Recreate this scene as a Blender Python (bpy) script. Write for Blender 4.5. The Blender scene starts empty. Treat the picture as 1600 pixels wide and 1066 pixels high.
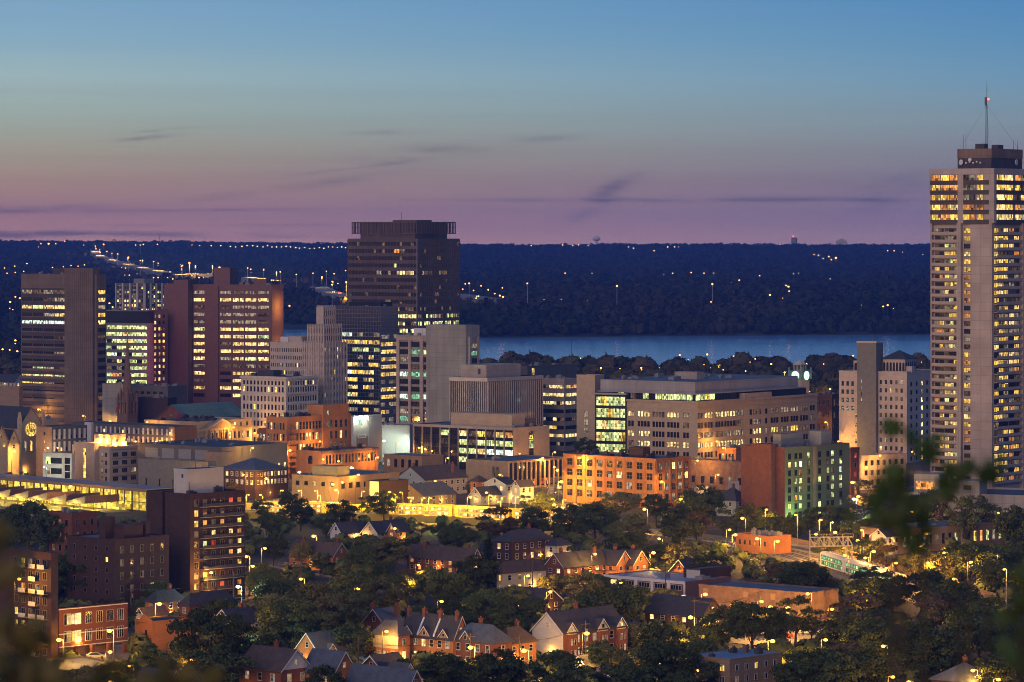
import bpy, math, random
import numpy as np
from math import sin, cos, radians, pi, sqrt
from mathutils import Vector, Matrix
R = random.Random(7)
scene = bpy.context.scene
col = scene.collection
# ------------------------------------------------------------------ camera
F, H, HZ = 5500.0, 100.0, 372.0          # focal length in photo pixels, eye height, horizon row
cam_d = bpy.data.cameras.new('camera'); cam = bpy.data.objects.new('camera', cam_d); col.objects.link(cam)
cam.location = (0, 0, H); cam.rotation_euler = (pi/2, 0, 0)
cam_d.sensor_width = 36; cam_d.lens = F/1600*36; cam_d.shift_y = -(533-HZ)/1600
cam_d.clip_start = 0.5; cam_d.clip_end = 40000
cam_d.dof.use_dof = True; cam_d.dof.focus_distance = 1500; cam_d.dof.aperture_fstop = 5.0
scene.camera = cam
# ------------------------------------------------------------------ render settings
scene.render.engine = 'CYCLES'
cy = scene.cycles
cy.use_denoising = True
try: cy.denoiser = 'OPENIMAGEDENOISE'
except Exception: pass
cy.max_bounces = 4; cy.diffuse_bounces = 2; cy.glossy_bounces = 2; cy.transmission_bounces = 2; cy.volume_bounces = 0
cy.transparent_max_bounces = 4
cy.use_adaptive_sampling = True; cy.adaptive_threshold = 0.02
cy.sample_clamp_indirect = 3.0; cy.caustics_reflective = False; cy.caustics_refractive = False
cy.pixel_filter_type = 'BLACKMAN_HARRIS'; cy.filter_width = 1.0
vs = scene.view_settings
vs.view_transform = 'Standard'; vs.look = 'None'; vs.exposure = 0.0; vs.gamma = 1.0; vs.use_curve_mapping = False
# ------------------------------------------------------------------ sky: dusk, sun just below the horizon to the left (west)
SUN_AZ = radians(-62)
def srgb(r, g, b):
    f = lambda c: (c/255/12.92) if c/255 <= .04045 else ((c/255+.055)/1.055)**2.4
    return (f(r), f(g), f(b), 1)
world = bpy.data.worlds.new('World'); scene.world = world; world.use_nodes = True
wn, wl = world.node_tree.nodes, world.node_tree.links
wn.clear()
def N(t, **k):
    n = wn.new(t)
    for a, b in k.items(): setattr(n, a, b)
    return n
def wmath(op, a, b=None, c=None, clamp=False):
    n = N('ShaderNodeMath', operation=op); n.use_clamp = clamp
    for i, v in enumerate((a, b, c)):
        if v is None: continue
        if isinstance(v, (int, float)): n.inputs[i].default_value = v
        else: wl.new(v, n.inputs[i])
    return n.outputs[0]
tc = N('ShaderNodeTexCoord'); sx = N('ShaderNodeSeparateXYZ'); wl.new(tc.outputs['Generated'], sx.inputs[0])
ux, uy, uz = sx.outputs
elev = wmath('DIVIDE', uz, 0.0975, clamp=True)
def ramp(stops):
    r = N('ShaderNodeValToRGB'); e = r.color_ramp.elements
    e[0].position, e[0].color = stops[0][0], srgb(*stops[0][1])
    e[1].position, e[1].color = stops[-1][0], srgb(*stops[-1][1])
    for p, c in stops[1:-1]:
        q = e.new(p); q.color = srgb(*c)
    wl.new(elev, r.inputs[0]); return r.outputs[0]
# positions: row y of the photo sits at (372-y)/5500/0.0975 of the ramp
def pz(y): return max(0, (372-y)/5500/0.0975)
left_r = ramp([(0, (206,152,142)), (pz(335), (186,140,134)), (pz(290), (174,143,130)), (pz(235), (166,160,142)), (pz(180), (160,176,168)), (pz(120), (158,184,188)), (pz(60), (136,174,196)), (pz(0), (124,166,198)), (1, (84,138,190))])
right_r = ramp([(0, (170,142,154)), (pz(335), (152,134,152)), (pz(290), (134,124,142)), (pz(235), (132,138,150)), (pz(180), (128,152,166)), (pz(120), (110,152,182)), (pz(60), (94,146,186)), (pz(0), (82,138,188)), (1, (62,112,172))])
azf = wmath('MULTIPLY_ADD', ux, 3.6, 0.48, clamp=True)
mixlr = N('ShaderNodeMix', data_type='RGBA'); wl.new(azf, mixlr.inputs[0]); wl.new(left_r, mixlr.inputs[6]); wl.new(right_r, mixlr.inputs[7])
# thin wisps of cloud, long and low (direction, half width, half height, tilt, strength)
mapn = N('ShaderNodeMapping'); wl.new(tc.outputs['Generated'], mapn.inputs[0]); mapn.inputs['Scale'].default_value = (40, 40, 330); mapn.inputs['Rotation'].default_value = (0, radians(-7), 0)
nz = N('ShaderNodeTexNoise'); nz.inputs['Scale'].default_value = 1.0; nz.inputs['Detail'].default_value = 6; wl.new(mapn.outputs[0], nz.inputs['Vector'])
nz2 = N('ShaderNodeTexNoise'); nz2.inputs['Scale'].default_value = 1.0; nz2.inputs['Detail'].default_value = 3
map2 = N('ShaderNodeMapping'); wl.new(tc.outputs['Generated'], map2.inputs[0]); map2.inputs['Scale'].default_value = (5, 5, 190); wl.new(map2.outputs[0], nz2.inputs['Vector'])
total = None
for (px, py, w, h, tilt, s) in [(252,205,48,2.6,.10,.8), (228,216,50,4,.10,1.0), (612,206,50,4,.02,.8), (668,240,115,12,.10,.75), (858,216,60,5,.06,.45), (480,290,190,7,.13,.4),
                                (955,295,40,12,.42,1.0), (925,328,30,9,.4,.95), (1388,305,58,18,.35,.6), (60,326,110,7,0,.7), (1200,312,400,5,0,.55), (60,366,380,6,-.01,1.6), (1100,313,420,2.2,0,.35), (350,328,330,2.5,.01,.6), (300,352,420,3,0,.35), (560,262,90,2.5,.12,.5), (1380,285,40,6,.25,.4), (1056,219,12,4,.1,.25)]:
    x0, z0 = (px-800)/F, (HZ-py)/F
    dx = wmath('SUBTRACT', ux, x0); dz = wmath('SUBTRACT', uz, z0)
    dz = wmath('SUBTRACT', dz, wmath('MULTIPLY', dx, tilt))
    a = wmath('POWER', wmath('DIVIDE', wmath('ABSOLUTE', dx), w/F), 2.0); b = wmath('POWER', wmath('DIVIDE', wmath('ABSOLUTE', dz), h/F), 2.0)
    g = wmath('MULTIPLY', wmath('POWER', 2.718, wmath('MULTIPLY', wmath('ADD', a, b), -1.0)), s)
    total = g if total is None else wmath('ADD', total, g)
cf = wmath('MULTIPLY', total, wmath('MULTIPLY_ADD', wmath('SUBTRACT', nz.outputs[0], .36, clamp=True), 3.2, 0.12), clamp=True)
cf = wmath('ADD', wmath('MULTIPLY', cf, .7), wmath('MULTIPLY', wmath('SUBTRACT', nz2.outputs[0], .5, clamp=True), wmath('MULTIPLY', wmath('SUBTRACT', 1.0, elev, clamp=True), .45)))
mixc = N('ShaderNodeMix', data_type='RGBA'); wl.new(cf, mixc.inputs[0]); wl.new(mixlr.outputs[2], mixc.inputs[6]); mixc.inputs[7].default_value = srgb(84, 84, 112)
# the rest of the dome: blue overhead
hi = wmath('DIVIDE', wmath('SUBTRACT', uz, 0.08, clamp=True), 0.7, clamp=True)
mixz = N('ShaderNodeMix', data_type='RGBA'); wl.new(hi, mixz.inputs[0]); wl.new(mixc.outputs[2], mixz.inputs[6]); mixz.inputs[7].default_value = (.065, .125, .30, 1)
sky = N('ShaderNodeTexSky', sky_type='NISHITA', sun_disc=False); sky.sun_elevation = radians(-1.5); sky.sun_rotation = SUN_AZ; sky.altitude = 100
bg1 = N('ShaderNodeBackground'); wl.new(mixz.outputs[2], bg1.inputs[0]); bg1.inputs[1].default_value = 1.0
bg2 = N('ShaderNodeBackground'); wl.new(sky.outputs[0], bg2.inputs[0]); bg2.inputs[1].default_value = 0.02
adds = N('ShaderNodeAddShader'); wl.new(bg1.outputs[0], adds.inputs[0]); wl.new(bg2.outputs[0], adds.inputs[1])
out = N('ShaderNodeOutputWorld'); wl.new(adds.outputs[0], out.inputs[0])
# soft afterglow from the lower western and southern sky
sun_d = bpy.data.lights.new('afterglow', 'SUN'); sun_d.energy = 1.4; sun_d.angle = radians(45); sun_d.color = (1.0, .69, .54)
sun = bpy.data.objects.new('afterglow', sun_d); col.objects.link(sun)
sun.rotation_euler = Vector((-0.45, -1.0, 0.30)).to_track_quat('Z', 'Y').to_euler()

# ------------------------------------------------------------------ helpers
def P(px, py, Y): return Vector(((px-800)/F*Y, Y, H-(py-HZ)/F*Y))
def Yg(py, z=0): return (H-z)*F/(py-HZ)
def G(px, py, z=0):
    Y = Yg(py, z); return Vector(((px-800)/F*Y, Y, z))
def pix(v): return 800+v[0]/v[1]*F, HZ+(H-v[2])/v[1]*F
def tag(o, label=None, cat=None, group=None, kind=None):
    if label: o['label'] = label
    if cat: o['category'] = cat
    if group: o['group'] = group
    if kind: o['kind'] = kind
    return o
def empty(name, loc, rz=0):
    o = bpy.data.objects.new(name, None); col.objects.link(o); o.location = loc; o.rotation_euler = (0, 0, rz); o.empty_display_size = 1; return o
class MB:
    def __init__(s): s.v = []; s.f = []; s.m = []
    def quad(s, a, b, c, d, m=0):
        n = len(s.v); s.v += [a, b, c, d]; s.f.append((n, n+1, n+2, n+3)); s.m.append(m)
    def tri(s, a, b, c, m=0):
        n = len(s.v); s.v += [a, b, c]; s.f.append((n, n+1, n+2)); s.m.append(m)
    def box(s, x0, x1, y0, y1, z0, z1, m=0, bottom=True):
        if x0 > x1: x0, x1 = x1, x0
        if y0 > y1: y0, y1 = y1, y0
        n = len(s.v)
        s.v += [(x0,y0,z0),(x1,y0,z0),(x1,y1,z0),(x0,y1,z0),(x0,y0,z1),(x1,y0,z1),(x1,y1,z1),(x0,y1,z1)]
        fs = [(0,1,5,4),(1,2,6,5),(2,3,7,6),(3,0,4,7),(4,5,6,7)] + ([(3,2,1,0)] if bottom else [])
        for f in fs: s.f.append(tuple(n+i for i in f)); s.m.append(m)
        return s
    def prism(s, pts, axis, a, b, m=0):
        """pts: 2-D outline (u,z); extruded along 'x' or 'y' from a to b"""
        n = len(s.v); k = len(pts)
        for q in (a, b):
            for (u, z) in pts: s.v.append((q, u, z) if axis == 'x' else (u, q, z))
        s.f.append(tuple(range(n, n+k))); s.m.append(m); s.f.append(tuple(range(n+2*k-1, n+k-1, -1))); s.m.append(m)
        for i in range(k):
            j = (i+1) % k; s.f.append((n+i, n+j, n+k+j, n+k+i)); s.m.append(m)
        return s
    def tube(s, p0, p1, r0, r1=None, k=6, m=0, cap=True):
        r1 = r0 if r1 is None else r1
        p0, p1 = Vector(p0), Vector(p1); d = (p1-p0)
        if d.length < 1e-6: return s
        d.normalize(); a = d.orthogonal().normalized(); b = d.cross(a); n = len(s.v)
        for p, r in ((p0, r0), (p1, r1)):
            for i in range(k):
                t = 2*pi*i/k; s.v.append(tuple(p + a*(r*cos(t)) + b*(r*sin(t))))
        for i in range(k):
            j = (i+1) % k; s.f.append((n+i, n+j, n+k+j, n+k+i)); s.m.append(m)
        if cap:
            s.f.append(tuple(range(n+k-1, n-1, -1))); s.m.append(m); s.f.append(tuple(range(n+k, n+2*k))); s.m.append(m)
        return s
    def ball(s, c, r, rz=None, k=8, q=5, m=0):
        rz = rz or r; n = len(s.v)
        for j in range(q+1):
            t = pi*j/q
            for i in range(k):
                f = 2*pi*i/k; s.v.append((c[0]+r*sin(t)*cos(f), c[1]+r*sin(t)*sin(f), c[2]+rz*cos(t)))
        for j in range(q):
            for i in range(k):
                i2 = (i+1) % k; s.f.append((n+j*k+i, n+(j+1)*k+i, n+(j+1)*k+i2, n+j*k+i2)); s.m.append(m)
        return s
    def mesh(s, name, mats):
        me = bpy.data.meshes.new(name); me.from_pydata([tuple(v) for v in s.v], [], s.f)
        for mt in (mats if isinstance(mats, (list, tuple)) else [mats]): me.materials.append(mt)
        if any(s.m): me.polygons.foreach_set('material_index', s.m)
        me.update(); return me
    def build(s, name, mats, parent=None, loc=None, rz=0):
        if not s.f: return None
        return link(s.mesh(name, mats), name, parent, loc, rz)
def link(me, name, parent=None, loc=None, rz=0):
    o = bpy.data.objects.new(name, me); col.objects.link(o)
    if parent: o.parent = parent
    if loc is not None: o.location = loc
    if rz: o.rotation_euler = (0, 0, rz)
    return o
def npmesh(name, verts, faces, mat, nside=3, smooth=False):
    """fast mesh from numpy arrays: verts (n,3), faces (m,nside)"""
    me = bpy.data.meshes.new(name); nv, nf = len(verts), len(faces)
    me.vertices.add(nv); me.vertices.foreach_set('co', np.asarray(verts, dtype=np.float32).ravel())
    me.loops.add(nf*nside); me.loops.foreach_set('vertex_index', np.asarray(faces, dtype=np.int32).ravel())
    me.polygons.add(nf); me.polygons.foreach_set('loop_start', np.arange(0, nf*nside, nside, dtype=np.int32))
    try: me.polygons.foreach_set('loop_total', np.full(nf, nside, dtype=np.int32))
    except Exception: pass
    if smooth: me.polygons.foreach_set('use_smooth', np.ones(nf, dtype=bool))
    me.materials.append(mat); me.update(calc_edges=True); me.validate(); return me
# ------------------------------------------------------------------ materials
MATS = {}
def mat(name, rgb, rough=.85, var=.25, scale=.35, kind='plain', metal=0, spec=.3, rgb2=None, bump=0, objvar=0):
    if name in MATS: return MATS[name]
    m = bpy.data.materials.new(name); m.use_nodes = True; nt = m.node_tree; nd, lk = nt.nodes, nt.links
    b = nd['Principled BSDF']; b.inputs['Roughness'].default_value = rough; b.inputs['Metallic'].default_value = metal
    b.inputs['Specular IOR Level'].default_value = spec
    tcn = nd.new('ShaderNodeTexCoord'); vec = tcn.outputs['Object']
    mp = nd.new('ShaderNodeMapping'); lk.new(vec, mp.inputs[0])
    sc = {'plain': (1,1,1), 'streak': (1.6,1.6,.10), 'course': (.3,.3,3.2), 'stone': (1,1,1), 'brick': (1,1,1), 'shingle': (1,1,1)}[kind]
    mp.inputs['Scale'].default_value = sc
    n1 = nd.new('ShaderNodeTexNoise'); n1.inputs['Scale'].default_value = scale; n1.inputs['Detail'].default_value = 5; n1.inputs['Roughness'].default_value = .65
    lk.new(mp.outputs[0], n1.inputs['Vector'])
    r = nd.new('ShaderNodeMapRange'); r.inputs[1].default_value = .3; r.inputs[2].default_value = .7; r.inputs[3].default_value = 1-var; r.inputs[4].default_value = 1+var
    lk.new(n1.outputs[0], r.inputs[0]); fac = r.outputs[0]
    if kind == 'streak':   # faint panel joints
        sepc = nd.new('ShaderNodeSeparateXYZ'); lk.new(vec, sepc.inputs[0]); ad = nd.new('ShaderNodeMath'); ad.operation = 'ADD'; lk.new(sepc.outputs[0], ad.inputs[0]); lk.new(sepc.outputs[1], ad.inputs[1])
        cb = nd.new('ShaderNodeCombineXYZ'); lk.new(ad.outputs[0], cb.inputs[0]); lk.new(sepc.outputs[2], cb.inputs[1]); bj = nd.new('ShaderNodeTexBrick'); lk.new(cb.outputs[0], bj.inputs['Vector']); bj.offset = 0; bj.inputs['Scale'].default_value = .14
        bj.inputs['Color1'].default_value = (1.05,)*3+(1,); bj.inputs['Color2'].default_value = (.94,)*3+(1,); bj.inputs['Mortar'].default_value = (.72,)*3+(1,); bj.inputs['Mortar Size'].default_value = .012; bj.inputs['Brick Width'].default_value = .6; bj.inputs['Row Height'].default_value = .5
        n3 = nd.new('ShaderNodeTexNoise'); n3.inputs['Scale'].default_value = .09; n3.inputs['Detail'].default_value = 4; lk.new(vec, n3.inputs['Vector']); r3 = nd.new('ShaderNodeMapRange'); r3.inputs[1].default_value = .35; r3.inputs[2].default_value = .65; r3.inputs[3].default_value = .86; r3.inputs[4].default_value = 1.12; lk.new(n3.outputs[0], r3.inputs[0])
        mj = nd.new('ShaderNodeMath'); mj.operation = 'MULTIPLY'; lk.new(bj.outputs[0], mj.inputs[0]); lk.new(r3.outputs[0], mj.inputs[1]); mk = nd.new('ShaderNodeMath'); mk.operation = 'MULTIPLY'; lk.new(mj.outputs[0], mk.inputs[0]); lk.new(fac, mk.inputs[1]); fac = mk.outputs[0]
    base = None
    if kind in ('brick', 'stone', 'shingle'):
        sepc = nd.new('ShaderNodeSeparateXYZ'); lk.new(vec, sepc.inputs[0])
        ad = nd.new('ShaderNodeMath'); ad.operation = 'ADD'; lk.new(sepc.outputs[0], ad.inputs[0]); lk.new(sepc.outputs[1], ad.inputs[1])
        cb = nd.new('ShaderNodeCombineXYZ'); lk.new(ad.outputs[0], cb.inputs[0]); lk.new(sepc.outputs[2], cb.inputs[1])
        br = nd.new('ShaderNodeTexBrick'); lk.new(cb.outputs[0], br.inputs['Vector']); br.inputs['Scale'].default_value = {'brick': 1.6, 'stone': .55, 'shingle': 1.3}[kind]
        k1, k2 = (1.12, .82) if kind != 'stone' else (1.06, .92)
        br.inputs['Color1'].default_value = (k1,)*3+(1,); br.inputs['Color2'].default_value = (k2,)*3+(1,); br.inputs['Mortar'].default_value = (.8,.8,.8,1) if kind != 'brick' else (1.15,1.15,1.1,1)
        br.inputs['Mortar Size'].default_value = .025
        base = br.outputs[0]
    mul = nd.new('ShaderNodeMix'); mul.data_type = 'RGBA'; mul.blend_type = 'MULTIPLY'; mul.inputs[0].default_value = 1
    if rgb2:
        n2 = nd.new('ShaderNodeTexNoise'); n2.inputs['Scale'].default_value = scale*.4; n2.inputs['Detail'].default_value = 3; lk.new(mp.outputs[0], n2.inputs['Vector'])
        r2 = nd.new('ShaderNodeMapRange'); r2.inputs[1].default_value = .42; r2.inputs[2].default_value = .6; lk.new(n2.outputs[0], r2.inputs[0])
        mx = nd.new('ShaderNodeMix'); mx.data_type = 'RGBA'; mx.inputs[6].default_value = tuple(rgb)+(1,); mx.inputs[7].default_value = tuple(rgb2)+(1,); lk.new(r2.outputs[0], mx.inputs[0])
        lk.new(mx.outputs[2], mul.inputs[6])
    else: mul.inputs[6].default_value = tuple(rgb)+(1,)
    if objvar:
        oi = nd.new('ShaderNodeObjectInfo'); ro = nd.new('ShaderNodeMapRange'); ro.inputs[3].default_value = 1-objvar; ro.inputs[4].default_value = 1+objvar; lk.new(oi.outputs['Random'], ro.inputs[0])
        mo = nd.new('ShaderNodeMath'); mo.operation = 'MULTIPLY'; lk.new(fac, mo.inputs[0]); lk.new(ro.outputs[0], mo.inputs[1]); fac = mo.outputs[0]
    cc = nd.new('ShaderNodeCombineColor')
    for i in range(3): lk.new(fac, cc.inputs[i])
    lk.new(cc.outputs[0], mul.inputs[7]); last = mul.outputs[2]
    if base is not None:
        m2 = nd.new('ShaderNodeMix'); m2.data_type = 'RGBA'; m2.blend_type = 'MULTIPLY'; m2.inputs[0].default_value = 1; lk.new(last, m2.inputs[6]); lk.new(base, m2.inputs[7]); last = m2.outputs[2]
    lk.new(last, b.inputs['Base Color'])
    if bump:
        bp = nd.new('ShaderNodeBump'); bp.inputs['Strength'].default_value = bump; bp.inputs['Distance'].default_value = .3; lk.new(n1.outputs[0], bp.inputs['Height']); lk.new(bp.outputs[0], b.inputs['Normal'])
    MATS[name] = m; return m
def emit(name, rgb, strength, vary=True, cell=(.9, .9, 1.3), lo=.06, hi=2.1, sample=False):
    """a lit pane: strength changes from pane to pane (blinds, lamps, furniture inside)"""
    if name in MATS: return MATS[name]
    m = bpy.data.materials.new(name); m.use_nodes = True; nt = m.node_tree; nd, lk = nt.nodes, nt.links; nd.clear()
    o = nd.new('ShaderNodeOutputMaterial'); e = nd.new('ShaderNodeEmission'); e.inputs[0].default_value = tuple(rgb)+(1,); e.inputs[1].default_value = strength; lk.new(e.outputs[0], o.inputs[0])
    if vary:
        g = nd.new('ShaderNodeNewGeometry'); dv = nd.new('ShaderNodeVectorMath'); dv.operation = 'DIVIDE'; dv.inputs[1].default_value = cell; lk.new(g.outputs['Position'], dv.inputs[0])
        fl = nd.new('ShaderNodeVectorMath'); fl.operation = 'FLOOR'; lk.new(dv.outputs[0], fl.inputs[0])
        w = nd.new('ShaderNodeTexWhiteNoise'); w.noise_dimensions = '3D'; lk.new(fl.outputs[0], w.inputs[0])
        n = nd.new('ShaderNodeTexNoise'); n.inputs['Scale'].default_value = 1.4; n.inputs['Detail'].default_value = 2; lk.new(g.outputs['Position'], n.inputs['Vector'])
        oi = nd.new('ShaderNodeObjectInfo'); ov = nd.new('ShaderNodeMath'); ov.operation = 'MULTIPLY_ADD'; lk.new(oi.outputs['Random'], ov.inputs[0]); ov.inputs[1].default_value = .8; ov.inputs[2].default_value = .6; nm_ = nd.new('ShaderNodeMath'); nm_.operation = 'MULTIPLY'; lk.new(n.outputs[0], nm_.inputs[0]); lk.new(ov.outputs[0], nm_.inputs[1]); a = nd.new('ShaderNodeMath'); a.operation = 'MULTIPLY'; lk.new(w.outputs[0], a.inputs[0]); lk.new(nm_.outputs[0], a.inputs[1])
        r = nd.new('ShaderNodeMapRange'); r.inputs[1].default_value = 0; r.inputs[2].default_value = .6; r.inputs[3].default_value = strength*lo; r.inputs[4].default_value = strength*hi; lk.new(a.outputs[0], r.inputs[0]); lk.new(r.outputs[0], e.inputs[1])
        hs_ = nd.new('ShaderNodeMix'); hs_.data_type = 'RGBA'; hs_.inputs[6].default_value = tuple(rgb)+(1,); hs_.inputs[7].default_value = (rgb[0], rgb[1]*.8, rgb[2]*.6, 1); sw = nd.new('ShaderNodeSeparateColor'); lk.new(w.outputs[1], sw.inputs[0]); lk.new(sw.outputs[1], hs_.inputs[0]); lk.new(hs_.outputs[2], e.inputs[0])
    if not sample:
        m.cycles.emission_sampling = 'NONE'
    MATS[name] = m; return m
M = {}
M['w'] = emit('lit_pane_warm', (1.0, .76, .30), 1.5)
M['y'] = emit('lit_pane_yellow', (1.0, .66, .12), 1.5)
M['g'] = emit('lit_pane_pale', (.80, .98, .42), 1.25)
M['t'] = emit('lit_pane_teal', (.35, .85, .55), .8)
M['c'] = emit('lit_pane_cool', (.75, 1.0, .9), 1.6)
M['o'] = emit('lit_pane_amber', (1.0, .42, .10), .9)
M['r'] = emit('lit_pane_red', (1.0, .10, .04), .8)
M['d'] = emit('lit_pane_dim', (.75, .50, .30), .16)
M['b'] = emit('lit_pane_curtained', (.95, .80, .55), .38)
M['.'] = mat('dark_glass', (.018,.017,.022), .12, .3, 1.2, spec=.6)
M['frame'] = mat('window_frame', (.20,.18,.16), .6, .1, 1)
M['frame_dark'] = mat('window_frame_dark', (.05,.045,.045), .6, .1, 1)
M['frame_white'] = mat('window_frame_white', (.62,.58,.54), .6, .1, 1)
M['sodium'] = emit('sodium_lamp', (1.0, .42, .05), 8, False)
M['sodium_far'] = emit('sodium_lamp_far', (1.0, .42, .07), 7, False)
M['white_lamp'] = emit('white_lamp', (.85, 1.0, .72), 6, False)
M['white_far'] = emit('white_lamp_far', (1.0, .88, .55), 3.5, False)
M['red_lamp'] = emit('red_lamp', (1.0, .07, .04), 8, False)
M['steel'] = mat('galvanised_steel', (.14,.135,.13), .6, .15, 1, metal=.3)
M['dark_steel'] = mat('dark_steel', (.05,.05,.055), .5, .15, 1)
M['wood_pole'] = mat('wood_pole', (.10,.075,.055), .9, .2, 2)
# ------------------------------------------------------------------ the land: city plain, bay, far hills
def shoreY(X, far=True):
    px = X/3650*F+800
    if far: return float(np.interp(px, [-1500, 100, 450, 620, 760, 1000, 1450, 3000], [4300, 4100, 3873, 3560, 3500, 3560, 3630, 3700]))
HP = ([3400, 3560, 3640, 3800, 4050, 4500, 5200, 6000, 6800, 7500, 8200, 8700, 9400, 14000], [-3, 0, 5, 15, 22, 25.5, 29, 36, 44, 55, 66, 71, 72, 70])
def nse(x, y, s, seed=0):
    return (np.sin(x/s*1.7+seed)+np.sin(y/s*1.3+seed*2.1)+np.sin((x+y)/s*.9+seed*3.3)+np.sin((x-y*1.4)/s*2.3+seed*.7))/4
def hillz(X, Y):
    X = np.asarray(X, dtype=float); Y = np.asarray(Y, dtype=float)
    px = X/3650*F+800
    sh = np.interp(px, [-1500, 100, 450, 620, 760, 1000, 1450, 3000], [4300, 4100, 3873, 3560, 3500, 3560, 3630, 3700])
    t = Y-(sh-3560)*np.clip((5200-Y)/1500, 0, 1)
    z = np.interp(t, HP[0], HP[1])
    amp = np.clip((t-3700)/1500, 0, 1)
    pxx = X/Y*F+800
    lift = np.interp(pxx, [-800, 0, 300, 560, 800, 1100, 1500, 2400], [9, 8.5, 6.5, 2.5, -.5, 1.5, 0, 0]) * np.clip((t-6000)/2500, 0, 1)
    return z + amp*(nse(X, Y, 420, 1)*2.6 + nse(X, Y, 170, 4)*1.6 + nse(X, Y, 60, 7)*.8) + lift
m_ground = mat('ground_dusk', (.045,.045,.035), .95, .45, .05, rgb2=(.07,.062,.052))
m_hill = mat('hill_ground', (.030,.038,.018), .95, .4, .01, rgb2=(.05,.045,.025))
mb = MB(); mb.quad((-2600, 250, 0), (2600, 250, 0), (2600, 3700, 0), (-2600, 3700, 0))
tag(mb.build('ground', m_ground), kind='structure')
# hills
xs = np.linspace(-3400, 3400, 170); ys = np.concatenate([np.linspace(3420, 4400, 40), np.linspace(4450, 10000, 80)])
gx, gy = np.meshgrid(xs, ys); gz = hillz(gx, gy)
v = np.stack([gx.ravel(), gy.ravel(), gz.ravel()], 1); nx, ny = len(xs), len(ys)
idx = np.arange(nx*ny).reshape(ny, nx); f = np.stack([idx[:-1,:-1].ravel(), idx[:-1,1:].ravel(), idx[1:,1:].ravel(), idx[1:,:-1].ravel()], 1)
tag(link(npmesh('hills', v, f, m_hill, 4, True), 'hills'), kind='structure')
# bay
m_water = bpy.data.materials.new('bay_water'); m_water.use_nodes = True
nd, lk = m_water.node_tree.nodes, m_water.node_tree.links; b = nd['Principled BSDF']
b.inputs['Base Color'].default_value = (.17,.34,.54,1); b.inputs['Roughness'].default_value = .22; b.inputs['IOR'].default_value = 1.33
tcn = nd.new('ShaderNodeTexCoord'); mp = nd.new('ShaderNodeMapping'); mp.inputs['Scale'].default_value = (.02,.10,1); lk.new(tcn.outputs['Object'], mp.inputs[0])
n1 = nd.new('ShaderNodeTexNoise'); n1.inputs['Scale'].default_value = 1.5; n1.inputs['Detail'].default_value = 6; lk.new(mp.outputs[0], n1.inputs[0])
bp = nd.new('ShaderNodeBump'); bp.inputs['Strength'].default_value = .06; bp.inputs['Distance'].default_value = 1.0; lk.new(n1.outputs[0], bp.inputs['Height']); lk.new(bp.outputs[0], b.inputs['Normal'])
n2 = nd.new('ShaderNodeTexNoise'); n2.inputs['Scale'].default_value = .35; n2.inputs['Detail'].default_value = 4; lk.new(mp.outputs[0], n2.inputs[0])
mr = nd.new('ShaderNodeMapRange'); mr.inputs[1].default_value = .4; mr.inputs[2].default_value = .6; mr.inputs[3].default_value = .12; mr.inputs[4].default_value = .16; lk.new(n2.outputs[0], mr.inputs[0]); lk.new(mr.outputs[0], b.inputs['Roughness'])
mb = MB(); mb.quad(((285-800)/F*2640, 2640, .35), (2590, 2640, .35), (2590, 4400, .35), ((285-800)/F*4400, 4400, .35))
tag(mb.build('water', m_water), kind='structure')
# forest over the far hills: thousands of small crowns, one mass
def crown_base(k, seed):
    """a lump of k leafy triangles filling a crown of unit radius, base at z=0"""
    r = np.random.RandomState(seed); u = r.normal(size=(k, 3)); u /= np.linalg.norm(u, axis=1)[:, None]
    rad = r.uniform(.72, 1.06, k)[:, None]; c = u*rad*np.array([1, 1, .85]); c[:, 2] += .8
    t1 = r.normal(size=(k, 3)); t1 -= (t1*u).sum(1)[:, None]*u*.7; t1 /= np.linalg.norm(t1, axis=1)[:, None]
    t2 = np.cross(u, t1); s = r.uniform(.30, .55, k)[:, None]
    return np.stack([c-t1*s-t2*s*.6, c+t1*s-t2*s*.6, c+t2*s*1.1], 1)
def forest(name, label, spots, rad, mt, k, seed, kind='stuff', hmul=1.0):
    r = np.random.RandomState(seed); n = len(spots); variants = [crown_base(k, seed+i) for i in range(5)]
    out = np.zeros((n, k, 3, 3), dtype=np.float32); which = r.randint(0, 5, n); R_ = r.uniform(rad[0], rad[1], n); ang = r.uniform(0, 6.28, n); hs = r.uniform(.9, 1.35, n)*hmul
    for w in range(5):
        q = np.where(which == w)[0]
        if not len(q): continue
        V = variants[w][None].repeat(len(q), 0); c, s = np.cos(ang[q])[:, None, None], np.sin(ang[q])[:, None, None]
        x = V[..., 0]*c-V[..., 1]*s; y = V[..., 0]*s+V[..., 1]*c; rr = R_[q][:, None, None]
        out[q, :, :, 0] = x*rr+spots[q, 0][:, None, None]; out[q, :, :, 1] = y*rr+spots[q, 1][:, None, None]; out[q, :, :, 2] = V[..., 2]*rr*hs[q][:, None, None]+spots[q, 2][:, None, None]
    v = out.reshape(-1, 3); f = np.arange(len(v)).reshape(-1, 3)
    o = link(npmesh(name, v, f, mt), name); tag(o, label, 'forest', kind=kind); return o
m_far_leaf = mat('far_foliage', (.026,.036,.020), 1, .6, .02, rgb2=(.036,.034,.020), spec=.05)
m_shore_leaf = mat('shore_foliage', (.026,.034,.014), 1, .6, .01, rgb2=(.046,.038,.018), spec=.05)
rs = np.random.RandomState(11)
def scatter(n, y0, y1, pw=1.0, margin=1.08):
    Y = y0+(y1-y0)*rs.rand(n)**pw; px = rs.uniform(800-800*margin, 800+800*margin, n); X = (px-800)/F*Y
    return np.stack([X, Y, hillz(X, Y)], 1)
sp = scatter(17000, 5150, 9200, .75)
ridge = scatter(2600, 8300, 8900); sp = np.concatenate([sp, ridge])
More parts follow.
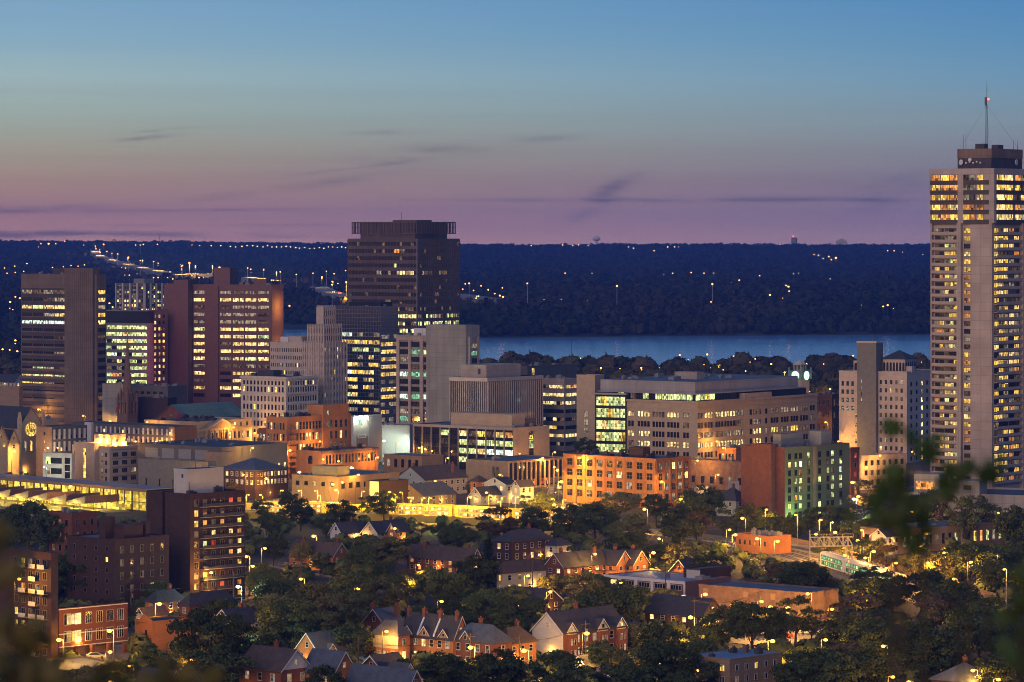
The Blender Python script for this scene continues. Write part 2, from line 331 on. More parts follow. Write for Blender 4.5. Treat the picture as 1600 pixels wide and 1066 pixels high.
forest('far_wood', 'dark blue wooded ridge across the bay along the whole horizon', sp, (4, 7.5), m_far_leaf, 26, 3)
sp = scatter(9000, 3500, 5200, 1.25); sx_ = np.array([shoreY(x) for x in sp[:, 0]]); sp = sp[sp[:, 1] > sx_+18]
lf = rs.rand(900, 2); ly = 2560+1800*lf[:, 0]; lx = ((-60+330*lf[:, 1])-800)/F*ly; sp = np.concatenate([sp, np.stack([lx, ly, np.maximum(hillz(lx, ly), 0)], 1)])
forest('shore_wood', 'darker wooded bank rising from the far shore of the bay', sp, (4, 7.5), m_shore_leaf, 38, 5)
# haze
HAZE = 6.2e-5
m_haze = bpy.data.materials.new('haze'); m_haze.use_nodes = True; nd, lk = m_haze.node_tree.nodes, m_haze.node_tree.links; nd.clear()
o_ = nd.new('ShaderNodeOutputMaterial'); pv = nd.new('ShaderNodeVolumePrincipled'); pv.inputs['Color'].default_value = (.10,.26,1.0,1); pv.inputs['Density'].default_value = HAZE; pv.inputs['Anisotropy'].default_value = 0.0
lk.new(pv.outputs[0], o_.inputs['Volume'])
mb = MB(); mb.box(-3500, 3500, -60, 10100, -4.5, 178)
tag(mb.build('haze', m_haze), kind='stuff')
# ------------------------------------------------------------------ building kit
RW = random.Random(21)
WINMESH = {}
def window_mb(w, h, key, nv, nh, frame, deep, sill, mbx=None, T=None):
    mb = MB(); t = min(.10, w*.08)
    mb.quad((-w/2, -deep, 0), (w/2, -deep, 0), (w/2, -deep, h), (-w/2, -deep, h), 0)
    fo = deep+.05
    if frame:
        mb.box(-w/2-t, -w/2, -fo, 0, -t, h+t, 1); mb.box(w/2, w/2+t, -fo, 0, -t, h+t, 1)
        mb.box(-w/2, w/2, -fo, 0, h, h+t, 1); mb.box(-w/2, w/2, -fo-(.10 if sill else 0), 0, -t*(2 if sill else 1), 0, 1)
        for i in range(1, nv+1): x = -w/2+w*i/(nv+1); mb.box(x-t*.45, x+t*.45, -fo+.02, -deep+.01, 0, h, 1)
        for i in range(1, nh+1): z = h*i/(nh+1); mb.box(-w/2, w/2, -fo+.03, -deep+.01, z-t*.45, z+t*.45, 1)
    else:
        mb.box(-w/2-.01, -w/2, -deep, 0, 0, h, 1); mb.box(w/2, w/2+.01, -deep, 0, 0, h, 1)
    return mb
def pick(spec, i, j):
    """spec: dict of weights, or list of row strings (top row first)"""
    if isinstance(spec, dict):
        t = RW.random()*max(1.0, sum(spec.values()))
        for k, v in spec.items():
            t -= v
            if t < 0: return k
        return '.'
    s = spec[j % len(spec)]
    return s[i % len(s)] if s else '.'
class B:
    def __init__(s, name, label, cat, cx, lx, rx, base, top, a=38, group=None, z0=0):
        s.name, s.label, s.cat, s.group = name, label, cat, group
        s.Y = Yg(base, z0); s.X = (cx-800)/F*s.Y; s.a = radians(a); s.z0 = z0
        c, n = cos(s.a), sin(s.a); tl, tr = (lx-800)/F, (rx-800)/F
        s.L = (s.X-tl*s.Y)/(c+tl*n); s.R = (tr*s.Y-s.X)/(n-tr*c)
        s.h = H-(top-HZ)/F*s.Y-z0
        s.root = empty(name, (s.X, s.Y, z0), pi/2-s.a); tag(s.root, label, cat, group)
        s.wall = MB(); s.wins = []; s.wmats = [None]
    def ul(s, px): t = (px-800)/F; return (s.X-t*s.Y)/(cos(s.a)+t*sin(s.a))
    def ur(s, px): t = (px-800)/F; return (t*s.Y-s.X)/(sin(s.a)-t*cos(s.a))
    def z(s, py, face='L', u=0, dep=0):
        Y = s.Y+(u*sin(s.a) if face == 'L' else u*cos(s.a)) + dep
        return H-(py-HZ)/F*Y-s.z0
    def at(s, face, u, z, out_=0):   # local point on a face
        return (-out_, u, z) if face == 'L' else (u, -out_, z)
    def world(s, p):
        b = pi/2-s.a; return Vector((s.X+p[0]*cos(b)-p[1]*sin(b), s.Y+p[0]*sin(b)+p[1]*cos(b), s.z0+p[2]))
    def body(s, m, x0=0, x1=None, y0=0, y1=None, z0=0, z1=None, name='wall', parapet=.6, roof='roof_dark', pt=.35):
        x1 = s.R if x1 is None else x1; y1 = s.L if y1 is None else y1; z1 = s.h if z1 is None else z1
        mb = MB(); zr = z1-parapet
        mb.box(x0, x1, y0, y1, z0, zr, 0, bottom=False)
        w = mb.build(name, M[m], s.root)
        if parapet > 0:
            pm = MB(); pm.box(x0-.08, x1+.08, y0-.08, y0+pt, zr, z1); pm.box(x0-.08, x1+.08, y1-pt, y1+.08, zr, z1)
            pm.box(x0-.08, x0+pt, y0+pt, y1-pt, zr, z1); pm.box(x1-pt, x1+.08, y0+pt, y1-pt, zr, z1); pm.build('parapet', M[m], s.root)
        if roof:
            rm = MB(); rm.box(x0+pt, x1-pt, y0+pt, y1-pt, zr+.004, zr+.12); rm.build('roof', M[roof], s.root)
        return w
    def box(s, name, m, x0, x1, y0, y1, z0, z1, parent=None):
        return MB().box(x0, x1, y0, y1, z0, z1).build(name, M[m], parent or s.root)
    def fbox(s, name, m, face, u0, u1, z0, z1, out_, inn=0):
        """a slab lying on a face: u0..u1 along it, z0..z1, standing out by out_"""
        if face == 'L': return s.box(name, m, -out_, inn, u0, u1, z0, z1)
        return s.box(name, m, u0, u1, -out_, inn, z0, z1)
    def bands(s, name, m, face, u0, u1, z0, z1, n, frac, out_=.3, fins=0, finw=.4, finout=None):
        """n horizontal spandrels (each frac of the storey height), optional fins, in one mesh"""
        mb = MB(); st = (z1-z0)/n
        for i in range(n+1):
            a, b = z0+i*st-st*frac/2, z0+i*st+st*frac/2
            a = max(a, z0); b = min(b, z1)
            if b-a < .02: continue
            mb.box(*((-out_, 0, u0, u1, a, b) if face == 'L' else (u0, u1, -out_, 0, a, b)))
        fo = finout or out_+.12
        for i in range(fins+1 if fins else 0):
            u = u0+(u1-u0)*i/fins
            mb.box(*((-fo, -.003, u-finw/2, u+finw/2, z0, z1) if face == 'L' else (u-finw/2, u+finw/2, -fo, -.003, z0, z1)))
        return mb.build(name, M[m], s.root)
    def grid(s, face, px0, px1, zt, zb, cols, rows, wf=.6, hf=.5, lit=None, nv=0, nh=0, frame='frame', deep=.04, sill=False, um=False, name='window', off=0):
        """cols x rows windows between two photo columns on a face; zt/zb in metres"""
        if um: u0, u1 = px0, px1
        elif face == 'L': u0, u1 = s.ul(px0), s.ul(px1)
        else: u0, u1 = s.ur(px0), s.ur(px1)
        if u1 < u0 and not um: pass
        du = (u1-u0)/cols; dz = (zt-zb)/rows; w = abs(du)*wf; h = dz*hf
        for j in range(rows):
            for i in range(cols):
                k = pick(lit or {}, i, j)
                if k == ' ': continue
                s.wins.append((face, u0+du*(i+.5), zt-dz*(j+.5)-h/2, w, h, k, nv, nh, frame, deep+off, sill, name))
        return s
    def done(s, limit=96):
        ws = s.wins
        if len(ws) > limit:
            order = sorted(range(len(ws)), key=lambda i: -(ws[i][3]*ws[i][4]*(4 if ws[i][5] not in '.d' else 1)))
            keep = set(order[:limit]); rest = [ws[i] for i in range(len(ws)) if i not in keep]; ws = [ws[i] for i in sorted(keep)]
        else: rest = []
        for (face, u, z, w, h, k, nv, nh, fr, deep, sill, nm) in ws:
            key = (round(w, 2), round(h, 2), k, nv, nh, fr, round(deep, 2), sill)
            if key not in WINMESH: WINMESH[key] = window_mb(w, h, k, nv, nh, fr, deep, sill).mesh('window', [M[k], M[fr or 'frame_dark']])
            link(WINMESH[key], nm, s.root, s.at(face, u, z), 0 if face == 'R' else -pi/2)
        if rest:
            mb = MB(); mats = []
            for (face, u, z, w, h, k, nv, nh, fr, deep, sill, nm) in rest:
                q = window_mb(w, h, k, nv, nh, fr, deep, sill); n = len(mb.v)
                for kk in (k, fr or 'frame_dark'):
                    if kk not in mats: mats.append(kk)
                ids = (mats.index(k), mats.index(fr or 'frame_dark'))
                for (x, y, zz) in q.v: mb.v.append((x+u, y, zz+z) if face == 'R' else (y, u-x, zz+z))
                for f, m_ in zip(q.f, q.m): mb.f.append(tuple(n+i for i in f)); mb.m.append(ids[m_])
            o = mb.build('windows', [M[k] for k in mats], s.root); o['kind'] = 'stuff'
        return s
    def units(s, n, zr=None, x0=None, x1=None, y0=None, y1=None, m='unit_grey', big=3):
        zr = s.h-.5 if zr is None else zr; x0 = 1 if x0 is None else x0; y0 = 1 if y0 is None else y0; x1 = s.R-1 if x1 is None else x1; y1 = s.L-1 if y1 is None else y1
        for i in range(int(n*2.2)):
            w, d, h = RW.uniform(.8, big), RW.uniform(.8, big), RW.uniform(.6, 1.9)
            if x1-x0 < w+.2 or y1-y0 < d+.2: continue
            x, y = RW.uniform(x0, x1-w), RW.uniform(y0, y1-d); mb = MB()
            mb.box(x, x+w, y, y+d, zr+.15, zr+h); mb.box(x+.1, x+w-.1, y+.1, y+d-.1, zr-.1, zr+.15)
            if i % 5 == 4: mb.tube((x, y, zr), (x, y, zr+RW.uniform(2, 4)), .09, .05, 5)
            if i % 2: mb.tube((x+w/2, y+d/2, zr+h), (x+w/2, y+d/2, zr+h+.35), min(w, d)*.32, k=8)
            mb.build('rooftop_unit', M[m], s.root)
    def mast(s, x, y, z0, z1, r=.12, name='antenna', m='dark_steel', arms=0):
        mb = MB(); mb.tube((x, y, z0), (x, y, z1), r, r*.5, 5)
        for i in range(arms): zz = z0+(z1-z0)*(.5+.45*i/max(1, arms)); mb.tube((x-r*5, y, zz), (x+r*5, y, zz), r*.5, k=4)
        return mb.build(name, M[m], s.root)
def mm(k, *a, **q): M[k] = mat(k, *a, **q); return M[k]
mm('roof_dark', (.075,.078,.09), .9, .3, .15)
mm('roof_blue', (.12,.135,.16), .8, .2, .12)
mm('roof_light', (.2,.2,.215), .8, .15, .12)
mm('unit_grey', (.22,.215,.21), .6, .15, .5)
mm('unit_dark', (.07,.06,.065), .7, .2, .5)
mm('brown_concrete', (.16,.115,.085), .85, .10, .5, kind='streak')
mm('brown_ribs', (.185,.13,.095), .85, .12, .8, kind='streak')
mm('dark_band', (.085,.066,.058), .8, .15, .5, kind='streak')
mm('brown_brick', (.20,.108,.090), .9, .10, .6, kind='brick')
mm('red_brick', (.19,.072,.042), .9, .18, .5, kind='brick')
mm('dark_brick', (.066,.036,.031), .9, .2, .5, kind='brick')
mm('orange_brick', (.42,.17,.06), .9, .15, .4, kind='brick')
mm('sooty_brick', (.20,.12,.09), .9, .35, .5, kind='brick')
mm('tan_brick', (.30,.20,.125), .9, .14, .4, kind='brick')
mm('buff_stone', (.46,.34,.23), .85, .10, .3, kind='stone')
mm('pink_stone', (.52,.42,.35), .85, .10, .3, kind='stone')
mm('cream_stone', (.45,.365,.28), .85, .10, .3, kind='stone')
mm('grey_stone', (.20,.185,.16), .85, .15, .5, kind='stone')
mm('concrete', (.27,.255,.225), .85, .12, .25, kind='streak')
mm('concrete_light', (.38,.31,.26), .85, .08, .25, kind='streak')
mm('concrete_tower', (.38,.315,.29), .85, .06, .3, kind='streak')
mm('concrete_band', (.37,.30,.27), .85, .08, .25)
mm('concrete_dark', (.12,.108,.10), .85, .15, .25)
mm('white_stucco', (.52,.48,.43), .8, .10, .3)
mm('white_panel', (.60,.57,.55), .7, .08, .5, kind='course')
mm('white_trim', (.70,.68,.68), .6, .05, 1)
mm('grey_metal', (.20,.21,.235), .5, .12, .4, kind='course', metal=.2)
mm('metal_panel', (.33,.30,.29), .5, .08, .3, kind='streak', metal=.1)
mm('steel_dark_panel', (.115,.080,.076), .5, .18, .5, kind='streak', spec=.4)
mm('black_panel', (.018,.018,.03), .4, .2, .4)
mm('copper_roof', (.13,.22,.19), .7, .15, .5, kind='streak')
mm('shingle_dark', (.060,.060,.072), .9, .2, .6, kind='shingle')
mm('shingle_brown', (.10,.075,.065), .9, .2, .6, kind='shingle')
mm('shingle_slate', (.10,.115,.15), .85, .2, .6, kind='shingle')
mm('shingle_grey', (.13,.125,.13), .9, .2, .6, kind='shingle')
mm('asphalt', (.05,.05,.052), .9, .2, .3)
mm('pale_paving', (.20,.19,.175), .9, .2, .2)
mm('grass', (.045,.075,.025), .95, .3, .5)
mm('mirror_glass', (.02,.022,.035), .06, .3, .6, spec=.9)
mm('grid_line', (.22,.23,.27), .5, .05, 1)
mm('green_lit_render', (.15,.155,.085), .85, .12, .4)  # green light on the apartments' side, put into the wall colour
mm('roof_pale_blue', (.17,.23,.32), .7, .2, .12)
mm('yellow_wall', (.62,.42,.07), .6, .12, .6)  # yellow platform light put into the colour of walls and coaches
mm('green_train', (.02,.20,.09), .4, .1, 1)
mm('door_dark', (.05,.035,.03), .7, .2, 1)
mm('flag_red', (.22,.03,.03), .8, .2, 2)
mm('canopy', (.26,.22,.20), .7, .12, .3)
mm('verdigris', (.16,.30,.24), .7, .2, .5)
mm('white_stone', (.58,.51,.44), .85, .10, .3, kind='stone')
mm('brownstone', (.20,.115,.08), .9, .2, .8, kind='stone')
mm('lamp_shell', (.12,.12,.12), .5, .1, 1)
mm('siding_cream', (.50,.45,.34), .8, .08, .6, kind='course')
mm('siding_white', (.60,.58,.56), .8, .08, .6, kind='course')
mm('siding_grey', (.32,.33,.34), .8, .08, .6, kind='course')
# ------------------------------------------------------------------ downtown towers
# brown ribbed tower, far left
t = B('office_tower', 'brown ribbed office tower at far left with a blank slab up its front', 'office tower', 151, 33, 166, 672, 429)
t.body('brown_ribs', roof='roof_dark')
su0, su1 = t.ul(151), t.ul(104); hs = t.z(419.5, 'L', 5)
t.box('service_core', 'brown_ribs', -1.6, 3, 1.2, su1, 0, hs)
mb = MB()
for i in range(15): u = 1.6+(su1-2)*i/14; mb.box(-1.75, -1.6, u-.12, u+.12, 0, hs-.4)
mb.build('rib', M['brown_concrete'], t.root)
zt, zb = t.z(451, 'L', 12), t.z(451+18*11.8, 'L', 12)
lu0, lu1 = t.ul(102), t.ul(34)
rows = ['dbdb', 'bd..', 'wwgw', 'wb..', 'cccc', '....', 'd...', '....', 'b...', '....', 'dbg.', 'gwgw', '.bwy', '....', 'd...', '..d.', '....', '....']
t.grid('L', lu0, lu1, zt, zb, 4, 18, .93, .50, rows, nv=5, frame='frame_dark', um=True)
t.bands('spandrel', 'dark_band', 'L', lu0, lu1, zb-2, zt, 18, .46, .12)
t.grid('R', 1.0, t.R-.6, t.z(451, 'R'), t.z(451+18*11.8, 'R'), 1, 18, .92, .5, ['y','w','b','y','w','.','d','.','.','.','.','.','.','.','d','.','.','.'], nv=3, frame='frame_dark', um=True)
t.bands('spandrel', 'brown_ribs', 'R', .6, t.R-.3, t.z(451+18*11.8, 'R'), t.z(451, 'R'), 18, .46, .12)
t.box('penthouse', 'unit_dark', 4, 9, lu0+2, lu0+13, t.h-.5, t.h+3.2); t.mast(3, lu0+4, t.h, t.h+6, .15); t.mast(2, 3, t.h, t.h+4, .15); t.mast(6, 2, t.h, t.h+5, .15); t.units(4)
t.done()
# white edged apartment slab far back
t = B('apartment_block', 'distant dark apartment slab with white balcony stripes between the two brown towers', 'apartment block', 226, 181, 262, 606, 443)
t.body('concrete_dark', parapet=.5)
for f, a, b in (('L', 0, t.L), ('R', 0, t.R)):
    n = 4
    for i in range(n+1): u = a+(b-a)*i/n; t.fbox('pier', 'white_stucco', f, max(0, u-.6), min(b, u+.6), 0, t.h, .5)
    zt = t.h-1.5
    for i in range(n):
        u0, u1 = a+(b-a)*i/n+1, a+(b-a)*(i+1)/n-1
        t.grid(f, u0, u1, zt, zt-24*2.95, 2, 24, .6, .5, {'w': .30, 'b': .12, 'd': .15}, frame=None, um=True)
        if i % 2: t.bands('balcony', 'white_stucco', f, u0+.5, (u0+u1)/2, zt-24*2.95, zt, 24, .32, .5)
t.box('penthouse', 'concrete', 6, 14, 6, 16, t.h-.5, t.h+3); t.mast(8, 8, t.h, t.h+5)
t.done()
# pale-lit office with dark top
t = B('office_block', 'office slab with black top storeys and long pale lit window rows behind the church spire', 'office block', 232, 150, 240, 655, 485, a=22)
t.body('concrete', parapet=.5)
z1, z0 = t.z(485), t.z(505)
t.box('dark_crown', 'black_panel', -.35, t.R, -.2, t.L, z0, t.h-.6)
zt, zb = z0-.6, z0-.6-11*3.75
pat = ['gggggggg.g', 'ggggwggggg', 'gcgwggg.gg', 'gggggg.gcg', 'ggg.g.cg.g', 'g.gg.wd.gg', 'gggg.b.d.g', 'gggg.oog.g', 'gggwg.gg.g', 'gggwggg.gg', '..........']
t.grid('L', .8, t.L-.4, zt, zb, 10, 11, .94, .52, pat, nv=3, frame='frame_dark', um=True)
t.bands('spandrel', 'concrete', 'L', .3, t.L, zb, zt, 11, .44, .2)
t.units(3); t.done()
t = B('apartment_block', 'narrow rose-lit brick block wedged left of the purple brown tower', 'apartment block', 236, 233, 262, 652, 484, a=60)
t.body('brown_brick', parapet=.5)
t.grid('R', 1.2, t.R-1.2, t.h-2, t.h-2-14*3.5, 3, 14, .42, .5, {'w': .22, 'y': .12, 'd': .3, 'o': .08, 'b': .12}, frame='frame_dark', um=True); t.done()
t = B('office_block', 'low grey flat roofed block at the foot of the purple brown tower', 'office block', 262, 164, 292, 668, 604, a=20)
t.body('concrete_dark', parapet=.5, roof='roof_blue'); t.grid('L', 2, t.L-2, t.h-2, t.h-8, 9, 2, .6, .5, {'.': .8, 'd': .2}, um=True); t.units(6, m='unit_grey'); t.done()
# big purple-brown tower
t = B('office_tower', 'wide purple brown tower with lit strip windows and an orange lit end wall', 'office tower', 425, 301, 443, 652, 445, a=17)
t.body('brown_brick', parapet=.8)
zt, zb = t.z(451.5, 'L', 15), t.z(451.5+15*11.5, 'L', 15)
pa = ['b','w','d','b','b','g','w','w','w','w','b','w','d','w','.','.']
t.grid('L', t.ul(320), t.ul(302.5), zt, zb, 1, 15, .95, .44, pa, nv=4, frame='frame_dark', um=True, deep=.05)
pb = ['bbdb','wwww','bbbd','dbbb','dbbb','wwww','gwww','wwwd','wwww','wgwb','dbdd','www.','www.','.www','www.']
pb = [p[::-1] for p in pb]
t.grid('L', t.ul(421.5), t.ul(343), zt, zb, 4, 15, .86, .44, [p[::-1] for p in pb], nv=4, frame='frame_dark', um=True, deep=.05)
t.fbox('brick_pier', 'brown_brick', 'L', t.ul(342), t.ul(320.5), 0, t.h-1, .9)
for i in range(16):
    pass
u = t.ul(301.5)
t.box('stair_tower', 'brown_brick', -6.5, 8, u+.3, u+9, 0, t.z(438)); t.box('stair_tower', 'brown_brick', -5.2, 8, u+9, u+15.5, 0, t.z(444))
w = t.ul(356); t.box('penthouse', 'brown_brick', 3, 15, w, t.ul(331), t.h-.5, t.z(418.5, 'L', 20, 4))
t.box('penthouse', 'brown_brick', 8, 15, t.ul(408), t.ul(388), t.h-.5, t.z(436, 'L', 10, 4))
for q in range(5): t.mast(6+q, w+2+q*1.7, t.h+8, t.h+14, .1)
t.units(3); t.done()
# the dark steel tower on the skyline
t = B('office_tower', 'dark steel office tower whose finned crown rises above the horizon', 'office tower', 652, 543.5, 718, 682, 373, a=34)
t.body('steel_dark_panel', parapet=.7)
n = 22; st = 3.66; zt = t.h-.8; zb = zt-n*st
row = { 10: 'wgwgwggg.g', 11: 'bd..gdgbbd', 12: 'gw.gwg.wgg'}
def prow(j, nn, rev=False):
    s_ = row.get(j)
    if s_: return (s_*3)[:nn]
    return ''.join(RW.choice('...........d') for _ in range(nn)) if j < 9 else ''.join(RW.choice('.dbw..d') for _ in range(nn))
t.grid('L', .5, t.L-.5, zt, zb, 24, n, .93, .52, [prow(j, 24) if j not in (1, 3, 4) else {1: '....bdoo...d..d.........', 3: '.......g................', 4: '.wwbwwb..b..bb..........'}[j] for j in range(n)], frame=None, um=True, deep=.02)
t.grid('R', .5, t.R-.5, zt, zb, 20, n, .93, .52, [prow(j+1 if j > 9 else 0, 20) if j != 4 else '..bdddd...bddd......' for j in range(n)], frame=None, um=True, deep=.02)
for f, ln in (('L', t.L), ('R', t.R)): t.bands('spandrel', 'steel_dark_panel', f, 0, ln, zb, zt, n, .46, .18, fins=24 if f == 'L' else 20, finw=.12, finout=.30)
for f, ln in (('L', t.L), ('R', t.R)): t.fbox('corner_trim', 'grid_line', f, .02, .22, zb, t.h, .32)
i = 2.0; z1 = t.z(352); t.box('crown_core', 'steel_dark_panel', i+2.6, t.R-i-2.6, i+2.6, t.L-i-2.6, t.h-.6, t.z(347.5))
mb = MB(); za, zb2 = t.z(365.5), t.z(346.5)
def frame_ring(o, z0, z1):
    mb.box(o, o+.25, o, t.L-o, z0, z1); mb.box(t.R-o-.25, t.R-o, o, t.L-o, z0, z1); mb.box(o, t.R-o, o, o+.25, z0, z1); mb.box(o, t.R-o, t.L-o-.25, t.L-o, z0, z1)
frame_ring(1.6, zb2-.5, zb2); frame_ring(1.6, za, za+.4); frame_ring(1.6, (za+zb2)/2, (za+zb2)/2+.25)
k = 24
for q in range(k+1):
    y = 1.6+(t.L-3.2)*q/k; x = 1.6+(t.R-3.2)*q/k
    for (xa, ya) in ((1.5, y), (t.R-1.6, y), (x, 1.5), (x, t.L-1.6)): mb.box(xa-.17, xa+.17, ya-.17, ya+.17, za, zb2)
mb.build('crown_screen', M['steel_dark_panel'], t.root)
t.box('roof_house', 'steel_dark_panel', t.R*.4, t.R*.75, t.L*.25, t.L*.6, t.h, t.z(343.5)); t.mast(t.R*.45, t.L*.5, t.h, t.z(331), .2)
t.mast(2.5, t.L*.52, t.h-.5, t.h+5, .1)
t.done()
# gridded glass tower, lower left of it
t = B('office_tower', 'white gridded glass tower with yellow lit floors left of the blank concrete slab tower', 'office tower', 594, 524, 622, 692, 479, a=36)
t.body('mirror_glass', parapet=.4)
zt = t.z(517, 'L', 10); st = 3.68
pat = ['.cc.b..b','yyyywyyy','gg.ggg.g','.b..b.y.','bwwyb.yy','cycyyww.','ybyy.bw.','wwww.yb.','b.gw..d.','ywwwwwyb','..bb.y.b','........','wywwyyww','d..d....']
pat = [p[::-1] for p in pat]
t.grid('L', .4, t.L-.4, zt, zt-14*st, 8, 14, .96, .55, pat, nv=3, frame='grid_line', um=True, deep=.05)
pr = ['bb.b','yywy','wyyw','ybyw','wwyy','yyww','b.bd','wyyw','yyyw','b.bb','yb.d','b.b.','y.by','..b.']
t.grid('R', .4, t.R-.4, zt-1, zt-1-14*st, 4, 14, .92, .5, pr, nv=3, frame='grid_line', um=True, deep=.05)
mb = MB()
for q in range(29): u = t.L*q/28; mb.box(-.14, -.003, u-.045, u+.045, 0, t.h)
for q in range(19): u = t.R*q/18; mb.box(u-.06, u+.06, -.14, -.003, 0, t.h)
zz = t.h
while zz > 2: mb.box(-.13, -.002, 0, t.L, zz-.06, zz+.06); mb.box(0, t.R, -.13, -.002, zz-.06, zz+.06); zz -= 1.84
mb.build('mullion_grid', M['grid_line'], t.root)
t.box('roof_screen', 'black_panel', 2, t.R-2, 2, t.L*.75, t.h-.4, t.h+2)
for q in range(6): t.mast(1.5+q*.9, 1.5+q*3, t.h, t.h+3.2, .12)
t.units(4); t.done()
# tiered cream tower
t = B('office_tower', 'cream stone tower stepping up in three crenellated tiers with tall piers', 'office tower', 506, 422, 541.5, 700, 536, a=36)
t.body('pink_stone', parapet=.8)
def tier(x0, x1, y0, y1, z0, z1, n1, n2):
    t.body('pink_stone', x0, x1, y0, y1, z0, z1, name='tier', parapet=.5)
    mb = MB()
    for q in range(n1+1): u = y0+(y1-y0)*q/n1; mb.box(x0-.35, x0, u-.28, u+.28, z0 if z0 else 0, z1+.9); mb.box(x0-.2, x0+.5, u-.14, u+.14, z1, z1+1.6)
    for q in range(n2+1): u = x0+(x1-x0)*q/n2; mb.box(u-.28, u+.28, y0-.35, y0, z0 if z0 else 0, z1+.9); mb.box(u-.14, u+.14, y0-.2, y0+.5, z1, z1+1.6)
    mb.build('pier', M['pink_stone'], t.root)
y2, y3 = t.L*.30, t.L*.26
tier(1.5, t.R-2.5, 1.2, t.ul(478), t.h-1, t.z(512), 10, 8)
tier(3.5, t.R-5, 3.2, t.ul(486)-1, t.z(512)-1, t.z(483), 7, 6)
mb = MB()
for q in range(10): u = t.ul(473)*q/9; mb.box(-.4, 0, u-.3, u+.3, 0, t.h+.9)
for q in range(9): u = t.R*q/8; mb.box(u-.3, u+.3, -.4, 0, 0, t.h+.9)
mb.build('pier', M['pink_stone'], t.root)
RWs = {'b': .06, 'y': .04, 'd': .2}
t.grid('L', .3, t.ul(473), t.h-1.5, t.h-1.5-13*3.6, 18, 13, .34, .55, RWs, frame=None, um=True)
t.grid('R', .3, t.R-.3, t.h-1.5, t.h-1.5-13*3.6, 16, 13, .34, .55, RWs, frame=None, um=True)
t.grid('L', t.ul(472), t.L-.5, t.h-2, t.h-2-13*3.6, 17, 13, .42, .5, {'y': .05, 'd': .2, 'b': .04}, frame=None, um=True)
t.body('pink_stone', 3, 10, t.ul(465), t.ul(445), t.h-.6, t.z(527), name='roof_house', parapet=.3)
t.box('cooling_unit', 'white_panel', 2, 6, t.ul(446), t.ul(434), t.h-.6, t.z(528)); t.units(2)
zz = (t.h, t.z(512)); mb = MB()
# windows of the tiers
t.grid('L', 1.6, t.ul(478)-.4, zz[1]-1, t.h+.3, 10, 2, .4, .6, {'y': .05, 'd': .2}, frame=None, um=True, off=-1.5)
t.wins = [w if w[9] > -1 else w[:0] for w in t.wins]; t.wins = [w for w in t.wins if w]
def tierwins(x0, x1, y0, y1, z0, z1, n1, n2, rows, lit):
    m_ = MB(); lm = MB()
    for j in range(rows):
        for q in range(n1):
            u = y0+(y1-y0)*(q+.5)/n1; z = z0+(z1-z0)*(j+.25)/rows; tgt = lm if (lit and j == 0 and q in lit) else m_; tgt.box(x0-.06, x0, u-.33, u+.33, z, z+(z1-z0)/rows*.6)
        for q in range(n2):
            u = x0+(x1-x0)*(q+.5)/n2; z = z0+(z1-z0)*(j+.25)/rows; m_.box(u-.33, u+.33, y0-.06, y0, z, z+(z1-z0)/rows*.6)
    m_.build('tier_windows', M['.'], t.root)['kind'] = 'stuff'
    lm.build('window', M['w'], t.root)
tierwins(1.5, t.R-2.5, 1.2, t.ul(478), t.h, t.z(512), 10, 8, 2, None)
tierwins(3.5, t.R-5, 3.2, t.ul(486)-1, t.z(512)+.5, t.z(484), 7, 6, 2, (3, 5))
t.done()
# white classical block
t = B('office_block', 'cream white stone block with a heavy cornice, left of the tiered tower', 'office block', 447, 376.5, 497, 706, 589, a=37)
t.body('white_stone', parapet=.7)
for f, ln, n_ in (('L', t.L, 12), ('R', t.R, 12)):
    t.fbox('cornice', 'white_stone', f, -.6, ln+.2, t.h-1.2, t.h-.4, .7); t.fbox('string_course', 'white_stone', f, -.3, ln, t.h-8.4, t.h-7.9, .45)
    t.grid(f, .9, ln-.9, t.h-1.6, t.h-4.6, n_, 1, .46, .62, {'w': .2 if f == 'R' else .02, 'd': .25}, um=True, frame=None)
    t.grid(f, .9, ln-.9, t.h-4.4, t.h-7.9, n_, 1, .46, .7, {'w': .1, 'y': .06, 'd': .2}, um=True, frame=None)
    t.grid(f, .9, ln-.9, t.h-8.6, t.h-8.6-6*3.9, n_, 6, .46, .62, {'y': .04, 'd': .25, 'w': .02}, um=True, frame=None, sill=True)
t.box('roof_house', 'unit_dark', 4, 10, t.L*.4, t.L*.75, t.h-.6, t.h+2.6); t.units(3, m='unit_dark'); t.done()
# concrete slab tower in front of the steel tower
t = B('office_tower', 'pale concrete tower with a huge blank wall and green lit window strips', 'office tower', 733, 620.5, 748, 708, 526, a=37)
t.body('concrete', parapet=.6)
a_, b_ = t.ul(731.5), t.ul(668.5)
t.box('blank_wall', 'concrete', -1.2, 9, .8, b_, 0, t.z(508, 'L', 6))
t.fbox('wall_joint', 'concrete_dark', 'L', 1, b_-.1, t.z(560)-.08, t.z(560), 1.215)
zt = t.z(533.5, 'L', 18); st = 3.5
cols3 = [(667.5, 662), (656.5, 643), (638.5, 625)]
pats = [['.','g','.','.','t','.','.','c','.','.','.','.','.'], ['.','t','.','d','t','.','.','t','.','d','.','.','.'], ['.','.','b','.','c','.','.','c','.','b','t','b','.']]
for (p0, p1), pt_ in zip(cols3, pats): t.grid('L', t.ul(p0), t.ul(p1), zt, zt-13*st, 1, 13, .98, .62, pt_, nv=3, frame='frame_dark', um=True, deep=.02)
for p0, p1 in ((662, 657), (643, 639), (625, 620.6)): t.fbox('column', 'concrete_light', 'L', t.ul(p0), t.ul(p1), 0, t.h-1.2, .7)
t.fbox('top_beam', 'concrete_light', 'L', b_+.05, t.L, zt+.1, t.h-.1, .75)
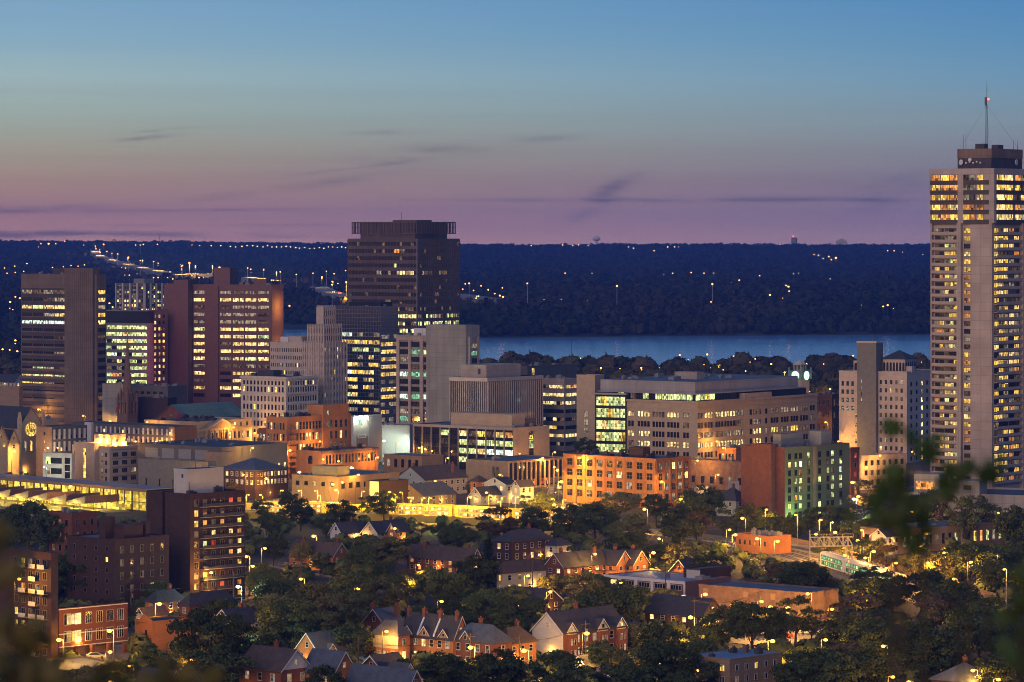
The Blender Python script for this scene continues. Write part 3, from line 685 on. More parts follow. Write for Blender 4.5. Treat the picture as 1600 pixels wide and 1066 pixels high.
t.grid('R', 1.5, t.R-1.2, t.h-2.6, t.h-2.6-12*3.5, 1, 12, .9, .6, ['b','t','.','.','d','.','.','t','.','.','.','.'], nv=3, um=True, frame='frame_dark')
t.fbox('side_frame', 'concrete_light', 'R', 0, 1.2, 0, t.h-.1, .5); t.fbox('side_frame', 'concrete_light', 'R', t.R-1, t.R, 0, t.h-.1, .5)
t.box('roof_house', 'white_panel', 3, 8, t.ul(664), t.ul(640), t.h-.5, t.z(515)); t.units(3)
for q in range(4): t.mast(2.5+q*.6, b_+3+q*2.5, t.h, t.h+9, .16, m='steel')
for q in range(4): t.mast(t.R-2-q*1.2, 2, t.h, t.h+4.5+q % 2*2, .12)
t.done()
# finned block
def ph(tb, p0, pc, p1, ptop, m, name='penthouse', base=None):
    """roof box whose near corner shows at column pc"""
    for k in range(3):
        pass
t = B('office_block', 'square office block wrapped in close vertical concrete fins with a plain penthouse', 'office block', 761, 704, 847, 716, 591, a=37)
t.body('black_panel', parapet=.6)
t.box('roof_house', 'concrete_light', 4.2, t.R*.72, 3.6, t.L*.86, t.h-.5, t.z(571.5)); t.units(2)
mb = MB()
for f, ln, k in (('L', t.L, 17), ('R', t.R, 26)):
    for q in range(k+1):
        u = .2+(ln-.4)*q/k; mb.box(*((-.75, 0, u-.15, u+.15, 0, t.h-1.6) if f == 'L' else (u-.15, u+.15, -.75, 0, 0, t.h-1.6)))
    mb.box(*((-.85, 0, -.85, ln, t.h-1.6, t.h+.05) if f == 'L' else (0, ln, -.85, 0, t.h-1.6, t.h+.05)))
mb.build('fin', M['pink_stone'], t.root)
t.grid('L', .2, t.L-.2, t.h-2.2, t.h-2.2-9*3.4, 17, 9, .55, .7, {'d': .12}, frame=None, um=True, deep=.01)
lit5 = ['..............d...........', '...t....t.gt..t.tt..t.....', '..t...d.....ttgt..........', '.....t......d.............', '.......yoyoyowyyoyoyyo....', '......yoyyoywyoyoyoyoyy...', '.....d.....d...d..........', '..........................', '..........................']
t.grid('R', .2, t.R-.2, t.h-2.2, t.h-2.2-9*3.4, 26, 9, .45, .5, lit5, frame=None, um=True, deep=.01)
t.box('window_hood', 'unit_dark', 4.0, 4.2, 7, 8.2, t.h+1.5, t.h+4)
t.done()
t = B('office_block', 'low dark flat roofed block with one lit doorway behind the finned office block', 'office block', 824, 800, 902, 690, 572, a=38)
t.body('concrete_dark', parapet=.5); t.fbox('lit_doorway', 'w', 'R', 3.5, 5.8, t.h-4.8, t.h-1.2, .05); t.units(2); t.done()
# striped banded block
t = B('office_block', 'white banded office block with eight thin strip windows, left of the stone stair tower', 'office block', 882, 846, 904, 705, 592, a=36)
t.body('concrete_light', parapet=.5)
zt = t.h-1.9; st = 3.83
p1 = ['wwwwb.', 'wwwwww', 'w.wwww', '......', 'd.w..b', '..ywww', 'wwbwww', '.b....']; p2 = ['yo', 'ww', 'wb', '..', '.d', '..', 'ww', '..']
t.grid('L', .4, t.L-.4, zt, zt-8*st, 6, 8, .97, .40, p1, nv=3, frame='frame_dark', um=True)
t.grid('R', .6, t.R-.5, zt, zt-8*st, 2, 8, .9, .40, p2, nv=3, frame='frame_dark', um=True)
t.units(2); t.done()
# stone court building
t = B('court_building', 'long buff stone court building under a grey metal top floor', 'court house', 1090, 974, 1277, 727, 627.5, a=37)
t.body('buff_stone', parapet=.8, roof='roof_blue')
for f, ln in (('L', t.L), ('R', t.R)): t.fbox('cornice', 'buff_stone', f, -.5, ln, t.h-.9, t.h+.05, .6); t.fbox('string_course', 'buff_stone', f, -.2, ln, t.h-3.6, t.h-3.2, .3)
def groups(f, lst, rows, patfn, gw):
    for gi, (px, n) in enumerate(lst):
        u = t.ul(px) if f == 'L' else t.ur(px); w = gw*n
        t.grid(f, u-w/2, u+w/2, t.h-4.2, t.h-4.2-rows*4.35, n, rows, .66, .52, patfn(gi, n), nv=0, nh=1, frame='frame_dark', um=True)
LL = ['wwdwb', '....d', 'ww...', 'dw.ww', '.....']; RR = ['dwwwb.d.dbbd..', '....d.b.....dd', '.bdbb.wbybyd..', 'wwwww.w..d....', '...........d..']
def pf(tab):
    def g(i, n): return [r[i % len(r)]*n for r in tab]
    return g
groups('L', [(986, 2), (1006, 4), (1029, 4), (1052, 4), (1072, 2)], 5, pf(LL), 1.7)
groups('R', [(1094, 2), (1107, 3), (1124, 3), (1140, 4), (1155, 3), (1173, 1), (1183, 3), (1197, 1), (1210, 3), (1226, 3), (1241, 3), (1256, 3), (1269, 2)], 5, pf(RR), 2.3)
bump = t.ur(1164); mb = MB(); mb.box(bump, t.ur(1206), .1, 3, t.h-.5, t.h+2.2); mb.build('attic', M['buff_stone'], t.root)
zc = t.h-.7
t.box('clerestory', 'black_panel', 3, t.R-4, 3.5, t.L+6, zc, zc+3.6)
mb = MB(); zm0, zm1 = zc+3.6, zc+3.6+5.4
mb.box(1.0, t.R-8, 1.2, t.L+15, zm0, zm0+.5); mb.box(3.4, t.R-11, 3.6, t.L+15, zm0+.5, zm1, 0)
mb.build('metal_top_floor', M['metal_panel'], t.root); t.box('top_roof', 'roof_blue', 3.6, t.R-11.2, 3.8, t.L+14.8, zm1+.004, zm1+.12)
def inset_grid(tb, f, off, u0, u1, z0, z1, n, lit):
    for i in range(n):
        k = pick(lit, i, 0); u = u0+(u1-u0)*(i+.5)/n; w = abs(u1-u0)/n*.93
        me = window_mb(w, z1-z0, k, 2, 0, 'frame_dark', .04, False).mesh('window', [M[k], M['frame_dark']])
        link(me, 'clerestory_window', tb.root, tb.at(f, u, z0, -off), 0 if f == 'R' else -pi/2)
inset_grid(t, 'L', 3.0, 4.5, t.L+5, zc+.9, zc+3.4, 12, ['gggggg.g.d.g'])
inset_grid(t, 'R', 3.5, 3.5, t.R*.5, zc+.9, zc+3.4, 12, ['ggyg........'])
t.units(8, zr=zm1, x0=5, x1=t.R-20, y0=6, y1=t.L+8, big=4); t.box('roof_house', 'concrete_light', 26, 32, 18, 30, zm1, zm1+3.4)
t.done()
court = t
t = B('stair_tower', 'square blank stone stair tower with three small lit openings beside the bright atrium', 'stair tower', 929.5, 901, 944, 718, 586, a=30)
t.body('buff_stone', parapet=.6)
t.grid('L', t.L*.35, t.L*.62, t.z(641), t.z(680), 1, 3, .8, .7, ['b'], nv=1, nh=1, um=True); t.done()
t = B('atrium', 'brightly lit glass atrium beside the square stone stair tower', 'glass atrium', 978, 931, 985, 722, 616, a=26)
t.body('black_panel', parapet=.3)
zt = t.h-.6
for j, lit in enumerate((['gggyg'], ['ggygg'], ['gwgwg'], ['ygggw'], ['ggggg'])):
    t.grid('L', .3, t.L-.3, zt-j*5.3, zt-(j+1)*5.3, 5, 1, .96, .74, lit, nv=3, nh=2, frame='frame_dark', um=True)
t.fbox('canopy', 'metal_panel', 'L', -1, t.L+1, t.h-.3, t.h+.4, 2.4); t.done()
# clock tower
g = G(1250, 700); cz = lambda py: H-(py-HZ)/F*g.y
t = empty('clock_tower', (g.x, g.y, 0), radians(50)); tag(t, 'pale green clock tower with two glowing dials and a pointed roof', 'clock tower')
MB().box(-3.2, 3.2, -3.2, 3.2, 0, cz(592)).build('shaft', M['cream_stone'], t)
mb = MB(); mb.box(-3.7, 3.7, -3.7, 3.7, cz(592), cz(580)); mb.box(-4.1, 4.1, -4.1, 4.1, cz(580), cz(579)); mb.build('clock_stage', M['verdigris'], t)
for s_ in (0, 1):
    for c_ in (0, 1):
        x, y = (-3.7 if c_ else 3.7), (-3.7 if s_ else 3.7); MB().tube((x, y, cz(592)), (x, y, cz(576)), .6, .5, 6).tube((x, y, cz(576)), (x, y, cz(573)), .6, .05, 6).build('pinnacle', M['verdigris'], t)
M['dial'] = emit('clock_dial', (.62, 1.0, .72), 1.9, False)
for ax in (0, 1):
    p = (-3.75, 0, cz(586.5)) if ax else (0, -3.75, cz(586.5)); q = (-3.95, 0, p[2]) if ax else (0, -3.95, p[2])
    d = MB().tube(p, q, 2.1, k=20).build('dial', M['dial'], t); r_ = MB()
    r2 = (-4.02, 0, p[2]) if ax else (0, -4.02, p[2])
    r_.tube(q, (r2[0], r2[1]-(.9 if ax else 0), r2[2]+.9), .14, k=4); r_.tube(q, (r2[0]+(0 if ax else .3), r2[1], r2[2]-1.3), .14, k=4); r_.build('hand', M['dark_steel'], d)
mb = MB(); mb.box(-2.2, 2.2, -2.2, 2.2, cz(579), cz(578))
for i in range(4):
    for k in (-1, 0, 1):
        a, b_ = (2.0, k*1.9) if i % 2 else (k*1.9, 2.0)
        if i > 1: a, b_ = -a, -b_
        mb.box(a-.25, a+.25, b_-.25, b_+.25, cz(578), cz(570.5))
mb.box(-2.5, 2.5, -2.5, 2.5, cz(570.5), cz(569.5)); mb.build('lantern', M['cream_stone'], t)
n = MB(); z0, z1 = cz(569.5), cz(562)
for i in range(4):
    c_ = [(-2.5,-2.5), (2.5,-2.5), (2.5,2.5), (-2.5,2.5)]; a, b_ = c_[i], c_[(i+1) % 4]; n.tri((a[0], a[1], z0), (b_[0], b_[1], z0), (0, 0, z1))
n.quad(*[(x, y, z0) for x, y in [(-2.5,2.5), (2.5,2.5), (2.5,-2.5), (-2.5,-2.5)]]); n.build('pyramid_roof', M['siding_cream'], t)
# hotel
t = B('hotel', 'pink stone hotel with a square chimney tower and arcaded roof pavilion', 'hotel', 1417, 1311, 1462, 724, 581, a=28)
t.body('pink_stone', parapet=.7)
zt = t.z(591, 'L', 5); st = 3.68
t.grid('L', t.ul(1413), t.ul(1364), zt, zt-11*st, 6, 11, .42, .5, {'d': .2, 'b': .03, 'w': .02}, nh=1, frame=None, um=True, sill=True)
zt2 = zt-1.0
t.grid('L', t.ul(1336), t.ul(1313), zt2, zt2-4*st, 3, 4, .5, .55, ['. .', '. .'] if 0 else ['...'], frame=None, um=True)
t.grid('L', t.ul(1340), t.ul(1336), zt2-4*st, zt2-9*st, 1, 5, .8, .5, ['.'], frame=None, um=True)
t.grid('R', 2, t.R-1, t.z(594, 'R', 5), t.z(594, 'R', 5)-11*st, 5, 11, .32, .5, ['..w..', '..b..', '..w..'], frame=None, um=True, sill=True)
c0, c1 = t.ul(1372), t.ul(1342)
t.box('chimney_tower', 'grey_stone', -2.2, 6, c0, c1, 0, t.z(536, 'L', 14)); t.fbox('chimney_cap', 'pink_stone', 'L', c0-.2, c1+.2, t.z(536, 'L', 14), t.z(535, 'L', 14)+.5, 2.4)
t.grid('L', c0+6, c1-1, t.z(592), t.z(632), 1, 4, .24, .6, ['b'], frame=None, um=True, off=2.2)
t.mast(2, c0+2.5, t.z(536), t.z(527, 'L', 14), .15, arms=3, m='steel'); t.mast(3, c0+4, t.z(536), t.z(529, 'L', 14), .12, arms=2, m='steel')
def arcade(y0, y1, x0, x1, z0, z1, n1, n2, roofm=None, zr=0):
    t.body('pink_stone', x0, x1, y0, y1, z0, z1, name='pavilion', parapet=0, roof=None)
    mb = MB()
    for q in range(n1):
        u = y0+(y1-y0)*(q+.5)/n1; w = (y1-y0)/n1*.33; pts = [(u-w, z0+.8), (u+w, z0+.8), (u+w, z1-2)]+[(u+w*cos(a), z1-2+w*sin(a)) for a in (.5, 1.05, 1.57, 2.1, 2.6)]+[(u-w, z1-2)]
        mb.prism(pts, 'x', x0-.08, x0-.005)
    for q in range(n2):
        u = x0+(x1-x0)*(q+.5)/n2; w = (x1-x0)/n2*.33; pts = [(u-w, z0+.8), (u+w, z0+.8), (u+w, z1-2)]+[(u+w*cos(a), z1-2+w*sin(a)) for a in (.5, 1.05, 1.57, 2.1, 2.6)]+[(u-w, z1-2)]
        mb.prism(pts, 'y', y0-.08, y0-.005)
    mb.build('arch', M['.'], t.root)
    if roofm:
        e = .8; r = MB(); cx_, cy0, cy1 = (x0+x1)/2, y0+(x1-x0)*.4, y1-(x1-x0)*.4
        a, b_, c_, d = (x0-e, y0-e, z1), (x1+e, y0-e, z1), (x1+e, y1+e, z1), (x0-e, y1+e, z1); p, q = (cx_, cy0, zr), (cx_, cy1, zr)
        r.quad(d, a, p, q); r.quad(b_, c_, q, p); r.tri(a, b_, p); r.tri(c_, d, q); r.quad(a, d, c_, b_); r.build('hip_roof', M[roofm], t.root)
arcade(t.ul(1409), t.ul(1374), 4, 17, t.h-.7, t.z(561, 'L', 10, 3), 7, 5, 'shingle_dark', t.z(547, 'L', 12, 8))
arcade(t.ul(1346), t.ul(1331), 2, 8, t.h-.7, t.z(563, 'L', 25), 2, 1, 'shingle_dark', t.z(561, 'L', 30))
t.box('roof_house', 'pink_stone', 5, 9, -.5, 3, t.h-.6, t.h+2.2)
t.units(3); t.done()
# tall apartment tower at right
t = B('apartment_tower', 'very tall concrete apartment tower with a mast at the right edge', 'apartment tower', 1552, 1457, 1640, 774, 263, a=38)
zhead = t.z(349)
t.body('concrete_tower', x0=.0, y0=.0, parapet=0, z1=zhead, roof=None)
t.body('concrete_tower', x0=-.9, x1=t.R+.9, y0=-.9, y1=t.L+.9, z0=zhead, name='head', parapet=.8)
st_u = 15.5/F*t.Y; st = 12.17/F*t.Y
zt = t.z(270, 'L', 10)
hp = ['yyowwo', 'owwyob', 'yyoydo', 'oyyowb', 'woywoo']
def hwin(f, pa, pb, n, pats, face_u): 
    u0, u1 = face_u(pa), face_u(pb)
    t.grid(f, u0, u1, zt, zt-5*st_u, n, 5, .93, .56, pats, nv=4, frame='frame_dark', um=True, off=.9)
ul, ur = t.ul, t.ur
hwin('L', 1499, 1458, 3, ['oyo', 'ooy', 'oyy', 'woy', 'yoy'], ul)
hwin('L', 1526, 1507, 2, ['bd', 'bb', 'db', 'oo', 'oy'], ul); hwin('L', 1538.5, 1529, 1, ['y', 'y', 'w', 'o', 'y'], ul)
hwin('R', 1553.5, 1580, 2, ['yw', 'yy', 'wy', 'wy', 'ww'], ur); hwin('R', 1583, 1600, 2, ['ob', 'yd', 'dy', 'ob', 'wb'], ur); hwin('R', 1603, 1636, 3, ['ybd', 'wyb', 'ydw', 'byw', 'wwy'], ur)
for j in range(6):
    z_ = zt-j*st_u
    if j: t.fbox('dark_band', 'dark_band', 'L', ul(1498), t.L+.5, z_-.9, z_+.9, 1.0); t.fbox('dark_band', 'dark_band', 'L', ul(1547), ul(1507), z_-.9, z_+.9, 1.0); t.fbox('dark_band', 'dark_band', 'R', ur(1553.5), t.R, z_-.9, z_+.9, 1.0)
zt = t.z(354.5, 'L', 10); nr = 33; zb = zt-nr*st
opts = 'yyyywwbbdd..oo'
def rp(n, w): return [''.join(RW.choice(w) for _ in range(n)) for _ in range(nr)]
t.grid('L', ul(1497.5), ul(1476), zt, zb, 3, nr, .94, .58, rp(3, 'ywwyybbgdd.'), nv=2, frame='frame_dark', um=True)
t.grid('L', ul(1475), ul(1461.5), zt, zb, 2, nr, .94, .56, rp(2, 'yb.ddo..d'), nv=2, frame='frame_dark', um=True)
t.grid('L', ul(1516.5), ul(1506.5), zt, zb, 1, nr, .95, .56, rp(1, 'yybd..dwod'), nv=2, frame='frame_dark', um=True)
t.grid('R', ur(1553), ur(1575), zt, zb, 3, nr, .94, .58, rp(3, 'ywwyyybbdd.'), nv=2, frame='frame_dark', um=True)
t.grid('R', ur(1576), ur(1592), zt, zb, 2, nr, .94, .58, rp(2, 'ybbd..w.o'), nv=2, frame='frame_dark', um=True)
t.grid('R', ur(1601), ur(1636), zt, zb, 4, nr, .94, .58, rp(4, 'ybbd..w.o'), nv=2, frame='frame_dark', um=True)
def balconies(f, u0, u1):
    for j in range(nr):
        z_ = zb+j*st
        mb = MB(); d = 1.5; 
        mb.box(*((-d, 0, u0, u1, z_-.12, z_+.12) if f == 'L' else (u0, u1, -d, 0, z_-.12, z_+.12)))
        mb.box(*((-d, -d+.12, u0, u1, z_+.12, z_+1.05) if f == 'L' else (u0, u1, -d, -d+.12, z_+.12, z_+1.05)))
        mb.build('balcony', M['concrete_band'], t.root)
balconies('L', ul(1498), t.L-.6); balconies('R', ur(1553), ur(1593))
t.fbox('edge_pier', 'concrete_tower', 'L', t.L-.6, t.L, 0, zhead, 1.6); t.fbox('wall_slab', 'concrete_tower', 'L', ul(1504.5), ul(1498), 0, zhead, 1.7)
t.fbox('wall_slab', 'concrete_tower', 'L', .15, ul(1518), 0, zhead, .85); t.fbox('wall_slab', 'concrete_tower', 'R', ur(1593), ur(1600), 0, zhead, 1.7)
for j in range(0, nr, 1):
    if j % 3 == 0: t.fbox('joint', 'concrete_band', 'L', .2, ul(1518), zb+j*st-.05, zb+j*st+.05, .875)
# roof house and its dishes
x0, y0, x1, y1 = 4, 3.2, 28, ul(1497)+2.6
zr0, zr1 = t.h-.5, t.z(233, 'L', 5, 3)
t.box('roof_house', 'unit_dark', x0, x1, y0, y1, zr0, zr1); zl = (zr1*.58+zr0*.42)
mb = MB(); mb.box(x0-.25, x0-.02, y0-.25, y1, zl, zr1+.2); mb.box(x0-.02, x1, y0-.25, y0-.02, zl, zr1+.2); mb.build('roof_screen', M['brown_ribs'], t.root)
def dish(p, r, nrm):
    p = Vector(p); nrm = Vector(nrm).normalized(); MB().tube(p, p+nrm*.5, r*.75, r, 14).build('dish', M['white_panel'], t.root)
dish((x0-.5, y1-2.2, zr0+3.0), 1.15, (-1, .3, .1)); dish((x0-.5, y1-6, zr0+4.0), .75, (-1, -.2, 0)); dish((x1-6, y0-.5, zr0+3.2), 1.3, (.2, -1, 0)); dish((x1-1, y0-.5, zr0+3.8), 1.0, (.6, -1, 0))
for q in range(5): dish((x0-.4, y0+4.5+q*1.6, zr0+2.8+(q % 2)*.4), .38, (-1, 0, 0))
mb = MB(); mb.box(x0+3, x0+6, y0+5, y0+9, zr1, zr1+2.2); mb.box(x0+7, x0+11, y0+1, y0+4, zr1, zr1+1.8); mb.build('rooftop_unit', M['unit_dark'], t.root)
for (x, y, hh) in ((x0+1, y1-2, 6), (x0+1, y1-3.2, 6.5), (x1-2, y0+1, 3.5), (x1-5, y0+1, 4), (x0+8, y0+8, 3)): t.mast(x, y, zr1, zr1+hh, .1)
mx, my = x0+8.5, y0+7.0
zf = lambda py: t.z(py, 'L', my, 3)
mb = MB()
for q in range(3):
    a = q*2.094; mb.tube((mx+.45*cos(a), my+.45*sin(a), zr1), (mx+.35*cos(a), my+.35*sin(a), zf(165)), .10, k=5)
zz = zr1
while zz < zf(165):
    for q in range(3):
        a, b_ = q*2.094, (q+1)*2.094; mb.tube((mx+.42*cos(a), my+.42*sin(a), zz), (mx+.42*cos(b_), my+.42*sin(b_), zz+1.1), .05, k=4)
    zz += 1.1
mb.tube((mx, my, zf(168)), (mx, my, zf(126)), .14, .05, 6); mb.box(mx-.5, mx+.5, my+.2, my+.7, zf(164), zf(151)); mb.tube((mx-.5, my, zf(135)), (mx+.5, my, zf(135)), .08, k=4)
mb.tube((mx, my-.5, zf(140)), (mx, my+.5, zf(140)), .08, k=4); mb.build('lattice_mast', M['steel'], t.root)
MB().ball((mx-.2, my-.8, zf(154)), .42, k=8).build('beacon', M['red_lamp'], t.root)
mb = MB()
for (gx_, gy_) in ((x0+.5, y1-.5), (x1-.5, y0+1), (x1-1, y1-1)): mb.tube((mx, my, zf(163)), (gx_, gy_, zr1+.1), .035, k=3)
mb.build('guy_wire', M['dark_steel'], t.root)
t.done()
# ------------------------------------------------------------------ mid distance: churches, shops, warehouses, flats
def wgrid(t, f, cols, rows, top=1.2, bot=1.0, wf=.4, hf=.5, lit=None, m0=.8, **k):
    ln = t.L if f == 'L' else t.R
    if ln < 2.5: return
    t.grid(f, m0, ln-m0, t.h-top, bot, cols, rows, wf, hf, lit or {'d': .2, 'w': .08, 'b': .06}, um=True, **k)
def flat(name, label, cat, cx, lx, rx, base, top, wall, a=38, roof='roof_dark', L=None, Rr=None, units=3, parapet=.5, fin=True, group=None):
    """flat roofed block; L / Rr = (cols, rows, {options}) window grids of the two faces"""
    t = B(name, label, cat, cx, lx, rx, base, top, a=a, group=group)
    t.body(wall, parapet=parapet, roof=roof)
    if L: wgrid(t, 'L', L[0], L[1], **(L[2] if len(L) > 2 else {}))
    if Rr: wgrid(t, 'R', Rr[0], Rr[1], **(Rr[2] if len(Rr) > 2 else {}))
    if units: t.units(units, big=2.5)
    return t.done() if fin else t
def roof_on(t, x0, x1, y0, y1, z, rise, kind, m, over=.45, trim='white_trim', gable=None, name='roof', th=.22):
    """pitched roof. kind: 'gy' ridge along y, 'gx' ridge along x, 'hip'"""
    if kind == 'gx':  # build as gy in swapped axes
        S = lambda p: (p[1], p[0], p[2])
        X0, X1, Y0, Y1 = y0, y1, x0, x1
    else:
        S = lambda p: p
        X0, X1, Y0, Y1 = x0, x1, y0, y1
    mx = (X0+X1)/2; r = MB(); sl = rise/(mx-X0); e = over
    if kind == 'hip':
        hw = mx-X0; long_y = (Y1-Y0) >= (X1-X0)
        if long_y: p, q = (mx, Y0+hw, z+rise), (mx, Y1-hw, z+rise)
        else: hy = (Y1-Y0)/2; p, q = (X0+hy, Y0+hy, z+rise), (X1-hy, Y0+hy, z+rise)
        a, b_, c_, d = (X0-e, Y0-e, z-.1), (X1+e, Y0-e, z-.1), (X1+e, Y1+e, z-.1), (X0-e, Y1+e, z-.1)
        if long_y: r.quad(d, a, p, q); r.quad(b_, c_, q, p); r.tri(a, b_, p); r.tri(c_, d, q)
        else: r.quad(a, b_, q, p); r.quad(c_, d, p, q); r.tri(d, a, p); r.tri(b_, c_, q)
        r.quad(a, d, c_, b_); r.box(X0-e, X1+e, Y0-e, Y1+e, z-.3, z-.1)
        return r.build(name, M[m], t.root)
    for s in (-1, 1):
        xe = mx+s*(mx-X0+e); ze = z-sl*e; n = Vector((s*sl, 0, 1)).normalized()*th
        lo0, lo1, hi0, hi1 = (xe, Y0-e, ze), (xe, Y1+e, ze), (mx, Y0-e, z+rise), (mx, Y1+e, z+rise)
        up = lambda p: (p[0]+n.x, p[1], p[2]+n.z)
        ps = [lo0, lo1, hi1, hi0]; us = [up(q) for q in ps]
        ps, us = [S(q) for q in ps], [S(q) for q in us]
        r.quad(*us); r.quad(*ps[::-1])
        for i in range(4): j = (i+1) % 4; r.quad(ps[i], ps[j], us[j], us[i])
    o = r.build(name, M[m], t.root)
    for yy in (Y0, Y1):
        MB().prism([(X0, z), (X1, z), (mx, z+rise)], 'y' if kind == 'gy' else 'x', yy if yy == Y0 else yy-.2, yy+.2 if yy == Y0 else yy).build('gable', M[gable or 'red_brick'], t.root)
    if trim:
        b_ = MB()
        for yy in (Y0-e-.06, Y1+e+.02):
            for s in (-1, 1):
                xe = mx+s*(mx-X0+e); ze = z-sl*e
                P0, P1 = (xe, ze-.12), (mx, z+rise-.12); w = .30
                pts = [(P0[0], P0[1]), (P1[0], P1[1]), (P1[0], P1[1]+w), (P0[0], P0[1]+w)]
                if s > 0: pts = pts[::-1]
                b_.prism(pts, 'y' if kind == 'gy' else 'x', yy, yy+.06)
        b_.build('bargeboard', M[trim], t.root)
    return o
def chimney(t, x, y, z0, z1, m='red_brick', w=.7):
    o = MB().box(x, x+w, y, y+w*1.2, z0, z1).box(x-.08, x+w+.08, y-.08, y+w*1.2+.08, z1-.25, z1).build('chimney', M[m], t.root)
    p = MB().tube((x+w*.5, y+w*.6, z1), (x+w*.5, y+w*.6, z1+.35), .14, .11, 7).build('chimney_pot', M['orange_brick'], o)
PLD = bpy.data.lights.new('lamp_light', 'POINT'); PLD.energy = 420; PLD.color = (1.0, .50, .10); PLD.shadow_soft_size = .15
def house(name, label, cx, lx, rx, base, eave, rise, kind, wall, roof, a=42, trim='white_trim', gable=None, storeys=2, lit=None, chim=1, porch=None, dorm=None, cat='house', group=None, added_porch_lamp=True, win=True, nL=None, nR=None, fin=True):
    t = B(name, label, cat, cx, lx, rx, base, eave, a=a, group=group)
    MB().box(0, t.R, 0, t.L, 0, t.h, 0).build('wall', M[wall], t.root)
    roof_on(t, 0, t.R, 0, t.L, t.h, rise, kind, roof, trim=trim, gable=gable or wall)
    lit = lit or {'w': .18, 'y': .08, 'd': .15, 'b': .1}
    if win:
        for f, ln, n_ in (('L', t.L, nL), ('R', t.R, nR)):
            n = n_ or max(1, int(ln/3.2))
            if ln > 2: t.grid(f, .5, ln-.5, t.h-.2, max(.6, t.h-3.1*storeys), n, storeys, min(.45, 1.1*n/(ln-1)), .52, lit, nv=0, nh=1, frame='frame_white', um=True, sill=True)
        if kind in ('gy', 'gx'):
            f, mid = ('R', t.R/2) if kind == 'gy' else ('L', t.L/2)
            t.wins.append((f, mid, t.h+rise*.22, .8, 1.1, pick(lit, 0, 0), 0, 1, 'frame_white', .06, True, 'attic_window'))
    if chim: 
        for c in range(chim):
            fx, fy = (.25+.5*(c % 2), .15+.6*((c+1) % 2)) if chim > 1 else (.7, .6)
            chimney(t, t.R*fx, t.L*fy, t.h, t.h+rise+1.1)
    if porch:
        f, u0, u1 = porch; ln = t.L if f == 'L' else t.R; u0 *= ln; u1 *= ln; d = 2.0; mb = MB()
        if f == 'L': mb.box(-d, -.003, u0, u1, 2.7, 2.9)
        else: mb.box(u0, u1, -d, -.003, 2.7, 2.9)
        pr = mb.build('porch', M[roof], t.root); mb = MB()
        for u in (u0+.15, (u0+u1)/2, u1-.15): mb.box(*((-d+.1, -d+.25, u-.08, u+.08, 0, 2.7) if f == 'L' else (u-.08, u+.08, -d+.1, -d+.25, 0, 2.7)))
        mb.box(*((-d, -.003, u0, u1, .02, .3) if f == 'L' else (u0, u1, -d, -.003, .02, .3))); mb.build('post', M['white_trim'], pr)
        c = (u0+u1)/2; mb = MB(); mb.box(*((-.09, -.003, c-.5, c+.5, .3, 2.4) if f == 'L' else (c-.5, c+.5, -.09, -.003, .3, 2.4))); mb.build('door', M['door_dark'], t.root)
    if added_porch_lamp:  # invented lamps on random house walls, added for sparkle
        for f in ('L', 'R'):
            ln = t.L if f == 'L' else t.R
            if ln > 4 and R.random() < .62:
                u = ln*R.uniform(.2, .8); q = t.at(f, u, 2.6, .35); o_ = MB().ball((0, 0, 0), .2, k=6, q=4).build('added_porch_lamp', M['sodium'], t.root, q)
                l = bpy.data.objects.new('lamp_light', PLD); col.objects.link(l); l.parent = t.root; l.location = t.at(f, u, 2.4, .9)
    if dorm:
        for (f, fr, w) in dorm: # wall gables standing on the eave of a face
            ln = t.L if f == 'L' else t.R; u = fr*ln; z0, z1 = t.h-.6, t.h+w*.62
            mb = MB(); mb.prism([(u-w/2, z0), (u+w/2, z0), (u+w/2, t.h+.1), (u, z1), (u-w/2, t.h+.1)], 'x' if f == 'L' else 'y', -.35, 2.6)
            d = mb.build('dormer', M[gable or wall], t.root)
            for (ya, yb, mt_, nm_) in ((-.55, 2.7, roof, 'dormer_roof'), (-.63, -.555, trim or roof, 'dormer_trim')):
                mb = MB()
                for s in (-1, 1):
                    pts = [(u+s*(w/2+.3), t.h-.15), (u, z1+.05), (u, z1+.3), (u+s*(w/2+.3), t.h+.1)]
                    if s > 0: pts = pts[::-1]
                    mb.prism(pts, 'x' if f == 'L' else 'y', ya, yb)
                mb.build(nm_, M[mt_], d)
            t.wins.append((f, u, t.h+.15, w*.26, w*.28, pick(lit, 0, 0), 0, 0, 'frame_white', .42, False, 'attic_window'))
    return t.done() if fin else t
DK = {'d': .25, 'w': .03}
# --- left: behind and around the stone church
flat('store', 'plain tan block with a blank wall at the left edge behind the stone church', 'building', 30, -60, 36, 690, 604, 'tan_brick', a=24, units=2)
house('house', 'small pale gabled house above the blank tan block at the far left edge', 24, -20, 40, 640, 597, 4, 'gy', 'siding_cream', 'shingle_dark', storeys=1)
flat('hall', 'tan stone hall with a dark roof joined to the right of the stone church', 'building', 60, 50, 92, 728, 655, 'buff_stone', a=50, units=1)
t = house('church', 'gothic stone church with a steep gable and round rose window at the left edge', 30, -70, 67, 744, 668, 8.2, 'gy', 'buff_stone', 'shingle_dark', a=46, trim='buff_stone', cat='church', chim=0, win=False, fin=False)
mx = t.R/2
MB().tube((mx, -.12, t.h-1.0), (mx, -.005, t.h-1.0), 3.1, k=20).build('rose_window', M['y'], t.root)
mb = MB()
for q in range(12): a_ = q*pi/6; mb.tube((mx, -.18, t.h-1), (mx+3.0*cos(a_), -.18, t.h-1+3.0*sin(a_)), .10, k=4)
for rr in (1.1, 2.1, 3.1):
    for q in range(16): a_, b_ = q*pi/8, (q+1)*pi/8; mb.tube((mx+rr*cos(a_), -.18, t.h-1+rr*sin(a_)), (mx+rr*cos(b_), -.18, t.h-1+rr*sin(b_)), .12, k=4)
mb.build('tracery', M['buff_stone'], t.root)
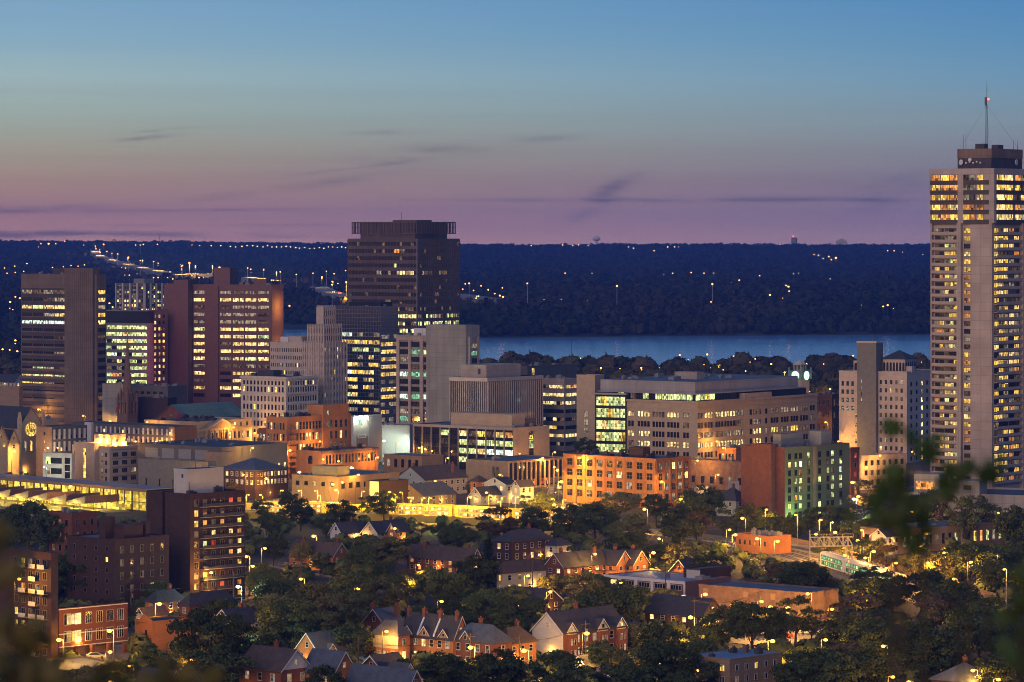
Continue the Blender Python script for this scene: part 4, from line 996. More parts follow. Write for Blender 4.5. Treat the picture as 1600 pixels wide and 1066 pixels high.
for q in range(3): u = mx+(q-1)*3; t.wins.append(('R', u, t.h-10, 1.1, 4.2, 'y' if q == 1 else 'b', 0, 1, 'frame', .06, False, 'lancet_window'))
for x in (-.6, t.R-.6): MB().box(x, x+1.4, -.9, .5, 0, t.h+3.5).prism([(x-.1, t.h+3.5), (x+1.5, t.h+3.5), (x+.7, t.h+6.5)], 'y', -.8, .4).build('buttress', M['buff_stone'], t.root)
for q in range(6):
    u = 4+q*5.5; MB().box(-1.2, 0, u, u+1, 0, t.h-3).build('buttress', M['buff_stone'], t.root); t.wins.append(('L', u+3.2, t.h-9, 1.2, 5, 'd' if q % 2 else 'b', 0, 1, 'frame', .06, False, 'lancet_window'))
t.done()
house('chapel', 'little stone chapel gable lit orange in front of the stone church', 13, -6, 30, 752, 692, 5.2, 'gy', 'buff_stone', 'shingle_dark', trim='buff_stone', cat='chapel', chim=0, storeys=1, lit={'y': .3})
house('chapel', 'narrow pointed stone porch gable at the left edge beside the orange lit chapel', -8, -40, 12, 756, 690, 6.2, 'gy', 'buff_stone', 'shingle_dark', trim='buff_stone', cat='chapel', chim=0, storeys=1, lit={'y': .2})
# --- long dark blocks with white panels
def panelled(name, label, cx, lx, rx, base, top, faces, a=38, endL=None):
    t = B(name, label, 'building', cx, lx, rx, base, top, a=a); t.body('concrete_dark', parapet=.4)
    for f, n in faces:
        ln = t.L if f == 'L' else t.R; st = (t.h-1)/4
        for j in range(4):
            for i in range(n):
                u = ln*(i+.5)/n; t.fbox('white_panel', 'white_panel', f, u-.5, u+.5, t.h-.8-(j+1)*st+.6, t.h-.8-j*st-.4, .12)
                if RW.random() < .8: t.wins.append((f, min(ln-.6, u+1.05), t.h-.8-(j+1)*st+.8, .8, 1.4, pick({'w': .12, 'd': .2, 'o': .05}, 0, 0), 0, 0, None, .05, False, 'window'))
    return t
t = panelled('school_block', 'dark block with white upright panels and a blank brown end, between church and cream block', 81, 57, 136, 748, 667, [('R', 7)], a=42)
t.fbox('end_wall', 'tan_brick', 'L', 0, t.L, 0, t.h-.1, .15)
for q in range(4): t.wins.append(('L', t.L*.45, t.h-3.5-q*3.4, .7, 1.0, 'o' if q else '.', 0, 0, 'frame', .2, False, 'window'))
t.done()
t = panelled('school_block', 'long dark block with two rows of white panels behind the cream flat roofed block', 272, 112, 307, 724, 667, [('L', 22)])
t.fbox('end_wall', 'orange_brick', 'R', 0, t.R, 0, t.h-.1, .15); t.fbox('white_tower', 'white_panel', 'L', t.ul(146), t.ul(136), 0, t.h+.4, 1.6); t.done()
# flag pole
def flagpole(px, base, top, label):
    g = G(px, base); zt = H-(top-HZ)/F*g.y; t = empty('flagpole', (g.x, g.y, 0)); tag(t, label, 'flagpole')
    MB().tube((0, 0, 0), (0, 0, zt), .14, .07, 6).ball((0, 0, zt), .2).build('pole', M['steel'], t)
    mb = MB()
    for q in range(5): mb.box(-.4-q*.35, -.05-q*.35, .02*q, .06+.02*q, zt-2.6-q*.35, zt-.4-q*.3)
    mb.build('flag', M['flag_red'], t)
flagpole(188, 735, 630, 'tall white flagpole with a limp red flag behind the cream block')
flagpole(282.5, 712, 644, 'short flagpole with a small red flag on the pediment building forecourt')
# --- cream block with roof lamps
t = B('office_block', 'cream stepped block with orange lamps glowing on its roof house', 'office block', 171, 113, 217, 758, 698, a=42)
t.body('cream_stone', parapet=.7)
u0, u1 = t.ul(155), t.ul(125)
t.box('stair_tower', 'cream_stone', -2.6, 2, u0, u1, 0, t.h+1.3); me = window_mb(1.3, t.h-3.4, 'y', 1, 8, 'frame', .05, False).mesh('stair_window', [M['y'], M['frame']])
link(me, 'stair_window', t.root, (-2.6, (u0+u1)/2, 2.4), -pi/2)
t.grid('L', t.ul(124), t.ul(114.5), t.h-1.8, .8, 1, 4, .6, .5, ['.', 'b', 'd', '.'], nv=2, um=True); t.grid('L', t.ul(169), t.ul(157), t.h-1.8, .8, 2, 4, .42, .5, {'d': .3, 'b': .2}, nv=1, um=True)
t.grid('R', .8, t.R-.6, t.h-1.8, .8, 3, 4, .55, .5, ['...', '...', '..b', '...'], nv=2, um=True)
for j in range(4): t.fbox('stone_panel', 'tan_brick', 'R', 1.2, t.R-1, t.h-1.7-j*3.55, t.h-1.2-j*3.55, .05)
y_, x_ = t.ul(142), t.ur(203)
t.body('cream_stone', 2.6, x_, 2.4, y_+1, t.h-.6, t.h+4.6, name='roof_house', parapet=.4)
ROOFLAMPS = [t.world(p) for p in ((2.0, 5.0, t.h+2.6), (2.0, 9.4, t.h+2.6), (5.5, 1.8, t.h+1.2), (10.5, 1.8, t.h+1.2))]
t.units(3); t.done()
t = flat('office_block', 'low white block with dark strip windows attached left of the cream block', 'office block', 112, 67, 117, 762, 709, 'white_stucco', a=30, fin=False, units=2)
for j in range(3): t.grid('L', 5, t.L-1.5, t.h-1.7-j*4.2, t.h-4.4-j*4.2, 3, 1, .95, .8, ['..b'] if j == 1 else ['...'], nv=4, um=True, frame='frame_dark')
t.grid('L', .8, 3.4, t.h-1.5, .6, 1, 4, .9, .8, ['.'], nv=1, um=True, frame='frame_dark'); t.fbox('lit_sign', 'g', 'L', t.ul(79), t.ul(72), t.h-4.4, t.h-1.6, .3); t.done()
flat('annex', 'small pale green lit annex with one bright lamp right of the cream block', 'building', 222, 214, 242, 752, 716, 'white_stucco', a=30, Rr=(1, 2, dict(wf=.2)), units=1)
# --- steeple
g = G(199, 702); S_ = g.y/F
t = empty('steeple', (g.x, g.y, 0), radians(52)); tag(t, 'slender dark brownstone church spire ringed with pinnacles between the two brown towers', 'steeple')
zp = lambda py: H-(py-HZ)*S_
MB().box(-3.4, 3.4, -3.4, 3.4, 0, zp(648)).build('tower', M['brownstone'], t)
bel = MB(); bel.box(-3.6, 3.6, -3.6, 3.6, zp(648), zp(646))
for i in range(8): a_ = i*pi/4+pi/8; x, y = 3.2*cos(a_), 3.2*sin(a_); bel.box(x-.45, x+.45, y-.45, y+.45, zp(646), zp(628))
bel.box(-3.5, 3.5, -3.5, 3.5, zp(628), zp(626)); bel.build('belfry', M['brownstone'], t)
MB().tube((0, 0, zp(646)), (0, 0, zp(628)), 2.2, k=8).build('belfry_core', M['concrete_dark'], t)
MB().tube((0, 0, zp(626)), (0, 0, zp(604)), 2.9, 2.0, 8).tube((0, 0, zp(604)), (0, 0, zp(533)), 2.0, .42, 8).build('spire', M['brownstone'], t)
for i in range(4):
    for (r_, zb_, zt_) in ((4.2, 650, 612), (2.9, 628, 604)):
        a_ = i*pi/2+pi/4; x, y = r_*cos(a_)*1.05, r_*sin(a_)*1.05
        MB().box(x-.5, x+.5, y-.5, y+.5, zp(zb_), zp(zt_+10)).tube((x, y, zp(zt_+10)), (x, y, zp(zt_)), .7, .05, 4).build('pinnacle', M['brownstone'], t)
for i in range(4):
    a_ = i*pi/2; x, y = 2.6*cos(a_), 2.6*sin(a_); MB().prism([(-.8, zp(626)), (.8, zp(626)), (0, zp(612))], 'x' if i % 2 == 0 else 'y', (2.1 if i < 2 else -2.9), (2.9 if i < 2 else -2.1)).build('gablet', M['brownstone'], t)
MB().tube((0, 0, zp(533)), (0, 0, zp(528)), .06, k=4).build('cross', M['dark_steel'], t)
flat('store', 'plain beige wall block between ribbed tower and brownstone spire', 'building', 205, 160, 212, 692, 600, 'concrete', a=20, units=1)
house('church', 'red brick church with a long green roof and small round gable window', 292, 244, 384, 702, 655, 6.4, 'gx', 'red_brick', 'copper_roof', a=36, trim='red_brick', cat='church', chim=0, lit=DK, storeys=1)
flat('store', 'low dark brick block with pale end wall behind the spire', 'building', 262, 212, 276, 690, 622, 'dark_brick', a=20, units=2)
# --- pediment building
t = B('bank_building', 'cream classical building with a wide pediment and lit columns under a dark flat roof', 'building', 307, 226, 393, 712, 659, a=36)
t.body('buff_stone', parapet=.7)
um_ = t.ur(343)
t.fbox('cornice', 'buff_stone', 'R', -.4, t.R, t.h-4.4, t.h-3.8, .8); t.fbox('cornice', 'buff_stone', 'L', -.4, t.L, t.h-.8, t.h-.2, .4)
MB().prism([(t.ur(318), t.h-3.8), (t.ur(368), t.h-3.8), (um_, t.h+.9)], 'y', -2.0, .2).build('pediment', M['buff_stone'], t.root)
MB().prism([(t.ur(323), t.h-3.5), (t.ur(363), t.h-3.5), (um_, t.h-.2)], 'y', -2.12, -2.003).build('tympanum', M['tan_brick'], t.root)
for q in range(8): u = t.ur(319)+(t.ur(367)-t.ur(319))*q/7; MB().tube((u, -1.4, .2), (u, -1.4, t.h-4.4), .5, .42, 8).build('column', M['buff_stone'], t.root)
t.grid('R', t.ur(320), t.R-1, t.h-4.8, 1, 10, 2, .5, .6, {'w': .35, 'g': .15}, um=True); t.grid('R', t.ur(352), t.R-1, t.h-1, t.h-3.6, 4, 1, .3, .7, ['wwd.'], um=True)
t.units(9, m='unit_dark', big=4); t.done()
# --- grey warehouse
t = flat('warehouse', 'long grey windowless warehouse with a wide dark roof in the left middle', 'warehouse', 345, 215, 449, 764, 699, 'concrete_dark', roof='roof_dark', units=5, fin=False)
t.box('loading_block', 'tan_brick', -3, 4, -3, 6, 0, t.h-1.8)
for q in range(4): u = t.L*(.15+.2*q); t.fbox('wall_panel', 'grey_metal', 'L', u, u+7, t.h-5.5, t.h-1.5, .12)
for q in range(2): u = t.ur(436+q*9); t.fbox('slit_window', 'w', 'R', u-.5, u+.5, t.h-11, t.h-8, .06)
t.done()
flat('warehouse', 'lower olive grey shed in front of the long windowless warehouse', 'warehouse', 326, 216, 338, 776, 722, 'grey_stone', units=1, L=(5, 1, dict(top=6, wf=.1)))
flat('store', 'small red brick box between the cream block and grey warehouse', 'building', 232, 214, 246, 748, 694, 'red_brick', units=0)
t = house('brick_hall', 'two storey brick building under a blue hipped roof with a lamp in front', 399, 342, 450, 782, 735, 4.0, 'hip', 'dark_brick', 'shingle_slate', a=38, cat='building', chim=0, lit={'b': .45, 'w': .25, 'd': .2}, nL=7, nR=9)
# --- orange brick corner block
t = B('brick_block', 'tall orange lit brick corner block with a taller blank stair bay', 'building', 448, 404, 549, 748, 652, a=38)
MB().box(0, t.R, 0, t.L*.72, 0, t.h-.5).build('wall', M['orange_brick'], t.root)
MB().box(0, t.R, 0, .4, t.h-.5, t.h).box(0, .4, .4, t.L*.72, t.h-.5, t.h).build('parapet', M['orange_brick'], t.root)
MB().box(.45, t.R-.4, .45, t.L*.7, t.h-.496, t.h-.4).build('roof', M['roof_dark'], t.root)
t.box('lower_wing', 'red_brick', 0, 12, t.L*.72, t.L, 0, t.h-5)
x0, x1 = t.ur(503), t.ur(543); t.box('stair_bay', 'orange_brick', x0, x1, -.7, 8, 0, t.h+4.2)
rows = 5; zt = t.h-1.6; st = 4.6
t.grid('R', t.ur(462), t.ur(502), zt, zt-rows*st, 8, rows, .55, .66, ['.......w'[::-1], '...ww.wd', '.ww.....', '.w......', 'wwddwwdd'], um=True, frame='frame', nh=1, sill=True)
t.grid('L', .8, t.L*.7, zt, zt-rows*st, 6, rows, .5, .6, {'w': .05, 'd': .3, 'b': .1}, um=True, frame='frame', nh=1, sill=True)
t.grid('L', t.L*.74, t.L-.5, zt-5, zt-rows*st, 2, 4, .5, .6, {'d': .3, 'w': .1}, um=True, frame='frame', nh=1, sill=True)
t.grid('R', x1-13, x1-.5, zt, zt-rows*st, 4, rows, .45, .66, ['d...', '..w.', 'd...', '....', 'd.d.'], um=True, frame='frame', nh=1, sill=True, off=.7)
t.grid('R', x0+1, x0+5, t.h+3.5, t.h-6.5, 1, 2, .3, .45, ['b'], um=True, frame='frame', off=.7)
mb = MB()
for q in range(9): z_ = 2+q*2.3; mb.box(.8, 5.6, -1.5, -.2, z_, z_+.1); mb.tube((.8 if q % 2 else 5.4, -1.4, z_), (5.4 if q % 2 else .8, -1.4, z_+2.3), .08, k=4)
for x in (.8, 5.6): mb.tube((x, -1.5, 0), (x, -1.5, 22), .07, k=4)
mb.build('fire_escape', M['dark_steel'], t.root)
t.units(4, m='unit_dark'); t.done()
t = B('mural_wall', 'white walled building with two floodlamps shining down its side beside the orange brick block', 'building', 552, 546, 596, 726, 650, a=40)
t.body('white_stucco', parapet=.5); t.box('grey_wing', 'siding_grey', t.ur(576), t.R, -.3, 0, 0, t.h-.6)
t.fbox('sign', 'white_trim', 'R', t.ur(559), t.ur(572), t.h-10, t.h-8.4, .12); t.fbox('sign', 'white_trim', 'R', t.ur(560), t.ur(571), t.h-14.5, t.h-13, .12)
t.fbox('painted_panel', 'tan_brick', 'R', t.ur(557), t.ur(574.5), t.h-14, t.h-9.2, .05)
mb = MB()
for q in range(7): u = t.ur(560.5)+q*.62; mb.box(u, u+.34, -.16, -.12, t.h-9.7+.2*(q % 2), t.h-8.8); mb.box(u, u+.3, -.16, -.12, t.h-14.2, t.h-13.4)
mb.build('lettering', M['frame_dark'], t.root)
t.fbox('emblem', 'verdigris', 'R', t.ur(560), t.ur(566), t.h-4, t.h-1.6, .05)
MURAL = [t.world((t.ur(557.5), -1.6, t.h-.4)), t.world((t.ur(569.5), -1.6, t.h-.4))]
t.done()
flat('store', 'low pale blue grey store between the white wall and concrete tower', 'building', 640, 588, 650, 716, 664, 'siding_grey', a=12, units=1)
t = B('arcade_block', 'orange brick block with a long row of arched upper windows', 'building', 503, 463, 591, 756, 705, a=38)
t.body('orange_brick', parapet=.5); t.fbox('cornice', 'sooty_brick', 'R', -.4, t.R, t.h-1.1, t.h-.1, .7)
def arches(face, u0, u1, n, z0, z1, kk, wf=.55):
    for i in range(n):
        u = u0+(u1-u0)*(i+.5)/n; w = abs(u1-u0)/n*wf/2; k = kk[i % len(kk)]
        pts = [(u-w, z0), (u+w, z0), (u+w, z1-w)]+[(u+w*cos(a_), z1-w+w*sin(a_)) for a_ in (.5, 1.05, 1.57, 2.1, 2.6)]+[(u-w, z1-w)]
        MB().prism(pts, 'x' if face == 'L' else 'y', -.07, -.004).build('arched_window', M[k], t.root)
arches('R', 2, t.R-1, 16, t.h-5.4, t.h-1.8, 'd.d..d.d.')
arches('L', t.L*.3, t.L*.6, 1, t.h-5.4, t.h-2, '.')
t.grid('R', 3, t.R-1, 4.2, .6, 10, 1, .7, .8, ['..ccwc.w.d'], um=True, nv=1); t.grid('L', 2, 5, 4, 1, 1, 1, .5, .8, ['y'], um=True); t.units(3, m='unit_dark'); t.done()
# --- low shops
t = flat('shop_block', 'long low beige commercial block with a blue roof and brown roof box', 'shop', 528, 456, 624, 794, 745, 'tan_brick', roof='roof_blue', fin=False, units=2, L=(5, 1, dict(top=1.5, wf=.4, bot=7)), Rr=(8, 1, dict(top=1.5, bot=6, wf=.5)))
t.box('roof_house', 'grey_stone', 1.5, 9, 2, 14, t.h-.4, t.h+3.6); t.done()
flat('shop_block', 'small flat block with white end wall and brick side right of the beige shops', 'shop', 592, 571, 638, 800, 752, 'dark_brick', a=42, L=(1, 2, dict(wf=.3, lit={'w': .3})), Rr=(4, 2, dict(lit={'w': .2, 'o': .2})), units=1, fin=False).fbox('white_end', 'white_stucco', 'L', 0, 4.6, 0, 11, .1)
flat('pavilion', 'low tan brick box with one square window left of the glass fronted office', 'building', 659, 600, 693, 740, 713, 'tan_brick', a=40, roof='roof_blue', L=(5, 1, dict(wf=.4, hf=.6, lit=['b....'[::-1]], top=.6)), units=0)
t = flat('office_block', 'low finned block with tan end wall left of the orange factory', 'office block', 793, 728, 886, 766, 721, 'tan_brick', a=40, roof='roof_blue', fin=False, units=2)
t.fbox('dark_glazing', '.', 'R', .4, t.R-.4, .8, t.h-.9, .03); mb = MB()
for q in range(14): u = .3+(t.R-.6)*q/13; mb.box(u-.22, u+.22, -.6, -.034, 0, t.h-.6)
mb.build('fin', M['buff_stone'], t.root); t.grid('L', t.ul(781), t.ul(769), t.h-2, 1, 2, 1, .8, .9, ['dd'], um=True, nv=1); t.grid('R', .5, t.R-.5, 4, 1, 13, 1, .7, .8, {'o': .3, 'd': .3, 'r': .1}, um=True, frame=None, off=.04); t.done()
# --- glass fronted office with stone end
t = B('office_block', 'glass fronted office with stone end wall and long stone roof box', 'office block', 803, 647, 857, 738, 669, a=39)
t.body('black_panel', parapet=.4, roof='roof_blue'); t.fbox('stone_end', 'buff_stone', 'R', -.6, t.R+.1, 0, t.h+.15, .5)
t.fbox('top_beam', 'concrete_light', 'L', -.4, t.L+.3, t.h-1.1, t.h+.1, .6)
pt_ = ['...g.wdydwo', '...d.gdgggg', '.....ggwccc', '.....g....d', '...........']
pt_ = [p[::-1] for p in pt_]; n = 11
for i in range(n):
    u0, u1 = t.L*i/n, t.L*(i+1)/n
    t.grid('L', u0+.3, u1-.3, t.h-1.3, t.h-1.3-5*3.75, 1, 5, .98, .62, [p[i] for p in pt_], nv=3, um=True, frame='frame_dark')
mb = MB()
for i in range(n+1): u = t.L*i/n; mb.box(-.62, 0, u-.2, u+.2, 0, t.h-1.1)
mb.build('fin', M['concrete_light'], t.root)
t.grid('R', t.ur(825), t.ur(832), t.h-1.5, 2, 1, 4, .95, .9, ['.', 'g', '.', '.'], nv=1, um=True, frame='frame_dark', off=.5)
ya, yb = t.ul(782), t.ul(684)
t.box('roof_house', 'buff_stone', 4, 13, ya-3, yb-4, t.h-.4, t.h+5.4); t.box('roof_annex', 'brownstone', 13, 21, ya-2, ya+6, t.h-.4, t.h+3.2); t.units(3, y0=2, y1=ya-3); t.done()
# --- orange factory
t = B('factory_block', 'four storey orange lit brick factory with rows of paned windows', 'factory', 1025, 880, 1079, 795, 717, a=44)
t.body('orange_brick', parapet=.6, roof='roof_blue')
pL = ['...w.....', '....ww...', '.dwd..b.d', 'd..db..d.']; pL = [p[::-1] for p in pL]
t.grid('L', .6, t.L-1, t.h-1.0, t.h-1.0-4*3.85, 9, 4, .52, .62, [''.join('b' if c == 'w' and RW.random() < .5 else c for c in p) for p in pL], nv=1, nh=1, um=True, frame='frame', sill=True)
t.grid('R', .6, t.R-.6, t.h-1.0, t.h-1.0-4*3.85, 5, 4, .5, .62, ['bdwb.', '.bdw.', 'db.b.', 'd.b..'], nv=1, nh=1, um=True, frame='frame', sill=True)
mb = MB()
for q in range(10): u = .6+(t.L-1.6)*q/9; mb.box(-.22, 0, u-.35, u+.35, 0, t.h-.9)
for q in range(6): u = .6+(t.R-1.2)*q/5; mb.box(u-.35, u+.35, -.22, 0, 0, t.h-.9)
mb.build('pilaster', M['orange_brick'], t.root)
t.box('roof_house', 'dark_brick', 4, 8, 10, 17, t.h-.5, t.h+3.6); t.units(8, m='unit_dark'); t.done()
t = flat('store', 'dark brick store with a billboard between orange factory and rust brick apartments', 'building', 1166, 1074, 1180, 768, 722, 'sooty_brick', a=40, units=3, L=(6, 1, dict(top=5, wf=.4)))
house('house', 'dark hip roofed house at the left foot of the rust brick apartment block', 1150, 1118, 1172, 808, 782, 4.2, 'hip', 'siding_grey', 'shingle_dark', lit=DK)
flat('shop_block', 'low orange lit shop front under the stone court building', 'shop', 1150, 1120, 1176, 745, 700, 'orange_brick', a=30, L=(5, 1, dict(bot=4, wf=.6, hf=.6, lit={'w': .4})), units=2)
# --- rust brick apartments
t = B('apartment_block', 'rust brick apartment block with green lit window side and pale lit windows', 'apartment block', 1226, 1158, 1327, 812, 699, a=42)
t.body('red_brick', parapet=.6)
t.box('brick_bay', 'red_brick', -2.6, 2, t.ul(1212), t.ul(1182), 0, t.h+.9)
t.fbox('side_face', 'green_lit_render', 'R', 0.05, t.R, 0, t.h-.1, .12)  # face carries the green light in its own colour
px_ = [1233, 1243, 1250, 1263, 1280, 1293, 1300, 1313]; pat = ['...g..g.', 'wgcg.dgg', '..od.gdc', '.gg.g.gg', '.dw...gg', '.og..dg.', 'g.g.g..b', '...ggwb.']
for i, px in enumerate(px_):
    u = t.ur(px); t.grid('R', u-.8, u+.8, t.h-1.9, t.h-1.9-8*2.98, 1, 8, .9, .62, [p[i] for p in pat], nv=1, um=True, frame='frame_dark', off=.12, sill=True)
u = t.ur(1270.5); t.box('stair_recess', 'tan_brick', u-.2, u+1.6, -.3, -.12, 0, t.h-.5)
t.body('unit_grey', 3, t.R*.42, 4, t.ul(1200), t.h-.5, t.h+4.4, name='penthouse', parapet=.3, roof='roof_dark'); t.body('concrete', t.ur(1288), t.ur(1304), 1.5, 7, t.h-.5, t.h+4.6, name='stair_head', parapet=0, roof=None)
t.units(4); t.done()
flat('chimney_block', 'slim red brick block peeping out right of the rust brick apartments', 'building', 1330, 1322, 1343, 782, 700, 'red_brick', a=40, Rr=(1, 5, dict(wf=.3, lit={'r': .3, 'o': .3})), units=0)
t = flat('shop_block', 'two storey pale shops below the pink stone hotel', 'shop', 1346, 1336, 1416, 766, 712, 'pink_stone', a=52, Rr=(7, 3, dict(wf=.45, lit={'d': .3, 'w': .05})), units=3)
flat('store', 'low dark brick block under the clock tower with blue painted wall', 'building', 1300, 1275, 1318, 700, 616, 'dark_brick', a=30, L=(3, 4, dict(wf=.4, lit={'d': .4})), Rr=(3, 4, dict(lit={'d': .3})), units=2)
# --- podium under the apartment tower
t = B('parking_podium', 'long low pinkish white parking podium at the foot of the apartment tower', 'parking podium', 1660, 1388, 1700, 822, 776, a=24)
t.body('concrete_light', parapet=.8); t.box('raised_block', 'concrete_light', -1.2, 8, t.ul(1532), t.ul(1480), 0, t.h+4.6)
t.fbox('vent', 'frame_dark', 'L', t.ul(1519), t.ul(1507), t.h+1.4, t.h+3, 1.25)
t.box('ramp_house', 'concrete_light', 6, 16, t.ul(1460), t.ul(1420), t.h-.5, t.h+6); t.fbox('lit_opening', 'o', 'L', t.ul(1452), t.ul(1424), t.h+.6, t.h+3.4, -5.9, 6.05)
t.grid('L', t.ul(1600), t.ul(1535), 6, 2, 6, 1, .25, .5, ['.wb.d.'], um=True, frame='frame_dark'); 
for q in range(9): u = t.L*(q+.5)/9; t.fbox('joint', 'concrete_band', 'L', u-.06, u+.06, 0, t.h-.8, .03)
t.done()
t = B('school', 'long low school with a blue roof and a row of pale green lit windows', 'school', 1403, 1345, 1572, 866, 828, a=50)
t.body('tan_brick', parapet=.4, roof='roof_blue')
t.grid('R', 1.5, t.R-1.5, t.h-1.2, 1.2, 16, 1, .42, .62, ['gg.c.d..gd.yogbg'], nh=1, um=True); t.grid('L', 1, t.L-1, t.h-1.2, 1.2, 4, 1, .5, .6, ['.cd.'], um=True); t.units(4); t.done()
# --- dark brick flats left
t = B('apartment_block', 'dark brick mid-rise flats with a white roof house and red and amber lit windows', 'apartment block', 297, 258, 383, 944, 772, a=45)
t.body('dark_brick', parapet=.5, roof='roof_dark')
t.body('dark_brick', 5, t.R-2, t.L, t.L+2.4, name='recess', parapet=0, roof=None, z1=t.h-.5)
t.body('dark_brick', 1, t.R-1, t.L+2.4, t.L+9.2, name='rear_wing', parapet=.5)
pt_ = ['d.d...', '..r.d.', 'yyb..d', 'yod.wd', 'd.w.ow', '.gr.bw', '...dwo', 'y.....', 'oy..od', '......', 'y.r.o.']
pat = ['dd..ro', 'yodd..', 'yodo.y', 'd.w.wo', '.gr.dw', '....ow', '.....y', 'oy....', 'y..r.o', '.....y']
t.grid('R', .6, t.R-.6, t.h-1.2, t.h-1.2-10*2.85, 6, 10, .42, .58, pat, nv=1, um=True, frame='frame')
for j in range(10):
    z_ = t.h-1.0-(j+1)*2.85; MB().box(t.R*.18, t.R*.92, -1.5, 0, z_, z_+.16).build('balcony', M['concrete_light'], t.root)
    MB().box(t.R*.18, t.R*.92, -1.5, -1.42, z_+.16, z_+1.0).build('railing', M['dark_steel'], t.root)
t.body('white_stucco', 2.6, 15.5, 4.2, t.L-.6, t.h-.4, t.h+6.4, name='roof_house', parapet=.3)
t.fbox('vent', 'frame_dark', 'L', 6, 6.8, t.h+4, t.h+5, -2.58, 2.62); t.units(5, m='unit_dark')
for q in range(3): t.mast(5+q*2.4, 3.8, t.h+6.4, t.h+8.6, .12, name='vent_pipe')
t.done()
t = flat('apartment_block', 'low dark brick flats with a brick roof chimney in front of the dark mid-rise', 'apartment block', 179, 105, 264, 958, 843, 'dark_brick', a=42, roof='roof_blue', L=(4, 5, dict(lit=['....', 'y...', '....', '....', '....'], wf=.2, hf=.4, bot=4)), Rr=(5, 5, dict(lit=['.d...', 'd.d..', '..d..', '.d.w.', '.....'], wf=.3, nv=1)), units=0, fin=False)
t.box('chimney', 'dark_brick', 2, 5.5, 6, 8.5, t.h-.4, t.h+5.5); t.body('dark_brick', 5, 12, 2, 6, t.h-.4, t.h+3.4, name='roof_house', parapet=.2); t.box('chimney', 'dark_brick', 13, 14.5, 2, 4, t.h-.4, t.h+4); t.done()
flat('apartment_block', 'dim rust brick flats glimpsed behind the big tree at left', 'apartment block', 112, 76, 152, 872, 802, 'red_brick', a=40, L=(3, 3, dict(lit={'d': .5})), Rr=(3, 3, dict(lit={'d': .4, 'w': .05})), units=2)
t = B('apartment_block', 'dark apartment block with white balcony panels and amber windows at the bottom left edge', 'apartment block', 80, -60, 91, 1052, 864, a=46)
t.body('dark_brick', parapet=.5, roof='roof_blue')
pat = ['.r.yb..', 'd.d....', '...o.b.', '.y.d...', 'oyy.d..', '.dyyb..', 'd...dd.', 'y..y...', '.d.d...']
t.grid('L', 1, t.ul(20), t.h-1.2, t.h-1.2-9*2.9, 5, 9, .5, .55, [''.join(reversed(p))[:5] for p in pat], nv=1, um=True, frame='frame')
for j in range(9):
    for q, px in enumerate((70, 56, 40)):
        if (j+q) % 2 == 0 or q == 1:
            u = t.ul(px); z_ = t.h-1-(j+1)*2.9+.1; MB().box(-1.3, 0, u-1.3, u+1.3, z_-.15, z_).build('balcony', M['concrete'], t.root); MB().box(-1.3, -1.2, u-1.3, u+1.3, z_, z_+.95).build('balcony_panel', M['white_panel'], t.root)
t.done()
t = B('apartment_block', 'three storey brick walk-up with white stripes over a lamp lit carport', 'apartment block', 92, 84, 199.5, 1032, 951, a=45)
t.body('red_brick', parapet=.5, roof='roof_blue', z0=2.9); 
for q in range(5): x = .2+(t.R-1.1)*q/4; t.box('carport_post', 'red_brick', x, x+.8, .1, 1.0, 0, 2.9)
t.box('rear_wall', 'tan_brick', 0, t.R, 5.5, max(6, t.L), 0, 2.896)
for z_ in (3.05, 6.1, t.h-.3): t.fbox('white_stripe', 'white_trim', 'R', -.1, t.R, z_-.1, z_+.12, .1)
t.grid('R', .8, t.R-.6, t.h-.7, 3.3, 6, 2, .55, .62, ['ww...d'.replace('ww', '.w'), '.wd...'], nv=2, um=True, frame='frame_white')
t.grid('R', 2.2, 4.8, t.h-.7, 3.3, 1, 2, .8, .55, ['w', 'y'], nv=2, um=True, frame='frame_white', off=.02); t.done()
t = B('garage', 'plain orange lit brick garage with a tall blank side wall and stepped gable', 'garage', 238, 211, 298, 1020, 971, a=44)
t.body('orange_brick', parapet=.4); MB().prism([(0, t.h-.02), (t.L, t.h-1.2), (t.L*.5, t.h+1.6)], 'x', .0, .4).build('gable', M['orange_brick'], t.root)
t.grid('L', t.L*.25, t.L*.45, 5.5, 2.5, 1, 1, .5, .9, ['.'], um=True, frame='frame'); t.done()
# --- lower right commercial
t = B('workshop', 'single storey workshop with white pillars, brick bays and a bright blue-grey roof', 'workshop', 1071, 944, 1142, 936, 909, a=44)
t.body('brown_brick', parapet=.35, roof='roof_pale_blue', pt=.3)
mb = MB()
for q in range(6): u = t.L*q/5; mb.box(-.3, 0, max(0, u-.5), min(t.L, u+.5), 0, t.h)
mb.box(-.32, -.002, 0, t.L, t.h-.8, t.h+.02); mb.build('pillar', M['white_trim'], t.root)
t.grid('L', .6, t.L-.6, t.h-1, t.h-2.7, 5, 1, .66, .75, ['....w'], nv=3, um=True, frame='frame_white'); t.fbox('lit_sign', 'c', 'L', t.L-1.9, t.L-.7, t.h-2.4, t.h-.9, .5)
t.box('rooftop_unit', 'unit_grey', 14, 19, 7, 11, t.h+.1, t.h+1.6); t.units(2); t.done()
flat('workshop', 'box with white front and dark brick side right of the pillared workshop', 'workshop', 1094, 1068, 1142, 930, 889, 'dark_brick', a=44, roof='roof_blue', L=(1, 1, dict(wf=.3, hf=.3)), units=0, fin=False).fbox('white_front', 'white_stucco', 'L', 0, 5, 0, 7.1, .08)
t = flat('warehouse', 'long weathered brick warehouse with bricked-up windows and a dull blue roof', 'warehouse', 1262, 1092, 1310, 982, 926, 'sooty_brick', a=40, roof='roof_blue', units=0, fin=False)
